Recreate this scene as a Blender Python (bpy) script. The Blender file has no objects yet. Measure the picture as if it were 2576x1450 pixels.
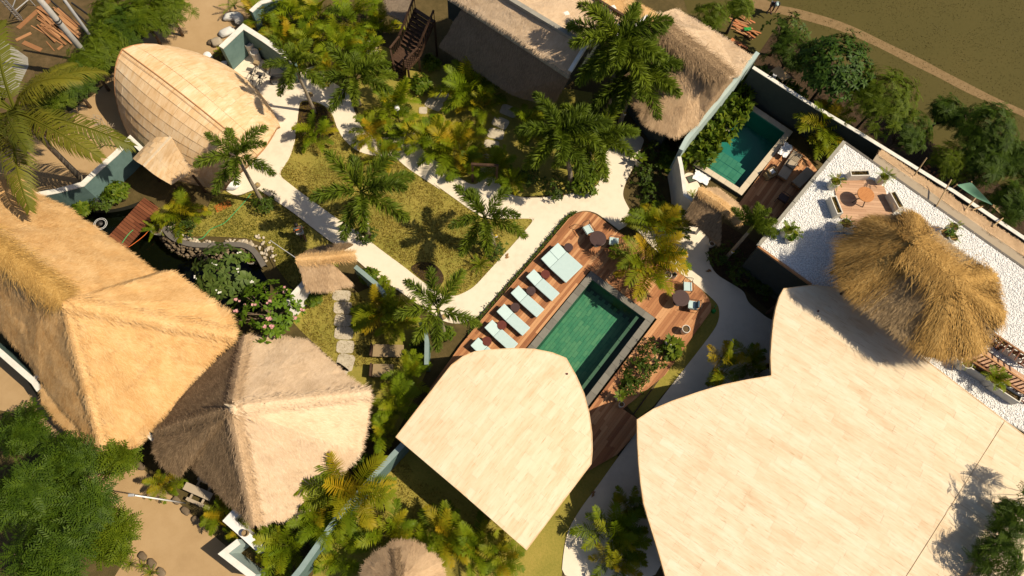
import bpy, bmesh, math, random
import numpy as np
from mathutils import Vector, Matrix, geometry, noise

# ------------------------------------------------------------------ camera, sky, sun, exposure
scn = bpy.context.scene
COL = scn.collection
FPX, NADIR, CAMH = 1717.0, (1195.0, 1375.0), 36.5
CX, CY = 1288.0, 725.0
_d = np.array([NADIR[0]-CX, -(NADIR[1]-CY), -FPX]); _d /= np.linalg.norm(_d)
_up = -_d
_y = np.array([0, 1.0, 0]) - _up*_up[1]; _y /= np.linalg.norm(_y)
_x = np.cross(_y, _up)
RC = np.array([_x, _y, _up])                      # world = RC @ camera

cam = bpy.data.cameras.new('camera'); camo = bpy.data.objects.new('camera', cam); COL.objects.link(camo)
cam.sensor_fit = 'HORIZONTAL'; cam.sensor_width = 36.0; cam.lens = 36.0*FPX/2576.0
cam.clip_start = 0.5; cam.clip_end = 2000.0
camo.matrix_world = Matrix.Translation((0, 0, CAMH)) @ Matrix([list(r) for r in RC]).to_4x4()
scn.camera = camo

SUN_EL, SHADOW_AZ = 50.5, 170.0                   # shadows fall towards 170 degrees
world = bpy.data.worlds.new('World'); scn.world = world; world.use_nodes = True
wn = world.node_tree.nodes; wl = world.node_tree.links
sky = wn.new('ShaderNodeTexSky'); sky.sky_type = 'NISHITA'; sky.sun_disc = False
sky.sun_elevation = math.radians(SUN_EL)
sky.sun_rotation = math.radians(90-(SHADOW_AZ+180))
sky.air_density = 1.0; sky.dust_density = 2.0
wl.new(sky.outputs[0], wn['Background'].inputs[0]); wn['Background'].inputs[1].default_value = 0.062
sun = bpy.data.lights.new('sun', 'SUN'); sun.energy = 5.0; sun.angle = math.radians(0.53); sun.color = (1.0, 0.865, 0.645)
suno = bpy.data.objects.new('sun', sun); COL.objects.link(suno)
_a = math.radians(SHADOW_AZ); _e = math.radians(SUN_EL)
suno.rotation_euler = Vector((math.cos(_a)*math.cos(_e), math.sin(_a)*math.cos(_e), -math.sin(_e))).to_track_quat('-Z', 'Y').to_euler()
suno.location = (30, -5, 60)
scn.view_settings.view_transform = 'Standard'; scn.view_settings.look = 'None'
scn.view_settings.exposure = 0.32; scn.view_settings.gamma = 1.0
scn.render.resolution_x = 1024; scn.render.resolution_y = 576
scn.render.engine = 'CYCLES'
scn.cycles.max_bounces = 4; scn.cycles.diffuse_bounces = 2; scn.cycles.glossy_bounces = 2; scn.cycles.transmission_bounces = 2; scn.cycles.transparent_max_bounces = 8

# ------------------------------------------------------------------ photo pixel -> direction
K = 2576.0/3675.0
ZO = {'t1': (0, 0, 920), 't2': (920, 0, 920), 't3': (1840, 0, 920), 't4': (2755, 0, 920), 't5': (0, 690, 920), 't6': (920, 690, 920),
      't7': (1840, 690, 920), 't8': (2755, 690, 920), 't9': (0, 1378, 920), 't10': (920, 1378, 920), 't11': (1840, 1378, 920), 't12': (2755, 1378, 920),
      'z1': (0, 0, 460), 'z2': (700, 0, 460), 'z3': (1300, 0, 460), 'z4': (2000, 0, 460), 'z5': (2560, 0, 460), 'z6': (2640, 400, 460),
      'z7': (3200, 550, 460), 'z8': (3215, 1100, 460), 'y1': (1700, 750, 600), 'y2': (2200, 850, 600), 'y3': (450, 650, 600), 'y4': (2950, 550, 450),
      'y5': (600, 1700, 400), 'y6': (1550, 350, 600), 'x1': (2700, 900, 300), 'x2': (1000, 750, 200), 'x3': (2400, 550, 300), 'x4': (3375, 1650, 300),
      'x5': (0, 1200, 500), 'x6': (1150, 850, 400)}
def L(s):
    """'t1 10 20 30 40 d 5 6' -> photo points (2576 px wide); t1.. are zoomed views of the photograph"""
    out = []; key = 'd'; buf = []
    for tk in s.split():
        if tk[0].isalpha(): key = tk; continue
        buf.append(float(tk))
        if len(buf) == 2:
            if key == 'd': out.append((buf[0], buf[1]))
            else:
                ox, oy, w = ZO[key]; sc = w/1933.0
                out.append(((ox+buf[0]*sc)*K, (oy+buf[1]*sc)*K))
            buf = []
    return out
def W(p, z=0.0):
    v = RC @ np.array([p[0]-CX, -(p[1]-CY), -FPX]); t = (z-CAMH)/v[2]
    return Vector((v[0]*t, v[1]*t, z))
def P1(s, z=0.0): return W(L(s)[0], z)
def WL(s, z=0.0): return [W(p, z) for p in (L(s) if isinstance(s, str) else s)]
def mpp(p, z=0.0): return (W((p[0]+10, p[1]), z)-W(p, z)).length/10      # metres per photo pixel
def over(base, top):
    """height on the vertical above photo point base that shows at photo point top"""
    B = W(base); d = RC @ np.array([top[0]-CX, -(top[1]-CY), -FPX]); d = Vector(d).normalized(); o = Vector((0, 0, CAMH))
    best = min((((o+d*((CAMH-h)/-d.z))-Vector((B.x, B.y, h))).length, h) for h in [i*0.05 for i in range(300)])
    return best[1]

# ------------------------------------------------------------------ materials
def lin(h):
    h = h.lstrip('#'); r = [int(h[i:i+2], 16)/255 for i in (0, 2, 4)]
    return [c/12.92 if c <= .04045 else ((c+.055)/1.055)**2.4 for c in r]
MATS = {}
def mat(name, cols, scale=3.0, rough=.85, bump=0.0, bscale=40.0, rnd=None, rmix=.6, detail=6.0, stretch=None, spec=.3, trans=0.0, metal=0.0, coord='pos', second=None, spread=.5):
    """cols: 2-4 linear colours blended by noise; rnd: 'obj' or 'island' shifts the blend per piece"""
    if name in MATS: return MATS[name]
    m = bpy.data.materials.new(name); m.use_nodes = True; n = m.node_tree.nodes; l = m.node_tree.links
    b = n['Principled BSDF']; b.inputs['Roughness'].default_value = rough; b.inputs['Specular IOR Level'].default_value = spec; b.inputs['Metallic'].default_value = metal
    if coord == 'pos': co = n.new('ShaderNodeNewGeometry').outputs['Position']
    else: co = n.new('ShaderNodeTexCoord').outputs['Object']
    if stretch:
        mp = n.new('ShaderNodeMapping'); l.new(co, mp.inputs[0]); mp.inputs['Rotation'].default_value = (0, 0, stretch[3] if len(stretch) > 3 else 0); mp.inputs['Scale'].default_value = stretch[:3]
        mp.vector_type = 'TEXTURE'; mp.inputs['Scale'].default_value = [1/s for s in stretch[:3]]; co = mp.outputs[0]
    nz = n.new('ShaderNodeTexNoise'); nz.inputs['Scale'].default_value = scale; nz.inputs['Detail'].default_value = detail; nz.inputs['Roughness'].default_value = .65; l.new(co, nz.inputs[0])
    fac = nz.outputs[0]
    if second:
        nz2 = n.new('ShaderNodeTexNoise'); nz2.inputs['Scale'].default_value = second; nz2.inputs['Detail'].default_value = 3; l.new(co, nz2.inputs[0])
        mm = n.new('ShaderNodeMix'); mm.inputs[0].default_value = .5; l.new(fac, mm.inputs[2]); l.new(nz2.outputs[0], mm.inputs[3]); fac = mm.outputs[0]
    st = n.new('ShaderNodeMapRange'); st.inputs[1].default_value = .5-spread*.5; st.inputs[2].default_value = .5+spread*.5; l.new(fac, st.inputs[0]); fac = st.outputs[0]
    if rnd:
        if rnd == 'obj': ro = n.new('ShaderNodeObjectInfo').outputs['Random']
        else: ro = n.new('ShaderNodeNewGeometry').outputs['Random Per Island']
        mx = n.new('ShaderNodeMix'); mx.inputs[0].default_value = rmix; l.new(fac, mx.inputs[2]); l.new(ro, mx.inputs[3]); fac = mx.outputs[0]
    cr = n.new('ShaderNodeValToRGB'); e = cr.color_ramp.elements
    while len(e) < len(cols): e.new(.5)
    for i, c in enumerate(cols): e[i].position = i/max(1, len(cols)-1); e[i].color = (*c, 1)
    l.new(fac, cr.inputs[0]); l.new(cr.outputs[0], b.inputs['Base Color'])
    if bump:
        bz = n.new('ShaderNodeTexNoise'); bz.inputs['Scale'].default_value = bscale; bz.inputs['Detail'].default_value = 5; l.new(co, bz.inputs[0])
        bp = n.new('ShaderNodeBump'); bp.inputs['Strength'].default_value = min(1, bump); bp.inputs['Distance'].default_value = .05*bump; l.new(bz.outputs[0], bp.inputs['Height']); l.new(bp.outputs[0], b.inputs['Normal'])
    if trans:
        t = n.new('ShaderNodeBsdfTranslucent'); l.new(cr.outputs[0], t.inputs[0]); ms = n.new('ShaderNodeMixShader'); ms.inputs[0].default_value = trans
        l.new(b.outputs[0], ms.inputs[1]); l.new(t.outputs[0], ms.inputs[2]); l.new(ms.outputs[0], n['Material Output'].inputs[0])
    MATS[name] = m; return m
def water_mat(name, tint, rough=.02):
    m = bpy.data.materials.new(name); m.use_nodes = True; n = m.node_tree.nodes; l = m.node_tree.links; n.remove(n['Principled BSDF'])
    tr = n.new('ShaderNodeBsdfTransparent'); tr.inputs[0].default_value = (*tint, 1)
    gl = n.new('ShaderNodeBsdfGlossy'); gl.inputs['Roughness'].default_value = rough
    fr = n.new('ShaderNodeFresnel'); fr.inputs[0].default_value = 1.33
    nz = n.new('ShaderNodeTexNoise'); nz.inputs['Scale'].default_value = 2.5; nz.inputs['Detail'].default_value = 3; geo = n.new('ShaderNodeNewGeometry'); l.new(geo.outputs['Position'], nz.inputs[0])
    bp = n.new('ShaderNodeBump'); bp.inputs['Strength'].default_value = .25; bp.inputs['Distance'].default_value = .04; l.new(nz.outputs[0], bp.inputs['Height']); l.new(bp.outputs[0], gl.inputs['Normal']); l.new(bp.outputs[0], fr.inputs['Normal'])
    mx = n.new('ShaderNodeMixShader'); l.new(fr.outputs[0], mx.inputs[0]); l.new(tr.outputs[0], mx.inputs[1]); l.new(gl.outputs[0], mx.inputs[2]); l.new(mx.outputs[0], n['Material Output'].inputs[0])
    MATS[name] = m; return m

# surfaces
mat('path', [(.53, .455, .355), (.66, .58, .465), (.71, .63, .515)], 2.2, .8, .15, 30, second=.25)
mat('lawn', [(.12, .115, .014), (.20, .18, .030), (.28, .225, .046), (.33, .25, .064)], 9, .95, .6, 16, second=.5, spread=.55)
mat('ground', [(.03, .026, .008), (.075, .055, .018), (.13, .09, .035)], 2.5, .95, .8, 20, second=.4)
mat('field', [(.046, .040, .008), (.068, .056, .012), (.092, .068, .018)], 5, .95, .3, 14, second=.22, spread=.9)
mat('dirt_trail', [(.15, .098, .042), (.19, .125, .058), (.22, .15, .075)], 3, .95, .5, 15)
mat('sand', [(.27, .175, .085), (.35, .235, .12), (.41, .285, .155)], 1.0, .95, .3, 20, second=.3)
mat('site', [(.05, .038, .014), (.09, .06, .024), (.13, .085, .04)], 2, .95, .7, 15)
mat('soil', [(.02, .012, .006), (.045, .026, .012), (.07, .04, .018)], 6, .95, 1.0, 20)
mat('teal', [(.075, .13, .125), (.10, .165, .158), (.115, .185, .178)], 2, .8, .1, 30)
mat('teal_light', [(.30, .38, .37), (.36, .44, .43)], 2, .8, .1, 30)
mat('teal_mid', [(.17, .235, .23), (.22, .29, .285)], 3, .8, .15, 25)
mat('cap_white', [(.52, .50, .45), (.62, .60, .55), (.68, .66, .61)], 3, .8, .15, 25)
mat('white_wall', [(.66, .64, .62), (.74, .72, .70)], 2, .8, .1, 30)
mat('dark_wall', [(.035, .045, .042), (.05, .06, .055)], 2, .85)
mat('sign_wall', [(.22, .17, .11), (.27, .21, .14)], 2, .85)
mat('concrete', [(.20, .19, .17), (.27, .255, .22), (.32, .30, .26)], 3, .85, .3, 25)
mat('kerb_grey', [(.10, .09, .08), (.14, .125, .11)], 4, .85, .3, 25)
mat('coping', [(.115, .11, .095), (.16, .15, .13), (.20, .19, .165)], 5, .7, .2, 40, rnd='obj')
mat('coping_cream', [(.46, .39, .29), (.55, .47, .36)], 4, .8, .2, 40, rnd='obj')
mat('pool_tile', [(.09, .185, .135), (.13, .245, .18), (.20, .285, .20), (.28, .33, .235)], 4, .5, .1, 30, rnd='obj', rmix=.5)
mat('pool_wall', [(.04, .09, .07), (.07, .13, .10)], 3, .6)
mat('villa_step', [(.20, .27, .19), (.26, .32, .23), (.31, .36, .26)], 4, .5, .1, 30, rnd='obj', rmix=.75)
mat('villa_tile', [(.06, .20, .19), (.085, .25, .235), (.12, .28, .25)], 4, .5, .1, 30, rnd='obj', rmix=.75)
mat('pond_bed', [(.012, .014, .010), (.03, .03, .02)], 2, .9)
mat('cobble', [(.26, .21, .15), (.38, .32, .24), (.50, .44, .35)], 6, .85, .2, 30, rnd='obj', rmix=.8)
mat('river_stone', [(.09, .065, .04), (.15, .11, .07), (.21, .165, .11)], 6, .85, .3, 30, rnd='obj', rmix=.8)
mat('pebble', [(.70, .69, .68), (.82, .81, .80), (.86, .85, .84)], 8, .8, rnd='island', rmix=.8)
mat('pebble_bed', [(.45, .44, .44), (.75, .74, .73)], 22, .9)
mat('stepping', [(.36, .31, .23), (.44, .38, .29), (.50, .44, .34)], 4, .85, .25, 25)
# wood
mat('deck', [(.20, .075, .030), (.32, .135, .055), (.43, .205, .090), (.56, .315, .155)], 3, .7, .15, 60, rnd='obj', rmix=.8, coord='obj', stretch=(.6, 8, 8))
mat('deck_pale', [(.34, .19, .11), (.44, .265, .165), (.52, .33, .21)], 3, .7, .15, 60, rnd='obj', rmix=.75, coord='obj', stretch=(.6, 8, 8))
mat('bridge', [(.10, .03, .014), (.15, .05, .022), (.21, .075, .035)], 3, .6, .2, 60, rnd='obj', rmix=.7, coord='obj', stretch=(.6, 8, 8))
mat('dark_timber', [(.03, .015, .008), (.055, .028, .015), (.08, .042, .024)], 5, .7, .2, 50)
mat('lumber', [(.22, .10, .04), (.33, .16, .07), (.42, .22, .10)], 4, .8, .2, 50, rnd='obj', rmix=.8)
mat('table_dark', [(.05, .028, .026), (.07, .04, .038)], 8, .45)
mat('table_red', [(.09, .02, .014), (.13, .032, .022)], 8, .5)
mat('teak', [(.30, .11, .03), (.42, .17, .05), (.48, .21, .07)], 3, .5, .1, 60, stretch=(1, 9, 1, .6))
mat('bamboo', [(.30, .20, .10), (.40, .28, .15)], 4, .6, .1, 30, rnd='obj')
mat('weathered', [(.30, .24, .17), (.40, .33, .25)], 4, .85, .2, 40, rnd='obj')
mat('metal_dark', [(.018, .016, .016), (.03, .027, .026)], 6, .45, spec=.5)
mat('metal_grey', [(.28, .28, .29), (.36, .36, .37)], 3, .5, spec=.5)
mat('pole_concrete', [(.30, .29, .28), (.40, .385, .37)], 3, .85, .2, 30)
# roofs
def shingle_mat(name, ang, cols, streak, rm=.35):
    """split-bamboo shingles: soft blotches per piece and thin streaks along the grain"""
    m = bpy.data.materials.new(name); m.use_nodes = True; n = m.node_tree.nodes; l = m.node_tree.links; b = n['Principled BSDF']; b.inputs['Roughness'].default_value = .8; b.inputs['Specular IOR Level'].default_value = .25
    geo = n.new('ShaderNodeNewGeometry'); oi = n.new('ShaderNodeObjectInfo')
    def nz(sc, st, det):
        mp = n.new('ShaderNodeMapping'); mp.vector_type = 'TEXTURE'; mp.inputs['Rotation'].default_value = (0, 0, ang); mp.inputs['Scale'].default_value = [1/k for k in st]; l.new(geo.outputs['Position'], mp.inputs[0])
        t = n.new('ShaderNodeTexNoise'); t.inputs['Scale'].default_value = sc; t.inputs['Detail'].default_value = det; t.inputs['Roughness'].default_value = .6; l.new(mp.outputs[0], t.inputs[0]); return t.outputs[0]
    def mix(f, a, c):
        x = n.new('ShaderNodeMix'); x.inputs[0].default_value = f; l.new(a, x.inputs[2]); l.new(c, x.inputs[3]); return x.outputs[0]
    def rng_(v, lo, hi):
        x = n.new('ShaderNodeMapRange'); x.inputs[1].default_value = lo; x.inputs[2].default_value = hi; l.new(v, x.inputs[0]); return x.outputs[0]
    f = mix(rm, rng_(mix(.5, nz(.8, (1, 1.6, 1), 4), nz(2.2, (.5, 3, 1), 3)), .33, .67), oi.outputs['Random'])
    cr = n.new('ShaderNodeValToRGB'); e = cr.color_ramp.elements
    while len(e) < len(cols): e.new(.5)
    for i, c in enumerate(cols): e[i].position = i/(len(cols)-1); e[i].color = (*c, 1)
    l.new(f, cr.inputs[0])
    sk = rng_(nz(3.0, (.55, 9, 1), 3), .60, .74); mc = n.new('ShaderNodeMix'); mc.data_type = 'RGBA'; l.new(sk, mc.inputs[0]); l.new(cr.outputs[0], mc.inputs[6]); mc.inputs[7].default_value = (*streak, 1)
    l.new(mc.outputs[2], b.inputs['Base Color'])
    bp = n.new('ShaderNodeBump'); bp.inputs['Strength'].default_value = .25; bp.inputs['Distance'].default_value = .02; l.new(nz(12, (.4, 5, 1), 4), bp.inputs['Height']); l.new(bp.outputs[0], b.inputs['Normal'])
    MATS[name] = m
shingle_mat('shingle', math.radians(-36), [(.55, .40, .255), (.63, .50, .345), (.68, .57, .42), (.70, .62, .49)], (.42, .27, .14))
shingle_mat('shingle_leaf', math.radians(50), [(.58, .42, .26), (.65, .50, .335), (.69, .56, .40), (.71, .60, .45)], (.44, .28, .14))
shingle_mat('shingle_gold', math.radians(58), [(.50, .31, .145), (.59, .40, .22), (.65, .48, .30), (.68, .55, .39)], (.44, .25, .10), .16)
mat('shell', [(.18, .12, .06), (.24, .16, .09)], 3, .9)
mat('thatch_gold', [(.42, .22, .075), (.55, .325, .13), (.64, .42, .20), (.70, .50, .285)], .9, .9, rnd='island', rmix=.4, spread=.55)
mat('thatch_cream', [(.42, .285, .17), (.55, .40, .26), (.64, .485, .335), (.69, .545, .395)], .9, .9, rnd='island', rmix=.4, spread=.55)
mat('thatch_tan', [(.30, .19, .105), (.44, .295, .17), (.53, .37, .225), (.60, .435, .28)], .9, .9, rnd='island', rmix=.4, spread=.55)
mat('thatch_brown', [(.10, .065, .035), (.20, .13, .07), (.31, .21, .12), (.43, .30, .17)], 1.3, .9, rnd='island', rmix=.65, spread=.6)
mat('thatch_ochre', [(.17, .09, .022), (.32, .18, .045), (.45, .27, .08), (.56, .37, .14)], 1.3, .9, rnd='island', rmix=.65, spread=.6)
mat('thatch_pavilion', [(.15, .10, .05), (.27, .185, .095), (.37, .26, .14), (.48, .34, .19)], .9, .9, rnd='island', rmix=.45, spread=.55)
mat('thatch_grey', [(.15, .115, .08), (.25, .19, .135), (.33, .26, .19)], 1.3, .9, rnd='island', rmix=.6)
# plants
def leafm(name, cols, trans=.3, rnd='obj', rmix=.6, scale=1.5): return mat(name, cols, scale, .55, rnd=rnd, rmix=rmix, trans=trans, spec=.18)
leafm('areca', [(.070, .115, .004), (.12, .18, .005), (.175, .235, .006), (.23, .255, .007), (.38, .27, .010)], .38, rmix=.75)
leafm('areca_gold', [(.085, .13, .004), (.13, .18, .005), (.20, .22, .007), (.32, .25, .009), (.46, .27, .012)], .38, rmix=.75)
leafm('foxtail', [(.060, .092, .007), (.10, .145, .009), (.165, .205, .012)], .30)
leafm('coconut', [(.070, .085, .009), (.12, .125, .012), (.20, .175, .016)], .3)
leafm('frond_dry', [(.24, .13, .05), (.34, .19, .08)], .2)
leafm('feather', [(.018, .040, .004), (.048, .088, .005), (.098, .150, .008)], .3, rnd='island', rmix=.3, scale=2.2)
leafm('feather_bright', [(.055, .088, .005), (.10, .145, .006), (.17, .205, .010)], .35, rnd='island', rmix=.3, scale=2.2)
leafm('mango', [(0.017, 0.043, 0.004), (0.033, 0.073, 0.006), (0.058, 0.106, 0.007)], .15, rnd='island', rmix=.7)
leafm('plumeria', [(0.040, 0.070, 0.012), (0.066, 0.102, 0.017), (0.112, 0.150, 0.034)], .15, rnd='island', rmix=.7)
leafm('plumeria_bright', [(0.048, 0.094, 0.005), (0.082, 0.150, 0.007), (0.138, 0.213, 0.011)], .25, rnd='island', rmix=.7)
leafm('shrub', [(0.025, 0.050, 0.005), (0.048, 0.081, 0.007), (0.082, 0.112, 0.009)], .2, rnd='island', rmix=.7)
leafm('broad', [(0.048, 0.088, 0.005), (0.082, 0.131, 0.007), (0.165, 0.188, 0.011)], .3, rnd='island', rmix=.7)
leafm('grass_blade', [(0.092, 0.078, 0.010), (0.172, 0.126, 0.017), (0.277, 0.186, 0.029)], .2, rnd='island', rmix=.7)
leafm('grass_green', [(0.066, 0.072, 0.008), (0.119, 0.114, 0.013), (0.198, 0.156, 0.021)], .2, rnd='island', rmix=.7)
leafm('field_blade', [(.055, .05, .011), (.08, .066, .015), (.11, .08, .021)], .2, rnd='island', rmix=.7)
mat('bark_palm', [(.15, .12, .085), (.25, .205, .15), (.33, .28, .21)], 12, .9, .4, 30, stretch=(1, 1, 3))
mat('bark', [(.10, .07, .045), (.17, .125, .085)], 8, .9, .5, 30)
mat('stem_green', [(.10, .13, .02), (.19, .19, .035)], 5, .6)
mat('petal_white', [(.75, .73, .65), (.82, .80, .74)], 5, .6, trans=.2)
mat('petal_pink', [(.60, .24, .25), (.74, .46, .44)], 5, .6, rnd='island', trans=.2)
mat('petal_yellow', [(.65, .42, .02), (.75, .55, .05)], 5, .6, trans=.2)
# things
mat('cushion', [(.40, .52, .53), (.44, .56, .57)], 5, .9, .05, 80)
mat('cushion_edge', [(.34, .45, .46), (.38, .49, .50)], 5, .9)
mat('pot_white', [(.60, .55, .48), (.70, .66, .60)], 3, .7, .1, 40)
mat('pot_terrace', [(.56, .53, .46), (.66, .63, .56)], 3, .7, .1, 40)
mat('pot_soil', [(.08, .05, .025), (.15, .10, .05)], 14, .95, .8, 30)
mat('cloth_white', [(.66, .66, .68), (.76, .76, .77)], 3, .85)
mat('cloth_grey', [(.10, .115, .125), (.14, .155, .165)], 5, .9)
mat('pillow_blue', [(.05, .095, .14), (.07, .12, .17)], 4, .9)
mat('skin', [(.16, .075, .045), (.20, .095, .06)], 5, .55)
mat('hair', [(.008, .006, .005), (.015, .012, .010)], 20, .6)
mat('shirt', [(.045, .06, .06), (.065, .082, .082)], 8, .9)
mat('shirt_navy', [(.012, .014, .025), (.02, .022, .036)], 8, .9)
mat('shorts', [(.30, .31, .30), (.38, .39, .38)], 8, .9)
mat('orange', [(.62, .13, .025), (.70, .18, .04)], 6, .8)
mat('hose_green', [(.02, .28, .09), (.03, .34, .11)], 6, .6)
mat('green_plastic', [(.01, .20, .03), (.015, .27, .045)], 6, .4)
mat('tarp_green', [(.09, .20, .14), (.13, .26, .18)], 3, .8, .2, 15)
mat('rubber', [(.015, .015, .016), (.025, .025, .026)], 6, .6)
mat('terracotta', [(.35, .12, .045), (.45, .17, .07)], 5, .85, rnd='obj')
mat('plywood', [(.50, .33, .16), (.58, .40, .21)], 2, .8, stretch=(1, 6, 1))
mat('wicker', [(.24, .17, .09), (.34, .25, .14)], 30, .85, .6, 120)
mat('sack', [(.48, .47, .45), (.60, .59, .57)], 4, .9, .4, 15)
mat('glass_dark', [(.06, .075, .05), (.09, .11, .07)], 3, .15, spec=.6)
water_mat('pool_water', (.56, .84, .72)); water_mat('villa_water', (.38, .72, .68)); water_mat('pond_water', (.30, .36, .26))
# ------------------------------------------------------------------ object helpers
rng = np.random.default_rng(7); random.seed(7)
def M_(m): return MATS[m] if isinstance(m, str) else m
def fast_mesh(name, verts, faces, m=None, smooth=False):
    me = bpy.data.meshes.new(name)
    if isinstance(faces, np.ndarray):
        v = np.asarray(verts, np.float32); nf, k = faces.shape
        me.vertices.add(len(v)); me.vertices.foreach_set('co', v.ravel())
        me.loops.add(nf*k); me.loops.foreach_set('vertex_index', faces.ravel().astype(np.int32))
        me.polygons.add(nf); me.polygons.foreach_set('loop_start', np.arange(0, nf*k, k, dtype=np.int32)); me.update(calc_edges=True)
    else:
        me.from_pydata([tuple(v) for v in verts], [], [tuple(f) for f in faces]); me.update()
    if m is not None: me.materials.append(M_(m))
    if smooth: me.shade_smooth()
    return me
def link(name, data, parent=None, loc=(0, 0, 0), rot=(0, 0, 0), scale=(1, 1, 1)):
    o = bpy.data.objects.new(name, data); COL.objects.link(o); o.location = loc; o.rotation_euler = rot; o.scale = scale
    if parent is not None: o.parent = parent
    return o
def tag(o, label, cat=None, group=None, kind=None):
    o['label'] = label
    if cat: o['category'] = cat
    if group: o['group'] = group
    if kind: o['kind'] = kind
    return o
def thing(name, label, cat, loc=(0, 0, 0), rotz=0.0, group=None, kind=None):
    o = link(name, None, None, loc, (0, 0, rotz)); o.empty_display_size = .3
    return tag(o, label, cat, group, kind)
def wpart(name, mesh, root, par=None):
    """part whose mesh is in world coordinates, under an unrotated root (par: intermediate part at the root's frame)"""
    o = link(name, mesh, par or root)
    if par is None: o.location = [-c for c in root.location]
    return o

class MB:
    """collects shapes into ONE mesh"""
    def __init__(s): s.v = []; s.f = []
    def add(s, vs, fs):
        n = len(s.v); s.v += [tuple(v) for v in vs]; s.f += [tuple(i+n for i in f) for f in fs]; return s
    def box(s, c, d, rz=0, m=None):
        x, y, z = d[0]/2, d[1]/2, d[2]/2
        vs = [Vector((a*x, b*y, e*z)) for e in (-1, 1) for a, b in ((-1, -1), (1, -1), (1, 1), (-1, 1))]
        R = m or Matrix.Rotation(rz, 3, 'Z'); vs = [R @ v + Vector(c) for v in vs]
        return s.add(vs, [(3, 2, 1, 0), (4, 5, 6, 7), (0, 1, 5, 4), (1, 2, 6, 5), (2, 3, 7, 6), (3, 0, 4, 7)])
    def rbox(s, c, d, r=.03, rz=0, m=None):
        """box with chamfered edges"""
        bm = bmesh.new(); bmesh.ops.create_cube(bm, size=1)
        for v in bm.verts: v.co = Vector((v.co.x*d[0], v.co.y*d[1], v.co.z*d[2]))
        bmesh.ops.bevel(bm, geom=list(bm.edges), offset=r, segments=2, affect='EDGES', profile=.6)
        R = m or Matrix.Rotation(rz, 3, 'Z')
        s.add([R @ v.co + Vector(c) for v in bm.verts], [[v.index for v in f.verts] for f in bm.faces]); bm.free(); return s
    def bar(s, a, b, w, h=None, up=(0, 0, 1)):
        a, b = Vector(a), Vector(b); d = b-a; h = h or w; x = d.normalized(); u = Vector(up)
        if abs(x.dot(u)) > .99: u = Vector((1, 0, 0))
        y = u.cross(x).normalized(); z = x.cross(y)
        return s.box((a+b)/2, (d.length, w, h), m=Matrix((x, y, z)).transposed())
    def tube(s, pts, r, n=8, cap=True):
        pts = [Vector(p) for p in pts]; m = len(pts); rs = r if isinstance(r, (list, tuple)) else [r]*m; vs = []; prev = None
        for i, p in enumerate(pts):
            t = (pts[min(i+1, m-1)]-pts[max(i-1, 0)]).normalized()
            u = prev if prev is not None else (Vector((0, 0, 1)) if abs(t.z) < .9 else Vector((1, 0, 0)))
            x = (u - t*u.dot(t)).normalized(); y = t.cross(x); prev = x
            vs += [p + (x*math.cos(2*math.pi*k/n)+y*math.sin(2*math.pi*k/n))*rs[i] for k in range(n)]
        fs = [(i*n+k, i*n+(k+1) % n, (i+1)*n+(k+1) % n, (i+1)*n+k) for i in range(m-1) for k in range(n)]
        if cap: fs += [tuple(range(n-1, -1, -1)), tuple((m-1)*n+k for k in range(n))]
        return s.add(vs, fs)
    def lathe(s, prof, c=(0, 0, 0), n=20):
        """prof: (radius, z) pairs"""
        vs = []; fs = []
        for r, z in prof: vs += [(c[0]+r*math.cos(2*math.pi*k/n), c[1]+r*math.sin(2*math.pi*k/n), c[2]+z) for k in range(n)]
        m = len(prof)
        fs = [(i*n+k, i*n+(k+1) % n, (i+1)*n+(k+1) % n, (i+1)*n+k) for i in range(m-1) for k in range(n)]
        if prof[0][0] > 1e-4: fs.append(tuple(range(n-1, -1, -1)))
        if prof[-1][0] > 1e-4: fs.append(tuple((m-1)*n+k for k in range(n)))
        return s.add(vs, fs)
    def prism(s, poly, z0, z1):
        """vertical prism over a plan polygon"""
        n = len(poly); tri = geometry.tessellate_polygon([[Vector((p[0], p[1], 0)) for p in poly]])
        a = sum(poly[i][0]*poly[(i+1) % n][1]-poly[(i+1) % n][0]*poly[i][1] for i in range(n))
        vs = [(p[0], p[1], z0) for p in poly]+[(p[0], p[1], z1) for p in poly]; fs = []
        for t in tri:
            p, q, r = (poly[i] for i in t); o = (q[0]-p[0])*(r[1]-p[1])-(q[1]-p[1])*(r[0]-p[0])
            t = t if o > 0 else (t[2], t[1], t[0]); fs.append(tuple(i+n for i in t)); fs.append((t[2], t[1], t[0]))
        for i in range(n):
            j = (i+1) % n; q = (i, j, j+n, i+n); fs.append(q if a > 0 else q[::-1])
        return s.add(vs, fs)
    def mesh(s, name, m, smooth=False): return fast_mesh(name, s.v, s.f, m, smooth)
    def build(s, name, m, parent=None, loc=(0, 0, 0), rot=(0, 0, 0), smooth=False): return link(name, s.mesh(name, m, smooth), parent, loc, rot)
    def world(s, name, m, root, smooth=False): return wpart(name, s.mesh(name, m, smooth), root)

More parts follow.
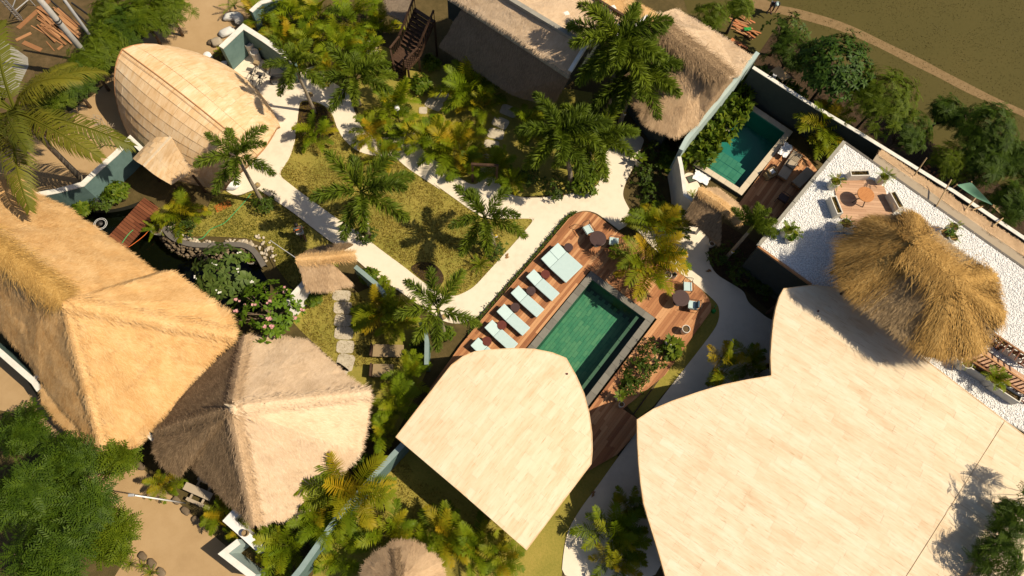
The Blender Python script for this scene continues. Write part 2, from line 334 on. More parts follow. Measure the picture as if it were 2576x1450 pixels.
def smooth_poly(p, it=2, closed=True):
    """round the corners (1: tight, 2: wide)"""
    p = [Vector(q) for q in p]; n = len(p); rad = .45 if it == 1 else 3.0; out = []
    for i in range(n):
        if not closed and i in (0, n-1): out.append(p[i]); continue
        a, b, c = p[i-1], p[i], p[(i+1) % n]; k = .48; ra = min(rad, (a-b).length*k); rc = min(rad, (c-b).length*k)
        if ra < 1e-4 or rc < 1e-4: out.append(b); continue
        s_, e_ = b+(a-b).normalized()*ra, b+(c-b).normalized()*rc
        out += [s_*(1-t)**2+b*2*t*(1-t)+e_*t*t for t in (0, .25, .5, .75, 1)]
    return out
def sheet(name, label, polys, z, m, kind='structure', thick=0.0, sm=0, cat=None):
    """flat ground sheet; polys[0] outline, the rest holes (photo points)"""
    pv = []
    for q in polys:
        q = WL(q, z) if isinstance(q, str) or not isinstance(q[0], Vector) else [Vector((v.x, v.y, z)) for v in q]
        pv.append(smooth_poly(q, sm) if sm else q)
    flat = [v for q in pv for v in q]; tri = [list(t) for t in geometry.tessellate_polygon(pv)]
    for t in tri:
        a, b, c = (flat[i] for i in t)
        if (b-a).cross(c-a).z < 0: t.reverse()
    fs = tri; vs = list(flat)
    if thick:
        o = 0; n0 = len(flat); vs += [v-Vector((0, 0, thick)) for v in flat]
        for q in pv:
            n = len(q); fs += [(o+i, o+i+n0, o+(i+1) % n+n0, o+(i+1) % n) for i in range(n)]; o += n
    o = link(name, fast_mesh(name, vs, fs, m)); tag(o, label, cat or name.replace('_', ' '), kind=kind); return o

def pip(x, y, poly):
    c = False; n = len(poly); j = n-1
    for i in range(n):
        xi, yi = poly[i][0], poly[i][1]; xj, yj = poly[j][0], poly[j][1]
        if (yi > y) != (yj > y) and x < (xj-xi)*(y-yi)/(yj-yi)+xi: c = not c
        j = i
    return c
def pip_np(P, poly):
    c = np.zeros(len(P), bool); n = len(poly); j = n-1; x, y = P[:, 0], P[:, 1]
    for i in range(n):
        xi, yi = poly[i][0], poly[i][1]; xj, yj = poly[j][0], poly[j][1]
        k = ((yi > y) != (yj > y)) & (x < (xj-xi)*(y-yi)/((yj-yi) or 1e-9)+xi); c ^= k; j = i
    return c
def scatter_in(poly, n, holes=()):
    a = np.array([(p[0], p[1]) for p in poly]); lo, hi = a.min(0), a.max(0); out = np.zeros((0, 2))
    while len(out) < n:
        q = rng.uniform(lo, hi, (n, 2)); k = pip_np(q, poly)
        for h in holes: k &= ~pip_np(q, h)
        out = np.vstack([out, q[k]])
    return out[:n]
def clip_rect(poly, u0, u1, v0, v1):
    def cl(ps, f, ip):
        o = []
        for i in range(len(ps)):
            a, b = ps[i], ps[(i+1) % len(ps)]; fa, fb = f(a), f(b)
            if fa >= 0: o.append(a)
            if (fa >= 0) != (fb >= 0): t = fa/(fa-fb); o.append((a[0]+(b[0]-a[0])*t, a[1]+(b[1]-a[1])*t))
        return o
    for f in (lambda p: p[0]-u0, lambda p: u1-p[0], lambda p: p[1]-v0, lambda p: v1-p[1]):
        poly = cl(poly, f, None)
        if len(poly) < 3: return []
    return poly
def area2(p): return abs(sum(p[i][0]*p[(i+1) % len(p)][1]-p[(i+1) % len(p)][0]*p[i][1] for i in range(len(p))))/2
def inst(tv, tf, R, T):
    """merge copies of a template: R (N,3,3), T (N,3)"""
    tv = np.asarray(tv, float); tf = np.asarray(tf, int); N = len(T)
    v = np.einsum('nij,kj->nki', R, tv)+T[:, None, :]
    f = tf[None]+(np.arange(N)*len(tv))[:, None, None]
    return v.reshape(-1, 3), f.reshape(-1, tf.shape[1])
def frames(D, U):
    """rotation matrices with x along D and z near U"""
    x = D/np.linalg.norm(D, axis=1, keepdims=True); y = np.cross(U, x); y /= np.linalg.norm(y, axis=1, keepdims=True)+1e-9; z = np.cross(x, y)
    return np.stack([x, y, z], 2)

# ------------------------------------------------------------------ thatch
def thatch(root, faces, m, density=150, blen=(.3, .6), bw=.03, lift=.06, thick=.22, jitter=.35, maxe=.8, rough=.05, name='thatch', fringe=1.0, sm=1):
    bm = bmesh.new(); cache = {}
    def V(p):
        k = (round(p.x, 2), round(p.y, 2), round(p.z, 2))
        if k not in cache: cache[k] = bm.verts.new(p)
        return cache[k]
    for f in faces:
        try: bm.faces.new([V(Vector(p)) for p in f])
        except ValueError: pass
    bmesh.ops.triangulate(bm, faces=bm.faces[:])
    for _ in range(6):
        es = [e for e in bm.edges if e.calc_length() > maxe]
        if not es: break
        bmesh.ops.subdivide_edges(bm, edges=es, cuts=1); bmesh.ops.triangulate(bm, faces=[f for f in bm.faces if len(f.verts) > 3])
    inner = [v for v in bm.verts if not v.is_boundary]
    for _ in range(sm): bmesh.ops.smooth_vert(bm, verts=inner, factor=.45, use_axis_x=True, use_axis_y=True, use_axis_z=True)
    for v in bm.verts:
        if v.is_boundary: v.co += Vector((noise.noise(v.co*1.1), noise.noise(v.co*1.1+Vector((9, 0, 0))), noise.noise(v.co*1.3)*.6))*.09
        else: v.co.z += noise.noise(v.co*.9)*rough+noise.noise(v.co*3)*rough*.4
    bmesh.ops.recalc_face_normals(bm, faces=bm.faces[:]); bm.normal_update()
    if sum(f.normal.z*f.calc_area() for f in bm.faces) < 0: bmesh.ops.reverse_faces(bm, faces=bm.faces[:]); bm.normal_update()
    bm.verts.ensure_lookup_table(); bm.verts.index_update()
    vs = [v.co.copy() for v in bm.verts]; fs = [[v.index for v in f.verts] for f in bm.faces]; n = len(vs)
    bnd = [e for e in bm.edges if e.is_boundary]
    allv = vs+[v-Vector((0, 0, thick)) for v in vs]; allf = fs+[[i+n for i in reversed(f)] for f in fs]
    for e in bnd:
        f = e.link_faces[0]; a, b = [lp for lp in f.loops if lp.edge == e][0].vert.index, None
        lp = [lp for lp in f.loops if lp.edge == e][0]; a, b = lp.vert.index, lp.link_loop_next.vert.index
        allf.append((b, a, a+n, b+n))
    base = wpart(name, fast_mesh(name, allv, allf, m), root)
    # straw laid down the slope
    tri = np.array([[tuple(vs[i]) for i in f] for f in fs]); e1 = tri[:, 1]-tri[:, 0]; e2 = tri[:, 2]-tri[:, 0]; nr = np.cross(e1, e2); ar = np.linalg.norm(nr, axis=1)/2; nr = nr/(2*ar[:, None]+1e-12)
    density *= 2.2; bw *= .5; blen = (blen[0]*.6, blen[1]*.65)
    N = int(ar.sum()*density); idx = rng.choice(len(tri), N, p=ar/ar.sum()); a, b = rng.random(N), rng.random(N); k = a+b > 1; a[k] = 1-a[k]; b[k] = 1-b[k]
    p = tri[idx, 0]+a[:, None]*e1[idx]+b[:, None]*e2[idx]; nn = nr[idx]
    d = np.array([0, 0, -1.0])+nn*nn[:, 2:3]; d /= np.linalg.norm(d, axis=1, keepdims=True)+1e-6
    # fringe along the eaves
    if fringe:
        fp, fd, fn = [], [], []
        for e in bnd:
            f = e.link_faces[0]; q = np.array(f.normal); dd = np.array([0, 0, -1.0])+q*q[2]; dd /= np.linalg.norm(dd)+1e-6
            A, B = np.array(e.verts[0].co), np.array(e.verts[1].co); c = int(np.linalg.norm(B-A)*70*fringe)+1
            t = rng.random(c)[:, None]; fp.append(A+(B-A)*t-dd*.12-np.array([0, 0, 1])*rng.random((c, 1))*thick*.8); fd.append(np.repeat((dd+np.array([0, 0, -.35]))[None], c, 0)); fn.append(np.repeat(q[None], c, 0))
        p = np.vstack([p]+fp); d = np.vstack([d]+fd); nn = np.vstack([nn]+fn)
    N = len(p); w = np.cross(nn, d); d = d+w*rng.normal(0, jitter, (N, 1))+nn*np.abs(rng.normal(lift, lift*.6, (N, 1))); d /= np.linalg.norm(d, axis=1, keepdims=True); w = np.cross(nn, d)
    ln = rng.uniform(*blen, (N, 1)); wd = bw*rng.uniform(.6, 1.3, (N, 1)); o = p+nn*.012
    v = np.stack([o-w*wd/2, o+w*wd/2, o+d*ln*.6+w*wd*.45, o+d*ln*.6-w*wd*.45, o+d*ln-nn*ln*lift*.6], 1).reshape(-1, 3)
    q = np.arange(N)*5; f = np.concatenate([np.stack([q, q+1, q+2], 1), np.stack([q, q+2, q+3], 1), np.stack([q+3, q+2, q+4], 1)])
    st = link('straw', fast_mesh('straw', v, f, m), base); st['kind'] = 'stuff'
    bm.free(); return base
def straw_ridge(root, pts, m, width=.35, height=.12, dens=160, blen=(.4, .8), bw=.022, along=.3, name='ridge_straw', taper=None, down=.25):
    """bundle of loose straw along a ridge or hip line"""
    pts = [np.array(p) for p in pts]; P, D, U = [], [], []
    seg = [np.linalg.norm(pts[i+1]-pts[i]) for i in range(len(pts)-1)]; tot = sum(seg); acc = 0
    for i, s in enumerate(seg):
        c = int(s*dens*2.0); t = rng.random((c, 1)); ax = (pts[i+1]-pts[i])/s; sd = np.cross(ax, [0, 0, 1.0]); sd /= np.linalg.norm(sd)+1e-9
        g = rng.normal(0, 1, (c, 1)); ww = width
        if taper: ww = width*(taper[0]+(taper[1]-taper[0])*(acc+t*s)/tot)
        P.append(pts[i]+ax*t*s+sd*g*ww*.42+np.array([0, 0, 1])*(height*np.exp(-g*g*.7)))
        D.append(sd*(np.sign(g)*rng.uniform(.2, 1, (c, 1)))*(1-along)+ax*(along+rng.normal(0, .2, (c, 1)))+np.array([0, 0, -1])*(down*rng.random((c, 1))*np.abs(g)+ .02)); U.append(np.repeat([[0, 0, 1.0]], c, 0)); acc += s
    P, D, U = map(np.vstack, (P, D, U)); D /= np.linalg.norm(D, axis=1, keepdims=True); w = np.cross(U, D); w /= np.linalg.norm(w, axis=1, keepdims=True)+1e-9
    N = len(P); ln = rng.uniform(*blen, (N, 1)); o = P-D*ln*.3; wd = bw*rng.uniform(.6, 1.3, (N, 1))
    v = np.stack([o-w*wd/2, o+w*wd/2, o+D*ln], 1).reshape(-1, 3); f = np.arange(N*3).reshape(-1, 3)
    # body of the bundle under the loose straw
    b = MB(); r0 = width*.16; b.tube([p+np.array([0, 0, height*.25-.12]) for p in pts], [max(.05, r0*(1 if not taper else taper[0]+(taper[1]-taper[0])*i/max(1, len(pts)-1))) for i in range(len(pts))], 8)
    o = wpart(name, b.mesh(name, m, True), root); s = link('straw', fast_mesh('straw', v, f, m), o); s['kind'] = 'stuff'; return o

# ------------------------------------------------------------------ shingled roofs
def shingle_roof(root, outline, zf, ang, m, du=1.15, dv=.36, thick=.14, seed=1):
    """outline: plan polygon; zf(x, y): height; shingles run along ang"""
    r = random.Random(seed); c, s = math.cos(ang), math.sin(ang)
    uv = [(p[0]*c+p[1]*s, -p[0]*s+p[1]*c) for p in outline]; inv = lambda u, v: (u*c-v*s, u*s+v*c)
    u0, u1 = min(p[0] for p in uv), max(p[0] for p in uv); v0, v1 = min(p[1] for p in uv), max(p[1] for p in uv)
    # shell with fascia
    mb = MB(); g = 1.0; i = u0
    while i < u1:
        j = v0
        while j < v1:
            q = clip_rect(uv, i, i+g, j, j+g)
            if len(q) > 2 and area2(q) > 1e-4:
                xy = [inv(*p) for p in q]; t = geometry.tessellate_polygon([[Vector((x, y, 0)) for x, y in xy]])
                mb.add([(x, y, zf(x, y)-.03) for x, y in xy]+[(x, y, zf(x, y)-thick) for x, y in xy], [tuple(a) for a in t]+[tuple(b+len(xy) for b in a) for a in t])
            j += g
        i += g
    mb.world('roof_shell', m, root)
    mf = MB(); n = len(outline)
    cen = Vector((sum(p[0] for p in outline)/n, sum(p[1] for p in outline)/n))
    for i in range(n):
        a, b = outline[i], outline[(i+1) % n]; za, zb = zf(*a[:2]), zf(*b[:2])
        mf.add([(a[0], a[1], za+.012), (b[0], b[1], zb+.012), (b[0], b[1], zb-thick-.02), (a[0], a[1], za-thick-.02)], [(0, 1, 2, 3)])
        e = Vector((b[0]-a[0], b[1]-a[1])); 
        if e.length < 1e-5: continue
        nn = Vector((-e.y, e.x)).normalized()*.05
        if nn.dot(cen-Vector(a[:2])) < 0: nn = -nn
        mf.add([(a[0], a[1], za+.016), (b[0], b[1], zb+.016), (b[0]+nn.x, b[1]+nn.y, zb+.016), (a[0]+nn.x, a[1]+nn.y, za+.016)], [(0, 1, 2, 3)])
    mf.world('fascia', 'shingle_gold', root)
    pcs = []; v = v0; row = 0
    while v < v1:
        u = u0-r.random()*du; w = dv*r.uniform(.85, 1.15)
        while u < u1:
            l = du*r.uniform(.75, 1.3); q = clip_rect(uv, u+.002, u+l-.002, v+.0015, v+w-.0015)
            if len(q) > 2 and area2(q) > .004: pcs.append((area2(q), q))
            u += l
        v += w; row += 1
    pcs.sort(key=lambda a: -a[0])
    def solid(q):
        xy = [inv(*p) for p in q]; k = len(xy); h = r.uniform(0, .005); tx, ty = r.uniform(-.003, .003), r.uniform(-.004, .004); mx, my = sum(p[0] for p in xy)/k, sum(p[1] for p in xy)/k
        top = [(x, y, zf(x, y)+h+(x-mx)*tx+(y-my)*ty) for x, y in xy]; t = geometry.tessellate_polygon([[Vector((x, y, 0)) for x, y in xy]]); fs = []
        for a in t:
            A, B, C = (Vector(top[i]) for i in a); fs.append(tuple(a) if (B-A).cross(C-A).z > 0 else tuple(reversed(a)))
        sg = sum(xy[i][0]*xy[(i+1) % k][1]-xy[(i+1) % k][0]*xy[i][1] for i in range(k)) > 0
        for i in range(k):
            j = (i+1) % k; f = (i, i+k, j+k, j); fs.append(f if sg else f[::-1])
        return top+[(x, y, z-.02) for x, y, z in top], fs
    for a, q in pcs[:300]:
        vs, fs = solid(q); wpart('shingle', fast_mesh('shingle', vs, fs, m), root)
    if pcs[300:]:
        mb = MB()
        for a, q in pcs[300:]: mb.add(*solid(q))
        o = mb.world('small_shingles', m, root); o['kind'] = 'stuff'

def planks(root, poly, ax, w, m, z, thick=.035, gap=.006, lens=(2.2, 4.0), hole=None, seed=3, name='plank', org=None):
    """boards along ax over a plan polygon; hole: (u0,u1,v0,v1) kept free"""
    r = random.Random(seed); c, s = math.cos(ax), math.sin(ax); O = org or Vector((0, 0, 0))
    uv = [((p[0]-O[0])*c+(p[1]-O[1])*s, -(p[0]-O[0])*s+(p[1]-O[1])*c) for p in poly]
    u0, u1 = min(p[0] for p in uv), max(p[0] for p in uv); v0, v1 = min(p[1] for p in uv), max(p[1] for p in uv); n = 0
    i = math.floor(v0/w)
    while i*w < v1:
        va, vb = i*w+gap/2, (i+1)*w-gap/2; cuts = [u0]; u = u0-r.random()*lens[0]
        while u < u1:
            u += r.uniform(*lens); cuts.append(min(u, u1))
        ivs = list(zip(cuts[:-1], cuts[1:]))
        if hole and va < hole[3] and vb > hole[2]:
            o2 = []
            for a, b in ivs:
                if b > hole[0] and a < hole[1]:
                    if a < hole[0]: o2.append((a, hole[0]))
                    if b > hole[1]: o2.append((hole[1], b))
                else: o2.append((a, b))
            ivs = o2
        for a, b in ivs:
            q = clip_rect(uv, a+gap/2, b-gap/2, va, vb)
            if len(q) < 3 or area2(q) < .01: continue
            mu, mv = sum(p[0] for p in q)/len(q), sum(p[1] for p in q)/len(q); h = r.uniform(-.003, .003)
            mb = MB(); mb.prism([(p[0]-mu, p[1]-mv) for p in q], -thick, 0)
            o = mb.build(name, m, root); X, Y = O[0]+mu*c-mv*s, O[1]+mu*s+mv*c
            o.location = (X-root.location.x, Y-root.location.y, z+h-root.location.z); o.rotation_euler = (0, 0, ax); n += 1
        i += 1
    return n
def wall(name, label, pts, h, t, m='teal', cap='cap_white', capt=.05, z0=0.0, closed=False, label_group=None):
    """straight wall run; pts: plan points of the middle line"""
    pts = [Vector((p[0], p[1], 0)) for p in pts]; root = thing(name, label, 'wall', (pts[0].x, pts[0].y, z0), group=label_group); n = len(pts)
    offs = []
    for i in range(n):
        d0 = (pts[i]-pts[i-1]).normalized() if i > 0 else (pts[1]-pts[0]).normalized(); d1 = (pts[i+1]-pts[i]).normalized() if i < n-1 else d0
        nrm = Vector((-(d0+d1).y, (d0+d1).x, 0)).normalized(); k = 1/max(.4, nrm.dot(Vector((-d1.y, d1.x, 0)))); offs.append(nrm*k*t/2)
    poly = [pts[i]+offs[i] for i in range(n)]+[pts[i]-offs[i] for i in reversed(range(n))]
    MB().prism(poly, z0, z0+h-capt).world('wall_body', m, root)
    po2 = [pts[i]+offs[i]*1.12 for i in range(n)]+[pts[i]-offs[i]*1.12 for i in reversed(range(n))]
    MB().prism(po2, z0+h-capt+.001, z0+h).world('cap', cap, root); return root
# ================================================================== SETTING: ground, paths, pools, pond
A_DECK = .25
PA = W((1490, 704), A_DECK); PU = math.radians(-129.6); PV = PU+math.pi/2        # main pool corner, long axis, short axis
PW, PL = 3.74, 8.6
def PO(u, v, z=A_DECK): return Vector((PA.x+u*math.cos(PU)+v*math.cos(PV), PA.y+u*math.sin(PU)+v*math.sin(PV), z))
V2 = [W(p, .3) for p in ((1765, 412), (1861, 473), (1975, 333), (1884, 272))]     # villa pool water corners
def grow(q, d):
    n = len(q); o = []
    for i in range(n):
        a, b, c = q[i-1], q[i], q[(i+1) % n]; d0 = (b-a).normalized(); d1 = (c-b).normalized(); n0 = Vector((d0.y, -d0.x, 0)); n1 = Vector((d1.y, -d1.x, 0)); m = (n0+n1).normalized(); o.append(b+m*d/max(.3, m.dot(n0)))
    return o
def ccw(q): return q if sum(q[i].x*q[(i+1) % len(q)].y-q[(i+1) % len(q)].x*q[i].y for i in range(len(q))) > 0 else q[::-1]
V2c = ccw(V2)
POND = 'd 120 480 190 522 250 532 322 520 372 497 405 530 y3 440 560 520 690 680 770 860 800 1300 790 1420 830 1520 920 1570 1040 d 690 730 640 800 560 800 430 725 330 645 200 570'
pond_pts = smooth_poly([Vector((p.x, p.y, 0)) for p in WL(POND)], 2)
main_hole = [PO(-.3, -.3, 0), PO(PL+.3, -.3, 0), PO(PL+.3, PW+.3, 0), PO(-.3, PW+.3, 0)]
villa_hole = grow(V2c, .2)
big = [Vector((x, y, 0)) for x, y in ((-320, -260), (320, -260), (320, 300), (-320, 300))]
sheet('ground', 'dark soil and patchy grass around the buildings', [big, main_hole, villa_hole, pond_pts], 0, 'ground')
sheet('field', 'dry olive grass field beyond the boundary wall', [WL('d 1700 -60 1740 60 t3 1250 60 1850 420 z5 760 1080 t4 400 790 700 980 1420 1430 t8 1933 330 d 2700 640')+[Vector((300, 10, 0)), Vector((300, 280, 0)), Vector((0, 280, 0))]], .004, 'field')
sheet('dirt_trail', 'bare trodden trail crossing the grass field', ['d 1890 -20 t4 60 40 200 60 360 105 560 165 740 245 930 340 1150 440 1330 540 1530 640 1720 740 1933 830 d 2700 340 2700 370 t4 1933 875 1700 790 1480 690 1280 580 1090 490 880 380 690 290 500 215 320 165 120 110 d 1880 20'], .008, 'dirt_trail', sm=2)
sheet('road', 'pale sandy lane curving behind the shingled barrel roof', ['d 470 -80 640 -80 z2 980 40 720 380 560 560 380 700 200 880 d 530 240 430 330 330 420 250 470 150 500 60 520 -120 640 -300 700 -300 420 -80 400 20 380 120 320 t1 700 720 800 640 900 450 1150 230 1350 60 d 455 0'], .008, 'sand', sm=2)
sheet('road', 'sandy lane between the leafy trees and the big thatched roof', ['d -300 780 -60 830 60 940 130 1060 230 1130 300 1100 t9 960 560 1080 640 1300 850 1500 1040 1650 1180 1800 1300 d 640 1470 700 1600 200 1600 t9 900 1390 1000 1250 780 900 600 700 300 300 0 180 d -300 1000'], .008, 'sand', sm=2)
sheet('building_site', 'brown littered building ground with stacked lumber', ['d -300 -120 330 -120 330 0 230 60 190 140 120 180 60 290 -300 380'], .006, 'site', sm=1)
sheet('concrete_pad', 'grey concrete slab under the coconut palm', ['z1 -600 560 0 570 420 870 430 1000 240 1400 0 1500 -600 1700'], .012, 'concrete')
LAWN = 't2 165 1320 250 1200 290 1080 300 1000 330 757 430 765 520 800 580 870 600 950 650 1045 740 1130 820 1165 910 1180 1050 1190 1130 1265 1410 1450 y6 0 985 440 1300 600 1405 1195 1405 t6 1933 400 1640 720 1560 765 1490 790 1400 775 1330 735 1220 650 1120 570 930 430 740 280 590 190 330 0'
PATH = ('t1 1560 500 z2 570 1010 770 810 1580 1130 1720 1010 1933 1010 t2 510 590 690 690 735 830 790 960 850 1010 920 1050 1000 1035 1130 985 1190 990 1260 1150 1500 1320 y6 430 1010 540 1010 545 920 720 915 '
        '850 1110 1050 1165 1250 1165 1500 1130 1830 1075 1933 1010 t3 700 1150 850 1000 1000 1040 930 1220 850 1380 t7 825 20 850 80 890 150 930 210 800 290 y1 1680 250 1590 180 1500 110 1420 55 1340 30 1270 25 1180 45 1090 95 1000 180 830 380 400 870 0 1330 '
        't6 1700 920 1560 995 1440 990 1330 930 1220 850 1040 720 900 640 740 500 540 360 270 150 45 0 y3 1520 95 1470 110 1280 185 1150 110 t1 1500 1100')
path_o = [Vector((p.x, p.y, .05)) for p in WL(PATH)]; lawn_o = [Vector((p.x, p.y, .05)) for p in WL(LAWN)]
sheet('path', 'cream concrete garden path looping round the central lawn', [smooth_poly(path_o, 1), smooth_poly(lawn_o, 1)], .05, 'path', thick=.06)
sheet('path', 'cream concrete path between the pool deck and the heart-shaped roof', ['t7 930 150 1210 300 1370 240 1480 300 1480 420 1475 520 1530 620 1650 690 1750 750 1770 830 1860 900 1933 960 d 1990 820 1990 900 1940 960 1800 1020 1640 1100 t11 960 800 1000 1000 1200 1500 365 1500 380 1290 410 1130 450 1040 540 900 620 800 790 560 1060 190 t7 1210 1440 y2 1160 1100 1220 980 1235 880 1215 780 1110 680 930 530 740 390 t7 1200 560 900 260'], .055, 'path', thick=.06, sm=2)
sheet('lawn', 'mown central lawn between the cream paths', [smooth_poly(lawn_o, 1)], .02, 'lawn')
SWLAWN = 'y3 520 640 700 560 900 420 1000 200 1150 110 1280 190 1470 115 1530 100 1933 370 t6 540 365 640 420 560 560 380 800 250 700 y3 1750 1000 1700 800 1600 720 1400 660 1000 640'
sheet('lawn', 'small lawn between the koi pond and the path', [SWLAWN], .016, 'lawn')
sheet('lawn', 'shady garden lawn with the stepping stones by the gate', ['t6 380 760 560 740 760 760 900 700 1250 960 1300 1320 t10 1000 500 900 400 t6 640 1330 340 1050 200 900'], .016, 'lawn')
sheet('lawn', 'lawn strip under the leaf-shaped shingle roof', ['t10 1080 480 760 1000 420 1450 300 1800 1933 1800 t11 360 1800 370 1450 385 1290 410 1130 460 1030 700 700 800 550 600 400 d 1300 1150'], .016, 'lawn')
sheet('lawn', 'narrow grass margin around the timber pool deck', ['y2 650 330 740 380 930 520 1110 670 1220 780 1240 880 1225 985 1165 1105 890 1450 t11 1050 180 940 260 d 1560 1000 1650 800 1700 700'], .030, 'lawn')
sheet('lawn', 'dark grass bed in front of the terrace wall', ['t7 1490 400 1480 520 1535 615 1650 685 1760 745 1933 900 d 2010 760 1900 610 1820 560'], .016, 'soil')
sheet('lawn', 'patchy grass around the bungalow steps', ['t2 840 300 840 480 720 700 800 950 1000 1030 1180 980 1280 1140 1600 1390 y6 540 1000 720 910 1000 1150 1600 1110 1930 1000 t3 600 700 0 600 t2 1200 450'], .012, 'lawn')
sheet('planting_bed', 'round bare earth patch dug into the lawn', ['t6 1150 580 1200 535 1270 520 1350 545 1400 600 1420 660 1380 720 1320 720 1250 660'], .032, 'soil', sm=2)
sheet('planting_bed', 'soil bed along the end of the lawn path', ['t2 310 860 330 765 430 775 520 810 570 870 590 950 560 1050 420 1080 320 1000'], .030, 'soil', sm=1)
sheet('planting_bed', 'littered soil strip outside the boundary wall, darkened as painted tree shade', ['z5 620 900 d 1960 60 2060 120 2200 250 2330 350 2480 440 2620 540 2700 650 t8 1933 330 t4 1420 1430 700 985 380 790 z5 640 1000'], .012, 'soil', sm=1)  # bare soil whose dark tone also paints in shade beneath the trees
# grass tufts on the lawns
def grass(label, poly, n, m, h=(.04, .09), holes=(), z=.02):
    poly = [Vector((p.x, p.y, 0)) for p in (WL(poly) if isinstance(poly, str) else poly)]
    p = scatter_in(poly, n, holes); k = np.array([[noise.noise(Vector((a*.7, b*.7, 3)))+.5*noise.noise(Vector((a*3, b*3, 8)))] for a, b in p])[:, 0]; p = p[k > rng.normal(-.25, .25, len(k))]
    N = len(p); a = rng.uniform(0, 6.283, N); t = np.stack([np.cos(a), np.sin(a), np.zeros(N)], 1); hh = rng.uniform(*h, (N, 1)); o = np.concatenate([p, np.full((N, 1), z-.005)], 1)
    ln = rng.normal(0, .05, (N, 3)); ln[:, 2] = 0; w = rng.uniform(.015, .03, (N, 1)); v = np.stack([o-t*w, o+t*w, o+ln+np.array([0, 0, 1])*hh], 1).reshape(-1, 3)
    ob = link('grass', fast_mesh('grass', v, np.arange(3*N).reshape(-1, 3), m)); tag(ob, label, 'grass', kind='stuff')
grass('short yellow-green grass on the central lawn', lawn_o, 42000, 'grass_blade')
grass('short green grass between the koi pond and the path', SWLAWN, 14000, 'grass_green')
grass('thin grass around the stepping stones below the gate', 't6 380 760 560 740 760 760 900 900 1100 1300 640 1330 340 1050', 9000, 'grass_blade', z=.016)
grass('thin grass under the edge of the leaf-shaped roof', 't10 1080 480 860 860 760 1000 900 1300 1933 1450 1933 1100 1200 700', 9000, 'grass_blade', z=.016)
grass('sparse dry grass of the field', 'd 1960 -20 2620 -20 2620 480 t4 1300 900 800 400 300 200', 7000, 'field_blade', (.03, .07), z=.004)

# ---- main pool
pool = thing('swimming_pool', 'dark green tiled swimming pool with grey stone coping in the timber deck', 'pool', PO(0, 0, 0))
FLOOR_Z, WATER_Z = -1.05, .08
mb = MB(); c = [PO(0, 0, FLOOR_Z-.04), PO(PL, 0, FLOOR_Z-.04), PO(PL, PW, FLOOR_Z-.04), PO(0, PW, FLOOR_Z-.04)]; t = [Vector((p.x, p.y, A_DECK-.06)) for p in c]
o_ = [PO(-.3, -.3, FLOOR_Z-.3), PO(PL+.3, -.3, FLOOR_Z-.3), PO(PL+.3, PW+.3, FLOOR_Z-.3), PO(-.3, PW+.3, FLOOR_Z-.3)]; ot = [Vector((p.x, p.y, A_DECK-.06)) for p in o_]
mb.add(c+t+o_+ot, [(0, 1, 2, 3)]+[(i, (i+1) % 4, (i+1) % 4+4, i+4) for i in range(4)]+[(i+8, (i+1) % 4+8, (i+1) % 4+12, i+12) for i in range(4)]+[(8, 9, 10, 11)]+[(i+4, (i+1) % 4+4, (i+1) % 4+12, i+12) for i in range(4)])
mb.world('basin', 'pool_wall', pool)
mw = MB(); mw.add([PO(0, 0, WATER_Z), PO(PL, 0, WATER_Z), PO(PL, PW, WATER_Z), PO(0, PW, WATER_Z)], [(0, 1, 2, 3)]); mw.world('water', 'pool_water', pool)
# stone ledge below the water along the far side
for i in range(9):
    u0, u1 = i*PL/9+.01, (i+1)*PL/9-.01; q = [PO(u, v, 0) for u, v in ((u0, PW-.52), (u1, PW-.52), (u1, PW-.34), (u0, PW-.34))]
    MB().prism(ccw(q), FLOOR_Z, .03).world('ledge_stone', 'coping', pool)
tl, tw = .42, .205; nu, nv = int(PL/tl), int((PW-.54)/tw); tile_me = MB().box((0, 0, -.01), (tl-.004, tw-.004, .02)).mesh('pool_tile', 'pool_tile'); cells = []
for j in range(nv):
    for i in range(nu+1):
        u = (i+.5+(.5 if j % 2 else 0))*tl-.2; v = (j+.5)*(PW-.54)/nv
        if 0.2 < u < PL-.2: cells.append((u, v))
cells.sort(key=lambda a: a[0])
for u, v in cells[:300]:
    p = PO(u, v, FLOOR_Z+random.uniform(-.006, .006)); link('pool_tile', tile_me, pool, p-pool.location, (0, 0, PU))
mb = MB()
for u, v in cells[300:]: mb.box(PO(u, v, FLOOR_Z-.01), (tl-.012, tw-.012, .02), PU)
if mb.v: mb.world('hidden_tiles', 'pool_tile', pool)['kind'] = 'stuff'
# coping slabs
CW = .4
def coping(root, a, b, n, w, z, m, th=.06, g=.006):
    d = b-a; x = d.normalized()
    for i in range(n):
        c = a+d*((i+.5)/n); MB().rbox((0, 0, -th/2), (d.length/n-g, w-g, th), .008).build('coping_stone', m, root, Vector((c.x, c.y, z+random.uniform(-.003, .003)))-root.location, (0, 0, math.atan2(x.y, x.x)))
coping(pool, PO(-CW/2, -CW), PO(-CW/2, PW+CW), 7, CW, A_DECK+.004, 'coping')
coping(pool, PO(0, -CW/2), PO(PL, -CW/2), 13, CW, A_DECK+.004, 'coping')
coping(pool, PO(0, PW+CW/2), PO(PL, PW+CW/2), 13, CW, A_DECK+.004, 'coping')
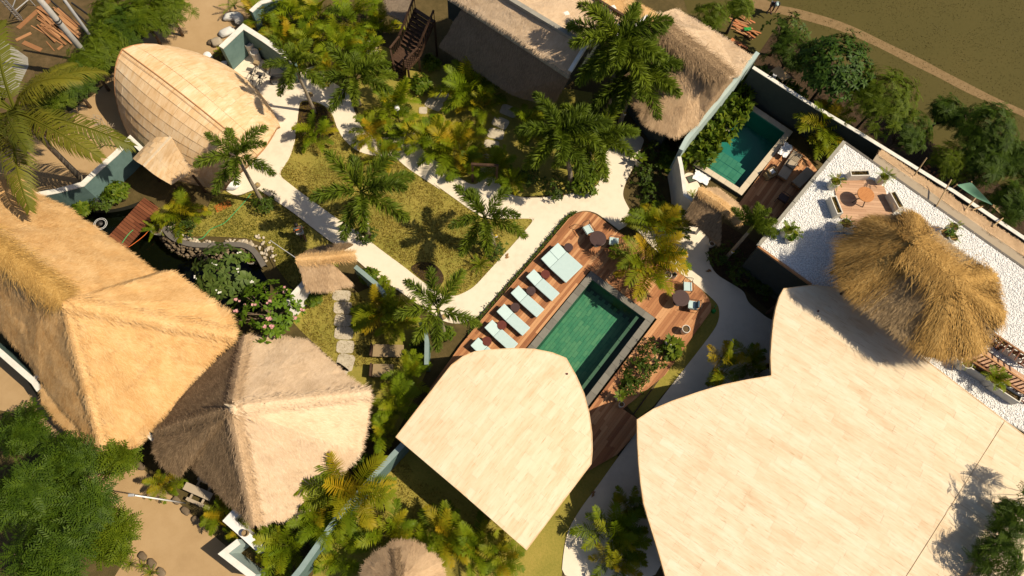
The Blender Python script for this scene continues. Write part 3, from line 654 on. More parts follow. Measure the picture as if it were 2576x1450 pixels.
# ---- timber deck
DECK = ('d 1075 985 y1 -140 1560 100 1270 830 430 1000 230 1100 110 1180 55 1270 30 1340 35 1420 70 1500 130 1590 200 1680 270 t7 1245 600 1300 640 1420 730 1480 800 1497 850 1490 905 '
        '1285 1190 1150 1380 t11 830 190 940 262 930 372 790 532 600 640 d 1380 1230')
deck_pl = [Vector((p.x, p.y, 0)) for p in WL(DECK, A_DECK)]
deck = thing('pool_deck', 'warm brown timber plank deck around the main pool', 'deck', PO(-1, 1, 0))
planks(deck, deck_pl, PU, .152, 'deck', A_DECK, hole=(-CW-.004, PL+CW, -CW-.004, PW+CW+.004), org=PO(0, 0))
mb = MB(); n = len(deck_pl)
mb.add([(p.x, p.y, -.02) for p in deck_pl]+[(p.x, p.y, A_DECK-.006) for p in deck_pl], [(i, (i+1) % n, (i+1) % n+n, i+n) for i in range(n)]); mb.world('deck_skirt', 'concrete', deck)
mb = MB()
for v in np.arange(-3.6, 7.6, .55):
    for a, b in (([-3, -CW-.05],) if -CW < v < PW+CW else ([-3, PL+3],)):
        q = [p for p in (PO(u, v) for u in np.arange(a, b, .25)) if pip(p.x, p.y, deck_pl)]
        if len(q) > 1: mb.bar(Vector((*q[0][:2], A_DECK-.085)), Vector((*q[-1][:2], A_DECK-.085)), .06, .09)
mb.world('joists', 'dark_timber', deck)

# ---- villa pool
vp = thing('plunge_pool', 'turquoise plunge pool with cream coping inside the walled villa', 'pool', (V2[0].x, V2[0].y, 0))
def VQ(s, t, z):   # s along the long side from the steps, t across
    a = V2[0].lerp(V2[3], s); b = V2[1].lerp(V2[2], s); p = a.lerp(b, t); return Vector((p.x, p.y, z))
mb = MB(); zf_ = -1.25; inn = [VQ(0, 0, 0), VQ(0, 1, 0), VQ(1, 1, 0), VQ(1, 0, 0)]; outr = grow(ccw(inn), .2); inn = ccw(inn)
mb.add([Vector((p.x, p.y, zf_)) for p in inn]+[Vector((p.x, p.y, .24)) for p in inn]+[Vector((p.x, p.y, .24)) for p in outr]+[Vector((p.x, p.y, -1.5)) for p in outr], [(0, 1, 2, 3)]+[(i+4*k, (i+1) % 4+4*k, (i+1) % 4+4*k+4, i+4*k+4) for k in range(3) for i in range(4)])
mb.world('basin', 'villa_tile', vp)
def vstep(s0, s1, t0, t1, z, nm):
    MB().prism(ccw([VQ(s0, t0, 0), VQ(s0, t1, 0), VQ(s1, t1, 0), VQ(s1, t0, 0)]), -1.24, z-.02).world(nm, 'villa_tile', vp)
    for i in range(max(1, int((s1-s0)*14))):
        for j in range(int((t1-t0)*9)):
            ns, nt = max(1, int((s1-s0)*14)), int((t1-t0)*9); sa, sb = s0+(s1-s0)*i/ns, s0+(s1-s0)*(i+1)/ns; ta, tb = t0+(t1-t0)*j/nt, t0+(t1-t0)*(j+1)/nt; e = .004
            MB().prism(ccw([VQ(sa+e, ta+e, 0), VQ(sa+e, tb-e, 0), VQ(sb-e, tb-e, 0), VQ(sb-e, ta+e, 0)]), z-.019, z+random.uniform(-.004, .004)).world('pool_tile', 'villa_step', vp)
vstep(.004, .17, .004, .85, -.10, 'step'); vstep(.172, .33, .004, .85, -.30, 'step'); vstep(.332, .42, .004, .70, -.62, 'step')
MB().add([VQ(0, 0, .16), VQ(0, 1, .16), VQ(1, 1, .16), VQ(1, 0, .16)], [(0, 1, 2, 3)]).world('water', 'villa_water', vp)
og = grow(inn, .19)
for i in range(4):
    a, b = og[i], og[(i+1) % 4]; x = (b-a).normalized(); coping(vp, Vector((a.x, a.y, 0))-x*(.19 if i % 2 else -.19), Vector((b.x, b.y, 0))+x*(.19 if i % 2 else -.19), 6, .38, .30, 'coping_cream')
mb = MB(); o3 = grow(inn, .37); mb.add([Vector((p.x, p.y, 0)) for p in o3]+[Vector((p.x, p.y, .26)) for p in o3], [(i, (i+1) % 4, (i+1) % 4+4, i+4) for i in range(4)]); mb.world('outer_face', 'dark_wall', vp)

# ---- koi pond
PZ = -.35
sheet('pond', 'dark green koi pond winding beside the big thatched roof', [pond_pts], PZ, 'pond_water')
pb = MB(); n = len(pond_pts); cen = sum(pond_pts, Vector())/n
pb.add([(p.x, p.y, .0) for p in pond_pts]+[(p.x, p.y, -1.0) for p in pond_pts], [(i, (i+1) % n, (i+1) % n+n, i+n) for i in range(n)])
tr = geometry.tessellate_polygon([pond_pts]); pb.add([(p.x, p.y, -1.0) for p in pond_pts], [tuple(t) for t in tr])
tag(pb.build('pond_bed', 'pond_bed'), 'dark bed and sides of the koi pond', 'pond bed', kind='structure')
kerb_px = L('y3 430 470 450 540 490 610 560 665 680 715 800 740 1000 742 1300 728 1400 750 1480 800 1540 880 1600 985')
kz = .38; kp = smooth_poly([W(p, kz) for p in kerb_px], 2, closed=False)
kerb = thing('pond_kerb', 'curved grey kerb above the stone-faced pond bank', 'kerb', (kp[0].x, kp[0].y, 0))
mb = MB()
for i in range(len(kp)-1):
    a, b = kp[i], kp[i+1]; d0 = (kp[min(i+1, len(kp)-1)]-kp[max(i-1, 0)]).normalized(); d1 = (kp[min(i+2, len(kp)-1)]-kp[i]).normalized(); n0 = Vector((-d0.y, d0.x, 0))*.15; n1 = Vector((-d1.y, d1.x, 0))*.15; z = Vector((0, 0, kz+.05))
    q = [a-n0, b-n1, b+n1, a+n0]; mb.add(q+[p-z for p in q], [(0, 1, 2, 3), (0, 4, 5, 1), (2, 6, 7, 3)])
mb.world('kerb_body', 'kerb_grey', kerb)
def stone_mesh(seed, m):
    r = random.Random(seed); bm = bmesh.new(); bmesh.ops.create_icosphere(bm, subdivisions=2, radius=.5)
    off = Vector((seed*3.1, 0, 0))
    for v in bm.verts: v.co *= 1+.28*noise.noise(v.co*1.6+off); v.co.z *= .6; v.co.y *= r.uniform(.7, 1)
    me = bpy.data.meshes.new('stone'); bm.to_mesh(me); bm.free(); me.materials.append(M_(m)); me.shade_smooth(); return me
COB = [stone_mesh(i, 'cobble') for i in range(5)]; RIV = [stone_mesh(i+9, 'river_stone') for i in range(5)]
def along(pl, t):
    t = t*(len(pl)-1); i = min(int(t), len(pl)-2); return pl[i].lerp(pl[i+1], t-i), (pl[i+1]-pl[i]).normalized()
for i in range(150):                                          # pale cobbles behind the kerb
    t = random.random(); p, d = along(kp, t); nn = Vector((-d.y, d.x, 0)); off = random.uniform(.2, .45 if t < .75 else 1.0); s = random.uniform(.12, .26)
    link('cobble', random.choice(COB), kerb, Vector((p.x+nn.x*off, p.y+nn.y*off, .05+s*.12))-kerb.location, (random.uniform(-.3, .3), random.uniform(-.3, .3), random.uniform(0, 6)), (s, s, s*.9))
for i in range(230):                                          # river stones facing the bank below it
    t = random.uniform(0, .93); p, d = along(kp, t); nn = Vector((-d.y, d.x, 0)); k = random.random(); off = -.16-k*.42*(1 if t < .6 else .5); s = random.uniform(.14, .3)
    link('river_stone', random.choice(RIV), kerb, Vector((p.x+nn.x*off, p.y+nn.y*off, .22-k*.68))-kerb.location, (random.uniform(-.5, .5), random.uniform(-.5, .5), random.uniform(0, 6)), (s, s, s))
# bridge
br = [W(p, .2) for p in L('t5 815 335 945 432 1215 130 1085 40')]
bridge = thing('footbridge', 'reddish timber footbridge over the koi pond', 'bridge', (br[0].x, br[0].y, 0))
ba = math.atan2((br[1]-br[0]).y, (br[1]-br[0]).x)
planks(bridge, [Vector((p.x, p.y, 0)) for p in br], ba, .185, 'bridge', .2, lens=(4, 5), gap=.02)
for a, b in ((br[0], br[3]), (br[1], br[2])):
    MB().bar(Vector((*a.lerp(br[1 if a is br[0] else 0], .12)[:2], .12)), Vector((*b.lerp(br[2 if b is br[3] else 3], .12)[:2], .12)), .09, .09).world('beam', 'dark_timber', bridge)
for q in (.04, .55): 
    for a, b in ((br[0], br[3]), (br[1], br[2])): p = a.lerp(b, q); MB().tube([(p.x, p.y, -1.0), (p.x, p.y, .12)], .05).world('pile', 'dark_timber', bridge)
# bubbler
f = P1('t5 757 240', PZ); fo = thing('fountain', 'small bubbling fountain head in the koi pond', 'fountain', (f.x, f.y, -1.0))
MB().lathe([(.10, 0), (.09, .68), (.17, .70), (.17, .73), (.03, .80)], n=14).build('spout', 'metal_dark', fo)
for r_ in (.28, .36): MB().lathe([(r_, .655), (r_+.012, .662), (r_+.024, .655)], n=24).build('ripple', 'cloth_white', fo)
# ---- stepping stones
def stones(label, s, z=.045):
    it = s.split(); key = it[0]; vals = list(map(float, it[1:])); r0 = None; rr = random.Random(len(s)); root = None
    for i in range(0, len(vals), 5):
        x, y, w, h, rot = vals[i:i+5]; sc = ZO[key][2]/1933.0*K; p = L(f'{key} {x} {y}')[0]; c = W(p); m = mpp(p)*sc
        if root is None: root = thing('stepping_stones', label, 'stepping stones', (c.x, c.y, 0), kind='structure')
        n = 20; poly = []
        for k in range(n):
            a = 2*math.pi*k/n; ca, sa = math.cos(a), math.sin(a); e = .42
            poly.append((math.copysign(abs(ca)**e, ca)*w*m/2*(1+rr.uniform(-.03, .03)), math.copysign(abs(sa)**e, sa)*h*m/2*(1+rr.uniform(-.03, .03))))
        MB().prism(poly, 0, z).build('stepping_stone', 'stepping', root, Vector((c.x, c.y, 0))-root.location, (0, 0, math.radians(rot)))
stones('row of square stepping stones leading down from the thatched gate', 't6 645 782 135 85 -4 652 873 135 98 -2 654 970 130 98 -3 662 1065 142 100 -3 672 1168 132 102 -3 672 1285 135 130 -10 640 1336 120 60 -35')
stones('rounded square stepping stones climbing to the shaded bungalow', 'y6 890 160 200 140 -25 792 295 190 140 -28 740 425 190 140 -12 690 545 170 110 -10 655 690 150 90 -8 655 850 190 90 -3')
stones('stepping stones between the palm clumps below the staircase', 't2 1470 615 90 110 -30 1390 720 115 100 -35 1340 790 130 90 -28 1258 836 62 62 0')
# ================================================================== BUILDINGS
def sup(root, pts, z1, r=.09, m='dark_timber', name='post', z0=0.0):
    for p in pts: MB().tube([(p.x, p.y, z0), (p.x, p.y, z1)], r, 8).world(name, m, root)
def inset(poly, d):
    q = ccw([Vector((p.x, p.y, 0)) for p in poly]); return grow(q, -d)
def plan(ps): return [Vector((p.x, p.y, 0)) for p in ps]

# ---- leaf-shaped shingle roof over the pool bar
def solve(px, zf):
    z = 3.0
    for _ in range(6): p = W(px, z); z = zf(p.x, p.y)
    return W(px, z)
lc = W((1250, 1110), 3.1)
def zleaf(x, y): return 3.05+.30*max(0, 1-((x-lc.x)**2+(y-lc.y)**2)/36)
leaf_px = [(995, 1100), (1060, 1015), (1135, 918), (1165, 896), (1195, 884), (1240, 879), (1290, 876), (1345, 878), (1390, 887), (1425, 901), (1450, 945), (1470, 990), (1483, 1040), (1490, 1090), (1491, 1135), (1488, 1168), (1405, 1278), (1325, 1385), (1160, 1240)]
leaf_o = [solve(p, zleaf) for p in leaf_px]; lr = thing('leaf_roof_pavilion', 'cream leaf-shaped shingle roof at the end of the pool', 'pavilion', (lc.x, lc.y, 0))
shingle_roof(lr, [(p.x, p.y) for p in leaf_o], zleaf, math.radians(50), 'shingle_leaf', seed=4)
li = inset(leaf_o, 1.0); sup(lr, li[::3], 2.98, .1)
MB().prism(inset(leaf_o[:2]+[W((1160, 1060), 3), W((1280, 1200), 3)]+leaf_o[-3:], .9), .0, 2.95).world('wall_body', 'dark_wall', lr)
# ---- heart-shaped shingle roof
tip = W((1602, 1056), 3.1); seamx = W((2527, 1061), 3.9).x
def zheart(x, y): return 3.62+.045*(min(x, 22)-tip.x)+.012*y*0
heart_px = [(1971, 726), (2010, 721), (2044, 717), (2108, 724), (2150, 758), (2230, 822), (2311, 892), (2420, 975), (2518, 1050), (2600, 1112), (2700, 1180), (2800, 1270), (2800, 1560), (1705, 1560), (1673, 1450), (1653, 1380), (1633, 1316), (1618, 1266), (1611, 1216), (1606, 1165), (1603, 1110), (1602, 1056),
            (1643, 1029), (1690, 1009), (1757, 986), (1817, 968), (1880, 955), (1940, 945), (1938, 900), (1941, 851), (1946, 805), (1952, 774), (1960, 747)]
heart_o = [solve(p, zheart) for p in heart_px]; hc = W((2150, 1200), 3.6); hr = thing('heart_roof_hall', 'huge pale shingle roof with a notched heart outline', 'hall', (hc.x, hc.y, 0))
shingle_roof(hr, [(p.x, p.y) for p in heart_o], zheart, math.radians(-36), 'shingle', du=1.3, dv=.40, seed=9)
sa, sb = solve((2527, 1061), zheart), solve((2280, 1450), zheart); MB().tube([solve((2527+(2280-2527)*k/14, 1061+(1450-1061)*k/14), zheart)+Vector((0, 0, .02)) for k in range(15)], .010, 5).world('ridge_seam', 'shingle_gold', hr)
for s_, m_ in (('x1 1517 1403', 'table_red'), ('t7 410 1372', 'table_red')):
    p = L(s_)[0]; q = solve(p, zheart if s_[0] == 'x' else zleaf); MB().lathe([(.05, 0), (.05, .06), (.0, .07)], n=10).build('roof_vent', m_, hr if s_[0] == 'x' else lr, q-(hr if s_[0] == 'x' else lr).location)
hi = [W(p, 3) for p in ((1760, 1080), (1990, 1010), (2060, 800), (2230, 880), (2560, 1130), (2700, 1300), (2700, 1500), (1800, 1500))]
MB().prism(ccw(plan(hi)), 0, 3.5).world('wall_body', 'dark_wall', hr); sup(hr, [W(p, 3) for p in ((1640, 1070), (1650, 1250), (1985, 745), (1965, 900), (1720, 1400))], 3.55, .1)

# ---- shingled barrel roof (reception)
b0s = P1('t1 960 985', .0); a0 = P1('t1 922 375', 4.3); a1 = W((648, 392), 2.7); b1s = W((568, 478), 0)
ax = Vector((a1.x-a0.x, a1.y-a0.y, 0)).normalized(); sd = Vector((ax.y, -ax.x, 0))     # sd points to the south side
w0 = abs((Vector((b0s.x, b0s.y, 0))-Vector((a0.x, a0.y, 0))).dot(sd)); w1 = abs((Vector((b1s.x, b1s.y, 0))-Vector((a1.x, a1.y, 0))).dot(sd))
o0 = (Vector((b0s.x, b0s.y, 0))-Vector((a0.x, a0.y, 0))).dot(ax)
S0 = Vector((b0s.x, b0s.y, 0)); A0 = Vector((a0.x, a0.y, 0)); N0 = A0-sd*w0*1.2+ax*o0; S1 = Vector((b1s.x, b1s.y, 0)); A1 = Vector((a1.x, a1.y, 0)); N1 = W((704, 322), 0)
def barrel(s, t):
    """s along the ridge 0..1, t 0 south base .. 1 north base"""
    k = math.sin(math.pi*min(1, s*1.02))**.9; A = A0.lerp(A1, s); S = S0.lerp(S1, s)+sd*1.1*k; N = N0.lerp(N1, s)-sd*1.15*math.sin(math.pi*s**.75)**.75; h = a0.z*(1-s)+a1.z*s+.4*math.sin(math.pi*s)
    x = math.cos(math.pi*t); x = math.copysign(abs(x)**.85, x); q = abs(x); z = h*max(0, 1-q**2.2)**.72*(1-.14*q)
    p = A.lerp(S if x > 0 else N, q)+ax*(s**4*.45*math.sin(math.pi*q)**.8); return Vector((p.x, p.y, z))
rec = thing('barrel_roof_reception', 'golden shingled barrel-vault roof tapering toward the courtyard', 'building', (a0.x, a0.y, 0))
mb = MB(); ns, nt = 16, 24; g = [[barrel(i/ns, j/nt) for j in range(nt+1)] for i in range(ns+1)]
def shrink(p): return Vector((p.x, p.y, p.z-.03))
mb.add([shrink(p) for r in g for p in r], [(i*(nt+1)+j, (i+1)*(nt+1)+j, (i+1)*(nt+1)+j+1, i*(nt+1)+j+1) for i in range(ns) for j in range(nt)]); mb.world('roof_shell', 'shingle_gold', rec)
NT = 22; cells = []
for j in range(NT):
    s = -random.random()*.06
    while s < 1:
        l = random.uniform(.055, .085); cells.append((max(s, 0)+.0008, min(s+l, 1)-.0008, j/NT+.001, (j+1)/NT-.001)); s += l
def bpiece(sa, sb, ta, tb):
    h = random.uniform(.0, .012); q = [barrel(sa, ta), barrel(sb, ta), barrel(sb, tb), barrel(sa, tb)]; nn = (q[1]-q[0]).cross(q[3]-q[0]).normalized(); nn = nn if nn.dot(q[0]-Vector((a0.lerp(a1, .5).x, a0.lerp(a1, .5).y, 0))) > 0 else -nn
    lo = nn*(.026 if ta < .5 else .002); hi_ = nn*(.002 if ta < .5 else .026)   # each course laps the one below
    t = [q[0]+lo+nn*h, q[1]+lo+nn*h, q[2]+hi_+nn*h, q[3]+hi_+nn*h]; return [*t, *[p-nn*.022 for p in t]], [(0, 1, 2, 3), (0, 4, 5, 1), (1, 5, 6, 2), (2, 6, 7, 3), (3, 7, 4, 0)]
cells.sort(key=lambda c: abs((c[2]+c[3])/2-.42))
for c in cells[:300]: wpart('shingle', fast_mesh('shingle', *bpiece(*c), 'shingle_gold'), rec)
mb = MB()
for c in cells[300:]: mb.add(*bpiece(*c))
mb.world('side_shingles', 'shingle_gold', rec)['kind'] = 'stuff'
rp = [barrel(i/14, .5)+Vector((0, 0, .03)) for i in range(14)]; MB().tube(rp, .035, 6).world('ridge_pole', 'lumber', rec); MB().tube([p+sd*.22-Vector((0, 0, .0)) for p in rp], .012, 5).world('ridge_wire', 'lumber', rec)
ea = [barrel(0, j/30) for j in range(31)]; MB().tube(ea, .05, 6).world('arch_rim', 'lumber', rec); ea = [barrel(1, j/30) for j in range(31)]; MB().tube(ea, .05, 6).world('arch_rim', 'lumber', rec)
q = [barrel(.06, j/20) for j in range(21)]; mb = MB(); mb.add(q+[Vector((*sum(q, Vector()).xy/21, 0))], [(i, i+1, 21) for i in range(20)]); mb.world('end_wall', 'dark_timber', rec)
# annex beside it
def zq(s, z): return [W(p, zz) for p, zz in zip(L(s), z)]
an = zq('t1 1000 1195 1150 1042 1288 1036 1085 1255', (2.3, 3.2, 3.5, 2.7)); an2 = zq('t1 1085 1255 1288 1036 1465 1285 1290 1395', (2.7, 3.5, 2.7, 2.2))
anx = thing('shingled_annex', 'small cream shingled canopy leaning on the barrel roof', 'canopy', (an[3].x, an[3].y, 0))
def tile_quad(root, q, nu, nv, m, seed=1, bulge=0, end=None):
    r = random.Random(seed); nn = (q[1]-q[0]).cross(q[3]-q[0]).normalized(); nn = nn if nn.z > 0 else -nn
    def F(u, v):
        p = q[0].lerp(q[3], u).lerp(q[1].lerp(q[2], u), v); return p+nn*bulge*math.sin(math.pi*u)
    mb = MB(); k = 6; mb.add([F(i/k, j/k)-nn*.03 for i in range(k+1) for j in range(k+1)]+[F(i/k, j/k)-nn*.10 for i in range(k+1) for j in range(k+1)], [(i*7+j, i*7+j+1, i*7+j+8, i*7+j+7) for i in range(k) for j in range(k)]+[(49+i*7+j, 49+i*7+j+1, 49+i*7+j+8, 49+i*7+j+7) for i in range(k) for j in range(k)]+[(i, i+1, i+50, i+49) for i in range(6)]+[(42+i, 43+i, 92+i, 91+i) for i in range(6)]+[(i*7, i*7+7, i*7+56, i*7+49) for i in range(6)]+[(i*7+6, i*7+13, i*7+62, i*7+55) for i in range(6)]); mb.world('roof_shell', m, root)
    for j in range(nv):
        u = -r.random()/nu
        while u < 1:
            l = r.uniform(.8, 1.2)/nu; a, b = max(0, u)+.0015, min(1, u+l)-.0015; u += l
            if b-a < .03: continue
            t = [F(a, j/nv+.0015), F(b, j/nv+.0015), F(b, (j+1)/nv-.0015), F(a, (j+1)/nv-.0015)]; h = nn*r.uniform(0, .006); t = [p+h for p in t]
            if (t[1]-t[0]).cross(t[3]-t[0]).z < 0: t = [t[0], t[3], t[2], t[1]]
            wpart('shingle', fast_mesh('shingle', [*t, *[p-nn*.02 for p in t]], [(0, 1, 2, 3), (0, 4, 5, 1), (1, 5, 6, 2), (2, 6, 7, 3), (3, 7, 4, 0)], m), root)
tile_quad(anx, an, 2, 5, 'shingle_gold', 2, .12); tile_quad(anx, an2, 4, 5, 'shingle_gold', 3, .25)
MB().bar(an2[0]+Vector((0, 0, .02)), an2[1]+Vector((0, 0, .02)), .14, .05).world('ridge_cap', 'shingle', anx)
sup(anx, [an[0].lerp(an2[2], .15), an2[3].lerp(an[1], .12), an[1].lerp(an2[3], .12), an2[2].lerp(an[0], .1)], 1.95, .07)

# ---- big golden thatched restaurant roof on the left
def T3(lst): return [W(p, z) for p, z in lst]
E_ = 2.7
Rg = T3([((-140, 540), 6.6), ((0, 628), 6.6), ((90, 697), 6.6), ((163, 760), 6.4)])
NEe = T3([((40, 440), E_), ((75, 480), E_), ((167, 522), E_), ((240, 577), E_), ((320, 632), E_), ((390, 686), E_), ((430, 681), E_+.1), ((485, 722), E_), ((540, 762), E_), ((580, 795), E_), ((592, 845), E_)])
SEe = T3([((500, 935), E_), ((405, 1045), E_), ((340, 1122), E_), ((262, 1138), E_)])
SWe = T3([((190, 1062), E_), ((100, 955), E_), ((50, 880), E_), ((0, 832), E_), ((-150, 720), E_)])
NW = W((-150, 430), E_)
bt = thing('thatched_restaurant', 'largest golden thatched hip roof beside the koi pond', 'building', (W((230, 800)).x, W((230, 800)).y, 0))
fc = [[Rg[0], Rg[1], NEe[1], NEe[0], NW], [Rg[1], Rg[2], NEe[3], NEe[2], NEe[1]], [Rg[2], Rg[3], NEe[6], NEe[5], NEe[4], NEe[3]], [Rg[3], NEe[10], NEe[9], NEe[8], NEe[7], NEe[6]], [Rg[3], SEe[3], SEe[2], SEe[1], SEe[0], NEe[10]],
      [Rg[3], Rg[2], SWe[1], SWe[0], SEe[3]], [Rg[2], Rg[1], SWe[3], SWe[2], SWe[1]], [Rg[1], Rg[0], SWe[4], SWe[3]], [Rg[0], NW, SWe[4]]]
thatch(bt, fc, 'thatch_gold', 190, (.3, .65), .032, rough=.10, sm=1)
straw_ridge(bt, [Rg[0], Rg[1], Rg[2], Rg[3]], 'thatch_ochre', .8, .16, 420, (.4, .8))
straw_ridge(bt, [Rg[3], Rg[3].lerp(SEe[3], .5)+Vector((0, 0, .05)), SEe[3]+Vector((0, 0, .05))], 'thatch_gold', .30, .02, 260, (.25, .5), along=.5)
straw_ridge(bt, [Rg[3], Rg[3].lerp(NEe[10], .5)+Vector((0, 0, .05)), NEe[10]+Vector((0, 0, .05))], 'thatch_gold', .5, .0, 220, (.25, .5), along=.5)
low = T3([((105, 958), 2.45), ((200, 1050), 2.45), ((262, 1128), 2.45), ((264, 1140), 2.0), ((225, 1128), 2.0), ((160, 1075), 2.0), ((103, 1010), 2.0)])
thatch(bt, [[low[0], low[1], low[5], low[6]], [low[1], low[2], low[3], low[4], low[5]]], 'thatch_gold', 200, name='lower_thatch', thick=.2)
MB().prism(inset(NEe+SEe+SWe+[NW], 1.0), 0, 2.75).world('wall_body', 'dark_wall', bt)
# ---- pyramid thatched roof
ap = W((587, 1027), 5.9); ee = 2.5
ring_px = [(622, 846), (700, 845), (775, 857), (862, 935), (932, 990), (925, 1055), (905, 1140), (830, 1225), (742, 1318), (690, 1308), (645, 1322), (588, 1280), (525, 1215), (470, 1160), (452, 1200), (400, 1165), (384, 1130), (392, 1088), (440, 1010), (520, 930)]
ring = [W(p, 3.0 if i in (8, 9) else ee) for i, p in enumerate(ring_px)]
def on_plane(px, a, b, c):
    n_ = (b-a).cross(c-a); o = Vector((0, 0, CAMH)); d = W(px, 0)-o; p = o+d*((a-o).dot(n_)/d.dot(n_)); return p if p.z > 1.5 else W(px, 1.5)
for i in (7, 8, 9): ring[i] = on_plane(ring_px[i], ap, ring[10], ring[6])
for i in (1, 2, 3): ring[i] = on_plane(ring_px[i], ap, ring[0], ring[4])
py = thing('pyramid_thatch_roof', 'pointed thatched roof with four hips meeting at a carved finial', 'building', (W((640, 1090)).x, W((640, 1090)).y, 0))
def cone(idx, mtl, nm): thatch(py, [[ap, ring[b], ring[a]] for a, b in zip(idx[:-1], idx[1:])], mtl, 200, (.25, .55), .03, name=nm, rough=.06, sm=1)
cone([0, 1, 2, 3, 4], 'thatch_cream', 'thatch'); cone([4, 5, 6, 7, 8, 9, 10], 'thatch_cream', 'thatch'); cone([10, 11, 12, 13, 14, 15, 16, 17], 'thatch_brown', 'thatch'); cone([17, 18, 19, 0], 'thatch_brown', 'thatch')  # left faces use darker straw: shade away from the sun painted in
for k, m_ in ((0, 'thatch_tan'), (4, 'thatch_cream'), (10, 'thatch_tan'), (17, 'thatch_brown')): straw_ridge(py, [ap, ap.lerp(ring[k], .5)+Vector((0, 0, .06)), ring[k]+Vector((0, 0, .06))], m_, .42, .12, 200, (.3, .6), along=.55)
b = MB(); b.lathe([(.34, -.35), (.22, .0), (.12, .14), (.10, .2)], n=14)
b.build('apex_cap', 'thatch_cream', py, ap-py.location); fm = MB(); fm.tube([(0, 0, .15), (-.05, .02, .35), (-.14, .05, .5), (-.2, .06, .62)], [.07, .06, .045, .015], 8); fm.tube([(-.05, .02, .35), (.02, .01, .48)], [.035, .01], 6); fm.build('finial', 'weathered', py, ap-py.location)
MB().prism(inset(ring, 1.1), 0, 2.5).world('wall_body', 'dark_wall', py)
# ---- two gate roofs
def gate(label, ridge, e1, e2, m1, m2, mr, posts, rz=3.3, ez=2.35):
    R = [W(p, rz) for p in L(ridge)]; A = [W(p, ez) for p in L(e1)]; B = [W(p, ez) for p in L(e2)]
    g_ = thing('thatched_gate', label, 'gate', (R[0].lerp(R[1], .5).x, R[0].lerp(R[1], .5).y, 0))
    thatch(g_, [[R[0], R[1], *reversed(A)]], m1, 320, (.25, .5), .028, thick=.2, jitter=.2); thatch(g_, [[R[0], R[1], *reversed(B)]], m2, 320, (.25, .5), .028, thick=.2, jitter=.2)
    straw_ridge(g_, R, mr, .30, .12, 380, (.3, .5), along=.25)
    c = [R[0].lerp(R[1], .15), R[0].lerp(R[1], .85)]
    d = (R[1]-R[0]); d.z = 0; n_ = Vector((-d.y, d.x, 0)).normalized()
    for p in c:
        for k in (-.45, .45): MB().box((p.x+n_.x*k, p.y+n_.y*k, 1.25), (.16, .16, 2.5), math.atan2(d.y, d.x)).world('post', posts, g_)
        MB().bar(Vector((p.x, p.y, 2.5))-n_*.6, Vector((p.x, p.y, 2.5))+n_*.6, .12).world('beam', posts, g_); MB().bar(Vector((p.x, p.y, 2.5)), Vector((p.x, p.y, rz-.15)), .1).world('king_post', posts, g_)
    MB().bar(Vector((c[0].x, c[0].y, rz-.2)), Vector((c[1].x, c[1].y, rz-.2)), .1).world('ridge_beam', posts, g_); return g_
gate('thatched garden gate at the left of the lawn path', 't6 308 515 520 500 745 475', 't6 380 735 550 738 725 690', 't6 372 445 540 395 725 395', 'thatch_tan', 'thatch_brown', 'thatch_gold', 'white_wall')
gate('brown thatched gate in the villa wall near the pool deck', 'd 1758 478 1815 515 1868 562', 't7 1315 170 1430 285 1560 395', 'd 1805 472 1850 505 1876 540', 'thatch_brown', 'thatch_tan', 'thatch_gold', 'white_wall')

# ---- two-storey bungalow at the top with its staircase
rz, ez = 6.35, 5.6
R2 = [W(p, rz) for p in ((1180, -62), (1290, 8), (1473, 118))]; S2 = [W(p, ez) for p in ((1040, -70), (1165, 7), (1290, 88), (1433, 183))]; N2 = [W(p, ez) for p in ((1330, -100), (1500, 2), (1585, 52))]
bg = thing('two_storey_bungalow', 'two-storey thatched bungalow at the top edge with a pale ridge', 'building', (W((1330, 60)).x, W((1330, 60)).y, 0))
thatch(bg, [[R2[0], R2[1], S2[2], S2[1], S2[0]], [R2[1], R2[2], S2[3], S2[2]]], 'thatch_cream', 190, (.3, .6), .03, rough=.08, jitter=.3)
thatch(bg, [[R2[0], R2[1], N2[1], N2[0]], [R2[1], R2[2], N2[2], N2[1]]], 'thatch_cream', 170, (.3, .6), .03)
for a, b in zip(R2[:-1], R2[1:]): MB().bar(a+Vector((0, 0, .12)), b+Vector((0, 0, .12)), .28, .22).world('ridge_cap', 'concrete', bg)
for a, b in zip(S2[:-1], S2[1:]): MB().bar(a+Vector((0, 0, -.35)), b+Vector((0, 0, -.35)), .12, .3).world('gutter', 'concrete', bg)
MB().bar(R2[2]+Vector((0, 0, .1)), S2[3]+Vector((0, 0, .1)), .2, .25).world('verge_board', 'white_wall', bg); MB().bar(R2[2]+Vector((0, 0, .1)), N2[2]+Vector((0, 0, .1)), .2, .25).world('verge_board', 'white_wall', bg)
up = inset([S2[0], S2[3], N2[2], N2[0]], .8); MB().prism(up, 2.5, 5.75).world('upper_wall', 'dark_wall', bg)
LR_t = [W(p, 5.1) for p in L('z3 700 -60 1540 60 t3 0 300 430 570')]; LR_b = [W(p, 2.2) for p in L('z3 330 40 1180 690 t2 1933 705 t3 300 800')]
LRm = [LR_t[0].lerp(LR_b[0], .5)]
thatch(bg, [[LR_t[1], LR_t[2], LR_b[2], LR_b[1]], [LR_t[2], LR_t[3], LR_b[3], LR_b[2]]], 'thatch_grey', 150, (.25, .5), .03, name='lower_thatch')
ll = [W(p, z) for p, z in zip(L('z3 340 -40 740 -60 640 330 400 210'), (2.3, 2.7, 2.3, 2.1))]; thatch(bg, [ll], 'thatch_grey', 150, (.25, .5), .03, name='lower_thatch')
lw = inset([LR_t[0], LR_t[3], N2[2], N2[0]], .0); MB().prism(ccw(plan([W(p, 0) for p in ((1150, -60), (1420, 120), (1560, 60), (1330, -80))])), 0, 2.5).world('lower_wall', 'dark_wall', bg)
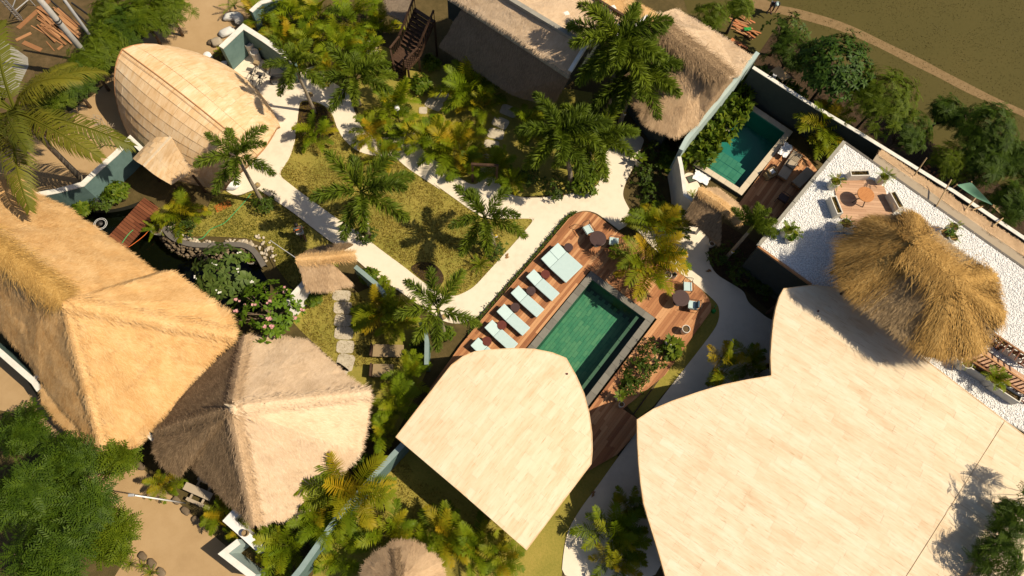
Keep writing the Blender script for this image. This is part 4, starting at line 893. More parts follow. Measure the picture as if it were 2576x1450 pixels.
ex = [W(p, 5.9) for p in ((1500, -4), (1530, -40), (1660, 40), (1640, 56), (1600, 70), (1583, 45))]; thatch(bg, [ex], 'thatch_gold', 170, name='rear_thatch')
q0, q1 = W((1498, -4), 6.2), W((1572, 42), 6.2)
MB().bar(q0, q1, .14, .1).world('balcony_rail', 'dark_timber', bg)
for i in range(9): p = q0.lerp(q1, i/8); MB().bar(p-Vector((0, 0, .9)), p, .05).world('baluster', 'dark_timber', bg)
for a, b in (('t3 880 240', 't3 1020 130'), ('z4 910 560', 'z4 915 400')): MB().bar(P1(a, 5.75), P1(b, 5.95), .22, .25).world('verge_board', 'white_wall', bg)
for s_ in ('t3 400 108', 'z4 830 125'):
    p = P1(s_, 6.05); MB().rbox((0, 0, 0), (.4, .3, .12), .05, .4).build('roof_patch', 'white_wall', bg, p-bg.location)
# staircase
st = thing('timber_staircase', 'dark timber staircase with balustrades climbing to the bungalow', 'staircase', (P1('z3 560 850').x, P1('z3 560 850').y, 0))
tl_, tr_ = P1('z3 800 130', 3.1), P1('z3 1090 320', 3.1); bl_, br_ = P1('z3 580 680', 1.35), P1('z3 860 850', 1.35)
for i in range(9):
    k = (i+.3)/9; a, b = tl_.lerp(bl_, k), tr_.lerp(br_, k); MB().bar(a, b, .26, .05).world('tread', 'dark_timber', st)
ld = [P1(s_, 1.3) for s_ in ('z3 580 700', 'z3 850 870', 'z3 690 1040', 'z3 440 880')]; planks(st, plan(ld), math.atan2((ld[1]-ld[0]).y, (ld[1]-ld[0]).x), .18, 'dark_timber', 1.3, lens=(3, 4), name='landing_board')
bl2, br2 = P1('z3 450 900', 1.2), P1('z3 640 1030', 1.2); cl2, cr2 = P1('z3 520 1190', .15), P1('z3 640 1200', .15)
for i in range(5):
    k = (i+.5)/5; MB().bar(bl2.lerp(cl2, k), br2.lerp(cr2, k), .26, .05).world('tread', 'dark_timber', st)
def rail(a, b, n=8, h=.9):
    MB().bar(a+Vector((0, 0, h)), b+Vector((0, 0, h)), .11, .07).world('handrail', 'dark_timber', st); MB().bar(a-Vector((0, 0, .05)), b-Vector((0, 0, .05)), .07, .22).world('stringer', 'dark_timber', st)
    for i in range(n+1): p = a.lerp(b, i/n); MB().bar(p, p+Vector((0, 0, h)), .045).world('baluster', 'dark_timber', st)
rail(tl_, bl_); rail(tr_, br_); rail(ld[0], ld[3], 6); rail(ld[1], ld[2], 6); rail(br2, cr2, 5); rail(bl2, cl2, 5)
for p in (*ld, tl_, tr_): MB().bar(Vector((p.x, p.y, 0)), Vector((p.x, p.y, p.z)), .13).world('post', 'dark_timber', st)
# ---- villa thatched roof (upper right)
vz, ve = 5.2, 2.9
VR = [W(p, vz) for p in L('t3 1090 170 1260 330 1420 440 1620 600')]; VN = [W(p, ve) for p in L('t3 1060 125 1220 68 1520 245 1800 420 1700 560')]; VS = [W(p, ve) for p in L('t3 830 300 820 620 1000 940 1100 985 1230 1035 1400 925 1560 725 1660 600')]
vl = thing('villa_thatch', 'tan thatched villa roof with a shaggy dark ridge left of the plunge pool', 'building', (W((1740, 180)).x, W((1740, 180)).y, 0))
thatch(vl, [[VR[0], VR[1], VN[2], VN[1], VN[0]], [VR[1], VR[2], VR[3], VN[4], VN[3], VN[2]]], 'thatch_cream', 200, (.3, .55), .03, rough=.06)
thatch(vl, [[VR[0], VR[1], VS[2], VS[1], VS[0]], [VR[1], VR[2], VS[4], VS[3], VS[2]], [VR[2], VR[3], VS[7], VS[6], VS[5], VS[4]]], 'thatch_tan', 200, (.3, .55), .03, rough=.06)
straw_ridge(vl, [p+Vector((0, 0, .02)) for p in VR], 'thatch_brown', 1.0, .22, 420, (.5, .9), along=.35)
MB().prism(inset([VS[0], VS[1], VS[3], VS[4], VS[6], VN[4], VN[3], VN[1]], .8), 0, 2.85).world('wall_body', 'dark_wall', vl)
# ---- round thatch at the bottom edge
rt = thing('round_thatch_hut', 'small round tan thatched roof cut by the bottom edge', 'hut', (W((1000, 1450)).x, W((1000, 1450)).y, 0))
ra = W((1003, 1468), 3.6); rr = 1.95
rg = [Vector((ra.x+rr*math.cos(a), ra.y+rr*math.sin(a)*.9, 2.3)) for a in [2*math.pi*i/14 for i in range(14)]]
thatch(rt, [[ra, rg[i], rg[(i+1) % 14]] for i in range(14)], 'thatch_tan', 220, (.25, .5), .03); straw_ridge(rt, [ra, ra.lerp(rg[4], .8)], 'thatch_brown', .3, .08, 200, (.3, .5), along=.6)
sup(rt, [ra.lerp(p, .8) for p in rg[::3]], 2.4)
# ---- roof terrace
TZ = 3.6
ter_px = [(2123, 358), (2660, 735), (2660, 1135), (2518, 1056), (2300, 896), (2120, 745), (2040, 718), (1905, 621)]
ter = [W(p, TZ) for p in ter_px]; tb = thing('terrace_building', 'flat-roofed block carrying the white pebble terrace', 'building', (W((2250, 600)).x, W((2250, 600)).y, 0))
MB().prism(ccw(plan(grow(ccw(ter), -.12))), 0, TZ-.12).world('wall_body', 'dark_wall', tb); MB().prism(ccw(plan(ter)), TZ-.119, TZ).world('roof_slab', 'concrete', tb)
def edge(i, j, n, m, nm, w=.16, h=.1):
    a, b = ter[i], ter[j]
    for k in range(n):
        p, q = a.lerp(b, (k+.01)/n), a.lerp(b, (k+.99)/n); MB().bar(p+Vector((0, 0, h/2)), q+Vector((0, 0, h/2)), w, h).world(nm, m, tb)
edge(7, 0, 5, 'concrete', 'edge_kerb', .2); edge(0, 1, 8, 'kerb_grey', 'edge_kerb', .14, .05); edge(6, 7, 5, 'lumber', 'edge_board', .12)
sg = W((2005, 712), 2.9)
MB().bar(W((1945, 668), 2.6), W((2040, 735), 2.6), .06, 1.3).world('sign_panel', 'sign_wall', tb)
# pebbles
N = 34000; tp = [Vector((p.x, p.y, 0)) for p in grow(ccw(ter), -.1)]; pp = scatter_in([p for p in tp], N)
oc = np.array([(1, 0, 0), (0, 1, 0), (-1, 0, 0), (0, -1, 0), (0, 0, 1), (0, 0, -1)], float)*np.array([.5, .36, .26]); of = np.array([(0, 1, 4), (1, 2, 4), (2, 3, 4), (3, 0, 4), (1, 0, 5), (2, 1, 5), (3, 2, 5), (0, 3, 5)])
MB().prism(ccw(plan(grow(ccw(ter), -.05))), TZ+.001, TZ+.02).world('pebble_bed', 'pebble_bed', tb)
a = rng.uniform(0, 6.283, N); s = rng.uniform(.08, .14, N); tx = rng.normal(0, .15, (N, 2)); R = np.zeros((N, 3, 3)); D = np.stack([np.cos(a), np.sin(a), tx[:, 0]], 1); U = np.stack([tx[:, 1], tx[:, 0]*.5, np.ones(N)], 1); R = frames(D, U)*s[:, None, None]
T_ = np.concatenate([pp, (TZ+rng.uniform(.015, .035, N))[:, None]], 1); v, f = inst(oc, of, R, T_)
pe = link('pebbles', fast_mesh('pebbles', v, f, 'pebble', True)); tag(pe, 'loose white pebbles covering the roof terrace', 'pebbles', kind='stuff')
# lean-to roof outside the terrace
lt = thing('lean_to_roof', 'narrow brown thatch strip between the terrace and the boundary wall', 'roof', (W((2350, 500)).x, W((2350, 500)).y, 0))
A_ = [W(p, 3.35) for p in L('t4 790 1215 t8 1933 580')]; B_ = [W(p, 3.35) for p in L('t4 825 1165 t8 1933 490')]; C_ = [W(p, 2.75) for p in L('t4 855 1130 t8 1933 395')]
A_[1] = A_[0]+(A_[1]-A_[0])*1.25; B_[1] = B_[0]+(B_[1]-B_[0])*1.25; C_[1] = C_[0]+(C_[1]-C_[0])*1.25
m1 = MB(); m1.add([*A_, B_[1], B_[0]]+[p-Vector((0, 0, .15)) for p in (*A_, B_[1], B_[0])], [(0, 1, 2, 3), (7, 6, 5, 4), (0, 4, 5, 1), (1, 5, 6, 2), (2, 6, 7, 3), (3, 7, 4, 0)]); m1.world('ledge', 'weathered', lt)
thatch(lt, [[B_[0], B_[1], C_[1], C_[0]]], 'thatch_tan', 160, (.25, .45), .03); sup(lt, [C_[0].lerp(C_[1], k) for k in (.02, .3, .6, .95)]+[A_[0].lerp(A_[1], k) for k in (.05, .5, .9)], 2.7, .06)
# ---- shaggy terrace pavilion
FZ, FE = 7.7, 5.9
c_ = lambda s_, z: P1('t8 '+s_, z)
F1, F2 = c_('1090 400', FZ), c_('1400 690', FZ)
fe = [c_(s_, FE) for s_ in ('735 210', '880 185', '1000 175', '1110 180', '1190 250', '1360 395', '1630 570', '1705 650', '1750 820', '1765 940', '1700 1040', '1620 1120', '1580 1210', '1400 1220', '1240 1240', '1150 1190', '1000 1080', '850 960', '700 840', '585 745', '560 620', '527 470', '620 380')]
tpv = thing('shaggy_pavilion', 'shaggy ochre thatched pavilion standing on the pebble terrace', 'pavilion', (W((2310, 700), TZ).x, W((2310, 700), TZ).y, TZ))
fcs = [[F1, fe[i+1], fe[i]] for i in range(0, 5)]+[[F1, F2, fe[6], fe[5]]]+[[F2, fe[i+1], fe[i]] for i in range(6, 15)]+[[F2, F1, fe[18], fe[17], fe[16], fe[15]]]+[[F1, fe[i+1], fe[i]] for i in range(18, 22)]+[[F1, fe[0], fe[22]]]
thatch(tpv, [[Vector(p) for p in f_] for f_ in fcs], 'thatch_pavilion', 230, (.4, .8), .035, lift=.14, rough=.10, jitter=.3, sm=2)
for k in (0, 3, 21, 19, 14, 12, 9, 7): 
    top = F1 if k in (0, 3, 21, 19) else F2; e2 = fe[k]; straw_ridge(tpv, [top+Vector((0, 0, .05)), top.lerp(e2, .5)+Vector((0, 0, .12)), e2+Vector((0, 0, .05))], 'thatch_ochre', .95, .20, 400, (.5, 1.0), bw=.022, along=.75, taper=(.7, 1.35))
straw_ridge(tpv, [F1, F1.lerp(F2, .5)+Vector((0, 0, .1)), F2], 'thatch_ochre', 1.4, .32, 560, (.6, 1.1), along=.2)
sup(tpv, [F1.lerp(fe[k], .7) for k in (0, 3, 19, 21)]+[F2.lerp(fe[k], .7) for k in (7, 9, 12, 14)], 6.1, .08, z0=TZ)
# ---- terrace deck, octagonal
od = [W(p, TZ+.1) for p in L('y4 285 420 760 405 960 520 1085 900 1085 980 640 1150 430 1080 290 1000 200 560')]
tdk = thing('terrace_deck', 'pale pink timber deck on the pebble terrace', 'deck', (od[0].x, od[0].y, TZ))
planks(tdk, plan(od), math.radians(-3), .15, 'deck_pale', TZ+.1, lens=(1.5, 3.2), thick=.06)
# ---- walls
def wtop(name, label, s_, h, t, **k): return wall(name, label, WL(s_, h), h, t, **k)
wtop('garden_wall', 'teal corner wall with white cap around the entry court', 'z2 390 715 725 400 1040 600 1480 915', 2.05, .3)
wtop('garden_wall', 'short dark teal wall stub beside the barrel roof arch', 't1 1560 450 1660 560', 1.6, .2)
wtop('garden_wall', 'teal wall with white cap behind the annex and bare frangipani', 't1 -200 1560 430 1440 620 1390 740 1275 870 1160 980 1045 1080 1140', 2.0, .28)
wtop('villa_wall', 'long pale teal wall between the tan thatch and plunge pool', 't3 1850 395 1315 1045 1270 1130', 2.7, .24, m='teal_light', cap='teal_light')
wtop('boundary_wall', 'white-capped boundary wall along the field', 'z5 600 1015 t4 350 800 680 995 1400 1440 t8 1933 345 d 2700 690', 2.6, .22, m='dark_wall')
wtop('villa_wall', 'white curved wall with a shower drain beside the villa gate', 'x3 245 80 290 300 330 560 380 960 560 1090', 2.3, .2, m='white_wall', cap='cap_white')
wtop('garden_wall', 'sunlit white wall running down from the left gate', 't6 375 665 210 850', 2.0, .25, m='white_wall', cap='cap_white')
wtop('garden_wall', 'low teal wall between the left gate and the palm clump', 't6 745 560 900 690 960 760', 1.5, .22, m='teal', cap='teal_mid')
wtop('garden_wall', 'thin curved teal wall beside the wicker daybed', 't6 1235 980 1275 1050 1285 1130 1282 1300', 1.6, .2, m='teal', cap='teal_mid')
wtop('garden_wall', 'long teal wall slanting between the pyramid roof and leaf roof', 't10 1110 450 870 710 600 1020 340 1390 250 1500', 2.2, .24, m='teal', cap='teal_mid')
wtop('garden_wall', 'teal wall under the villa roof edge below the restaurant', 'x5 -250 50 0 250 470 660 545 770', 2.1, .25)
wtop('garden_wall', 'short white return wall under the restaurant eaves', 'x5 450 640 620 490', 2.0, .22, m='white_wall')
wtop('garden_wall', 'small corner wall with white cap between the two big roofs', 't9 1190 450 1085 352 1190 250', 2.2, .2)
wtop('street_wall', 'white corner wall with ledge facing the sandy lane', 'y5 1260 590 1060 810 1290 1010 1640 1330', 1.5, .34, m='white_wall', cap='white_wall')
wtop('street_wall', 'pale teal corner wall at the bottom beside the lane', 'y5 1240 1180 970 1390 1500 1800', 1.9, .26, m='teal_light', cap='cap_white')
wtop('garden_wall', 'teal wall behind the yellow palms at the top', 'z2 840 170 985 40 1300 -40', 2.0, .25)
# ================================================================== VEGETATION
def frond_mesh(name, m, L_=2.0, e0=60, bend=70, n=24, ll=.5, lw=.035, foxtail=False, v=.35, seed=0, droop=.25, start=.12, sway=.06, fold=.0):
    """palm frond leaving the origin along +x, rising at e0 degrees and bending down"""
    r = np.random.default_rng(seed); S = 14; pts = [np.zeros(3)]; tg = []; sw = r.normal(0, sway)
    for i in range(S):
        a = math.radians(e0-bend*((i+.5)/S)**1.25); d = np.array([math.cos(a), math.sin(sw*i/S*3)*.3, math.sin(a)]); d /= np.linalg.norm(d); tg.append(d); pts.append(pts[-1]+d*L_/S)
    tg.append(tg[-1]); V, F = [], []
    def quad(a, b, c, d): k = len(V); V.extend([a, b, c, d]); F.append((k, k+1, k+2)); F.append((k, k+2, k+3))
    for i in range(S):                                        # rachis
        w = .022*(1-i/S)*L_/2+.006; sd = np.cross([0, 0, 1.0], tg[i]); sd /= np.linalg.norm(sd); up = np.cross(tg[i], sd)
        quad(pts[i]-sd*w, pts[i]+sd*w, pts[i+1]+sd*w*.9, pts[i+1]-sd*w*.9); quad(pts[i]+up*w, pts[i]-up*w, pts[i+1]-up*w*.9, pts[i+1]+up*w*.9)
    for i in range(n):
        s = start+(1-start)*(i+.5)/n; k = min(S-1, int(s*S)); p = pts[k]+(pts[k+1]-pts[k])*(s*S-k); t = tg[k]; sd = np.cross([0, 0, 1.0], t); sd /= np.linalg.norm(sd); up = np.cross(t, sd)
        prof = (math.sin(math.pi*min(1, .16+.80*s))**.55); ln = ll*prof
        if foxtail:
            for q in range(5):
                a = r.uniform(0, 2*math.pi) if q else r.uniform(0, 2*math.pi); d = sd*math.cos(a)+up*math.sin(a)*.8+t*r.uniform(.5, .9); d /= np.linalg.norm(d); l = ln*r.uniform(.7, 1.1); w = np.cross(d, r.normal(0, 1, 3)); w /= np.linalg.norm(w); o = len(V); e = p+d*l+np.array([0, 0, -.12*l])
                mid = p+d*l*.5; V.extend([p-w*lw*.3, mid-w*lw*.5, mid+w*lw*.5, e]); F.extend([(o, o+1, o+2), (o+1, o+3, o+2)])
        else:
            for sg in (-1, 1):
                if r.random() < .04: continue
                fw = .35+.9*s*s+r.normal(0, .06); d = sd*sg+t*fw+up*(v+r.normal(0, .10)); d /= np.linalg.norm(d); l = ln*r.uniform(.88, 1.08); w = np.cross(d, up*1.0+sd*sg*.3); w /= np.linalg.norm(w); o = len(V)
                mid = p+d*l*.5; e = mid+(d+np.array([0, 0, -droop*2]))/np.linalg.norm(d+np.array([0, 0, -droop*2]))*l*.5
                V.extend([p-w*lw*.35, p+w*lw*.35, mid+w*lw*.5, mid-w*lw*.5, e]); F.extend([(o, o+1, o+2), (o, o+2, o+3), (o+3, o+2, o+4)])
    return fast_mesh(name, np.array(V), np.array(F), m)
def fset(nm, m, specs, **k): return [frond_mesh('frond', m, e0=e, bend=b, seed=i*7+len(nm), **k) for i, (e, b) in enumerate(specs)]
AS = [(82, 45), (76, 62), (70, 75), (62, 80), (55, 85), (46, 80), (36, 75), (25, 65)]
ARECA = fset('areca', 'areca', AS, L_=1.0, n=20, ll=.30, lw=.036, v=.45); ARECAG = fset('arecag', 'areca_gold', AS, L_=1.0, n=20, ll=.30, lw=.036, v=.45)
FOX = fset('fox', 'foxtail', [(70, 60), (55, 75), (42, 75), (30, 70), (18, 60), (5, 45)], L_=1.0, n=80, ll=.25, lw=.022, foxtail=True)
COCO = fset('coco', 'coconut', [(60, 80), (45, 80), (30, 75), (18, 60), (5, 45), (-20, 35)], L_=1.0, n=58, ll=.22, lw=.014, droop=.7, v=.05)
DRY = fset('dry', 'frond_dry', [(0, 60), (-30, 40)], L_=1.0, n=30, ll=.2, lw=.02, droop=.6, v=0)
SHORT = fset('cyc', 'areca', [(65, 60), (45, 60), (25, 50)], L_=1.0, n=26, ll=.16, lw=.018)
stem_me = MB().tube([(0, 0, 0), (0, 0, .35), (0, 0, .7), (0, 0, 1)], [1, .85, .75, .6], 7).mesh('stem', 'stem_green')
shaft_me = MB().tube([(0, 0, 0), (0, 0, .5), (0, 0, 1)], [1, 1.15, .35], 8).mesh('crownshaft', 'stem_green', True)
def areca(px, R, label, h=None, nst=6, nf=34, gold=False, seed=0, group='palm clumps in the garden beds', z0=0.0, name='areca_palm'):
    """clumping palm whose crown shows at photo point px with radius R photo px"""
    r = random.Random(seed*13+int(px[0])); zc = .9+R*.011 if h is None else h; C = W(px, z0+zc); Rm = R*mpp(px, zc); FS = ARECAG if gold else ARECA
    root = thing(name, label, 'palm', (C.x, C.y, z0), r.uniform(0, 6), group)
    tops = []
    for i in range(nst):
        a = 2*math.pi*i/nst+r.uniform(-.4, .4); rr = Rm*.16*r.uniform(.3, 1); ht = max(.25, zc*r.uniform(.35, .75)); ln = Rm*r.uniform(.04, .16)
        b = Vector((math.cos(a)*rr, math.sin(a)*rr, 0)); t = b+Vector((math.cos(a)*ln, math.sin(a)*ln, ht)); tops.append((t, a))
        d = t-b; o = link('stem', stem_me, root, b, d.to_track_quat('Z', 'Y').to_euler(), (.035, .035, d.length))
    for k in range(nf):
        t, a = tops[k % nst]; ring = (k//nst)/max(1, nf/nst-1); i = min(7, max(0, int(1+ring*6.5+r.uniform(-1, 1)))); az = a+r.uniform(-1.25, 1.25) if ring > .3 else r.uniform(0, 6.283); sc = Rm*r.uniform(.92, 1.2)
        link('frond', FS[i], root, t-Vector((0, 0, .1+ring*.15)), (r.uniform(-.12, .12), r.uniform(-.1, .1), az), (sc, sc, sc))
    return root
def foxtail(base, top, R, label, nf=11, seed=0, group='feathery single-trunk palms', azs=None, tr=.11):
    r = random.Random(seed*17+5); B = W(base); h = over(base, top); C = W(top, h); Rm = R*mpp(top, h)
    root = thing('foxtail_palm', label, 'palm', B, 0, group); c = C-B
    pts = [Vector((c.x*k**1.4, c.y*k**1.4, c.z*k)) for k in (0, .1, .25, .5, .75, .92)]; mb = MB(); mb.tube(pts, [tr*1.5, tr*1.25, tr*1.1, tr, tr*.9, tr*.8], 10); mb.build('trunk', 'bark_palm', root, smooth=True)
    d = (pts[-1]-pts[-2]).normalized(); link('crownshaft', shaft_me, root, pts[-1]-d*.1, d.to_track_quat('Z', 'Y').to_euler(), (tr*.85, tr*.85, .75))
    top_ = c+Vector((0, 0, .12))
    for k in range(nf):
        az = (2*math.pi*k*.382*1.0+r.uniform(-.2, .2)) if azs is None else math.radians(azs[k % len(azs)])+r.uniform(-.1, .1); i = min(5, 1+int(k*5/nf)); sc = Rm*r.uniform(1.0, 1.25)
        link('frond', FOX[i], root, top_-Vector((0, 0, .02*k)), (r.uniform(-.1, .1), 0, az), (sc, sc, sc))
    sc = Rm*.7; link('spear_frond', FOX[0], root, top_, (0, -.25, r.uniform(0, 6)), (sc, sc*.3, sc)); return root
d_ = lambda s: L(s)[0]
foxtail(d_('y3 1590 250'), d_('t1 1790 1185'), 92, 'slender feathery palm leaning over the barrel roof end', 8, 1, tr=.10)
foxtail(d_('t2 440 850'), d_('t2 285 500'), 82, 'thin-trunked palm beside the parked bicycles', 8, 2, tr=.09)
foxtail((905, 265), d_('t2 745 600'), 95, 'feathery palm between the courtyard and the staircase', 9, 3, tr=.09)
foxtail((928, 592), d_('t6 795 5'), 122, 'tall feathery palm at the left side of the central lawn', 9, 4)
foxtail(d_('t6 1785 400'), d_('t6 1722 195'), 98, 'grey-trunked palm at the right corner of the central lawn', 8, 5, tr=.13)
foxtail(d_('t6 1415 1070'), d_('t6 1370 890'), 102, 'sparse palm at the path bend near the first lounger', 7, 6, azs=[150, 100, 60, 190, 230, 345, 265])
foxtail(d_('t3 690 960'), d_('t3 790 330'), 128, 'tallest bushy palm between bungalow and villa roof', 14, 7, tr=.13)
foxtail(d_('t3 810 930'), d_('t3 925 560'), 115, 'bushy palm overlapping the tan villa roof', 14, 8, tr=.13)
foxtail(d_('t3 435 1370'), d_('t3 350 1020'), 112, 'bushy palm left of the pot beside the upper path', 13, 9, tr=.13)
foxtail(d_('t3 545 1290'), d_('t3 610 1060'), 108, 'bushy palm above the wide path bend', 13, 10, tr=.13)
foxtail(d_('t7 1600 510'), d_('t7 1800 275'), 62, 'leaning bare trunk palm with a lamp by the terrace wall', 9, 11, azs=[80, 40, 10, -40, 60, 100, 120, -10, 25], tr=.10)
# coconut palm
def coconut():
    base, top = (215, 460), (43, 287); B = W(base); h = over(base, top); C = W(top, h); root = thing('coconut_palm', 'large coconut palm with yellowing fronds at the left edge', 'palm', B); c = C-B
    pts = [Vector((c.x*k, c.y*k, c.z*k)) for k in (0, .08, .3, .6, .9)]; MB().tube(pts, [.24, .18, .15, .14, .13], 10).build('trunk', 'bark_palm', root, smooth=True)
    r = random.Random(4); k = 0
    for az in (8, 38, 70, 105, 140, 175, 210, 240, 264, 285, 308, 332, 350):
        sc = 235*mpp(top, h)*r.uniform(.85, 1.12)*1.15; link('frond', COCO[(k*2) % 5], root, c+Vector((0, 0, .1)), (r.uniform(-.15, .15), 0, math.radians(az)), (sc, sc, sc)); k += 1
    link('dry_frond', DRY[0], root, c, (0, 0, math.radians(-25)), (3.6, 3.6, 3.6))
    for i in range(7): a = i*.9; MB().lathe([(.0, -.13), (.09, -.08), (.12, 0), (.08, .09), (.0, .12)], n=10).build('coconut', 'broad', root, c+Vector((.22*math.cos(a), .22*math.sin(a), -.15)))
coconut()
# clumping palms
AR = [((655, 30), 58, 1, 'yellow-tipped palm clump at the corner of the entry wall'), ((725, 20), 62, 0, 'palm clump at the top edge behind the entry wall'), ((800, 15), 62, 0, 'palm clump at the top edge left of the bungalow'),
      ((880, 20), 66, 0, 'palm clump at the top edge next to the shaded lower thatch'), ((945, 45), 58, 0, 'palm clump touching the left end of the shaded lower thatch'), ((705, 85), 55, 1, 'golden palm clump just inside the entry wall'),
      ((775, 85), 60, 0, 'dense palm clump behind the long entry wall'), ((850, 95), 60, 0, 'dense palm clump in the middle of the top garden'), ((820, 150), 45, 1, 'yellowing palm clump above the courtyard exit'), ((915, 115), 48, 0, 'palm clump left of the wooden bench slats'),
      ((985, 245), 70, 0, 'full palm clump below the staircase foot'), ((930, 310), 50, 1, 'golden palm clump at the curve of the upper path'), ((1010, 330), 40, 0, 'small palm clump beside the garden lamp'),
      ((1180, 205), 80, 0, 'tall palm clump in front of the shaded thatch'), ((1205, 245), 55, 1, 'yellowish palm clump beside the upper stepping stones'), ((1085, 330), 70, 0, 'palm clump left of the middle stepping stones'), ((1140, 350), 75, 1, 'wide golden palm clump beside the middle stepping stones'),
      ((1175, 405), 48, 0, 'low palm clump beside the small timber arch'), ((785, 318), 50, 0, 'short palm clump in the soil bed at the lawn tip'), ((958, 372), 42, 1, 'young yellow palm on the edge of the upper path'),
      ((960, 762), 74, 1, 'broad golden palm clump beside the left gate'), ((990, 805), 52, 0, 'green palm clump behind the wicker daybed'), ((1020, 930), 58, 0, 'palm clump between the daybed and the leaf roof'), ((985, 1000), 62, 0, 'palm clump at the corner of the pyramid roof'), ((965, 1080), 50, 0, 'palm clump squeezed between pyramid roof and leaf roof'),
      ((1645, 640), 88, 1, 'great golden palm clump on the right side of the pool deck'), ((1665, 565), 75, 1, 'golden palm clump at the path behind the pool deck'),
      ((862, 1222), 118, 1, 'golden palm clump straddling the slanting teal wall'), ((785, 1300), 70, 0, 'palm clump at the lower tip of the pyramid roof'), ((705, 1385), 76, 0, 'palm clump beside the white street wall'), ((850, 1400), 68, 0, 'palm clump left of the round hut'),
      ((975, 1345), 70, 0, 'palm clump above the round hut'), ((1050, 1370), 58, 0, 'palm clump right of the round hut'), ((1120, 1345), 74, 1, 'golden palm clump under the leaf roof corner'), ((1195, 1380), 68, 0, 'palm clump at the bottom edge below the leaf roof'), ((1262, 1400), 56, 1, 'palm clump at the pointed end of the leaf roof'),
      ((1548, 1335), 82, 0, 'palm clump beside the curved edge of the heart roof'), ((1560, 1410), 62, 1, 'palm clump at the bottom edge beside the heart roof'), ((1590, 1270), 45, 0, 'shaded palm clump under the heart roof edge'),
      ((1835, 905), 58, 1, 'palm clump in the notch of the heart roof'), ((1895, 905), 48, 0, 'shaded palm clump tucked under the heart roof notch'), ((2085, 300), 72, 1, 'palm clump in the corner behind the plunge pool'), ((2130, 350), 40, 0, 'palm fronds beside the terrace corner'),
      ((450, 520), 62, 1, 'palm clump beside the timber footbridge'), ((400, 1212), 42, 1, 'young yellow palm on the lane below the pyramid roof'), ((545, 1285), 52, 1, 'dry yellow palm at the street wall corner'), ((590, 1330), 40, 1, 'small yellow palm leaning over the pale corner wall'),
      ((1255, 405), 52, 0, 'dark palm clump beside the middle of the planting bed'), ((1330, 300), 55, 0, 'shaded palm clump under the bungalow eaves'), ((1290, 440), 40, 0, 'low palm at the left end of the planting bed')]
HI = {(862, 1222): 3.5, (785, 1300): 2.9, (985, 1000): 2.9, (965, 1080): 2.8, (1020, 930): 2.4, (975, 1345): 2.2, (1645, 640): 2.6, (1835, 905): 2.6, (2085, 300): 2.4}
for i, (p, R, g, lab) in enumerate(AR): areca(p, R, lab, h=HI.get(p), gold=bool(g), seed=i, nf=24 if R > 70 else 19, nst=5 if R > 70 else 4)

# ---- broadleaf trees
def kite(l=1.0, w=.4, z=.0):   # leaf along +x, folded on the midrib
    return np.array([(0, 0, 0), (l*.45, -w/2, z), (l, 0, -.12*l), (l*.45, w/2, z), (l*.5, 0, -.02)]), np.array([(0, 1, 4), (1, 2, 4), (2, 3, 4), (3, 0, 4)])
def pinnate(n=7):
    V, F = [], []; kv = np.array([(0, 0, 0), (.5, -.16, .02), (1, 0, -.1), (.5, .16, .02)]); kf = [(0, 1, 2), (0, 2, 3)]
    for i in range(n):
        s = .18+.8*i/(n-1); z = .10*s-.28*s*s
        for sg in (-1, 1):
            a = sg*(1.05-.35*s); c, sn = math.cos(a), math.sin(a); l = .27*(1-.3*s); o = len(V)
            for x, y, zz in kv: V.append((s*.85+(x*c-y*sn)*l, (x*sn+y*c)*l, z+zz*l)); 
            F += [tuple(o+k for k in f) for f in kf]
    return np.array(V), np.array(F)
PIN = pinnate(); LEAF = kite(1, .36, .03); LEAFW = kite(1, .5, .04); OVAL = (np.array([(0, 0, 0), (.35, -.16, .03), (.75, -.17, .03), (1, 0, -.06), (.75, .17, .03), (.35, .16, .03)]), np.array([(0, 1, 5), (1, 2, 5), (2, 4, 5), (2, 3, 4)]))
def leaf_cloud(tips, dirs, tmpl, nper, size, spread=1.0, lift=.25, r=None):
    """rosettes of leaves at branch tips"""
    n = len(tips); T = np.repeat(tips, nper, 0); A = np.tile(np.arange(nper)*2.4, n)+rng.uniform(0, 6.283, n*nper); D0 = np.repeat(dirs, nper, 0); D0 = D0/np.linalg.norm(D0, axis=1, keepdims=True)
    u = np.cross(D0, np.array([.3, .1, 1.0])); u /= np.linalg.norm(u, axis=1, keepdims=True)+1e-6; w = np.cross(D0, u); el = rng.uniform(-.1, lift*2, n*nper)
    D = (u*np.cos(A)[:, None]+w*np.sin(A)[:, None])*spread+D0*el[:, None]; s = size*rng.uniform(.7, 1.15, n*nper); R = frames(D, D0+rng.normal(0, .15, D0.shape))*s[:, None, None]
    return inst(tmpl[0], tmpl[1], R, T+D0*rng.uniform(-.3, .1, (n*nper, 1))*size)
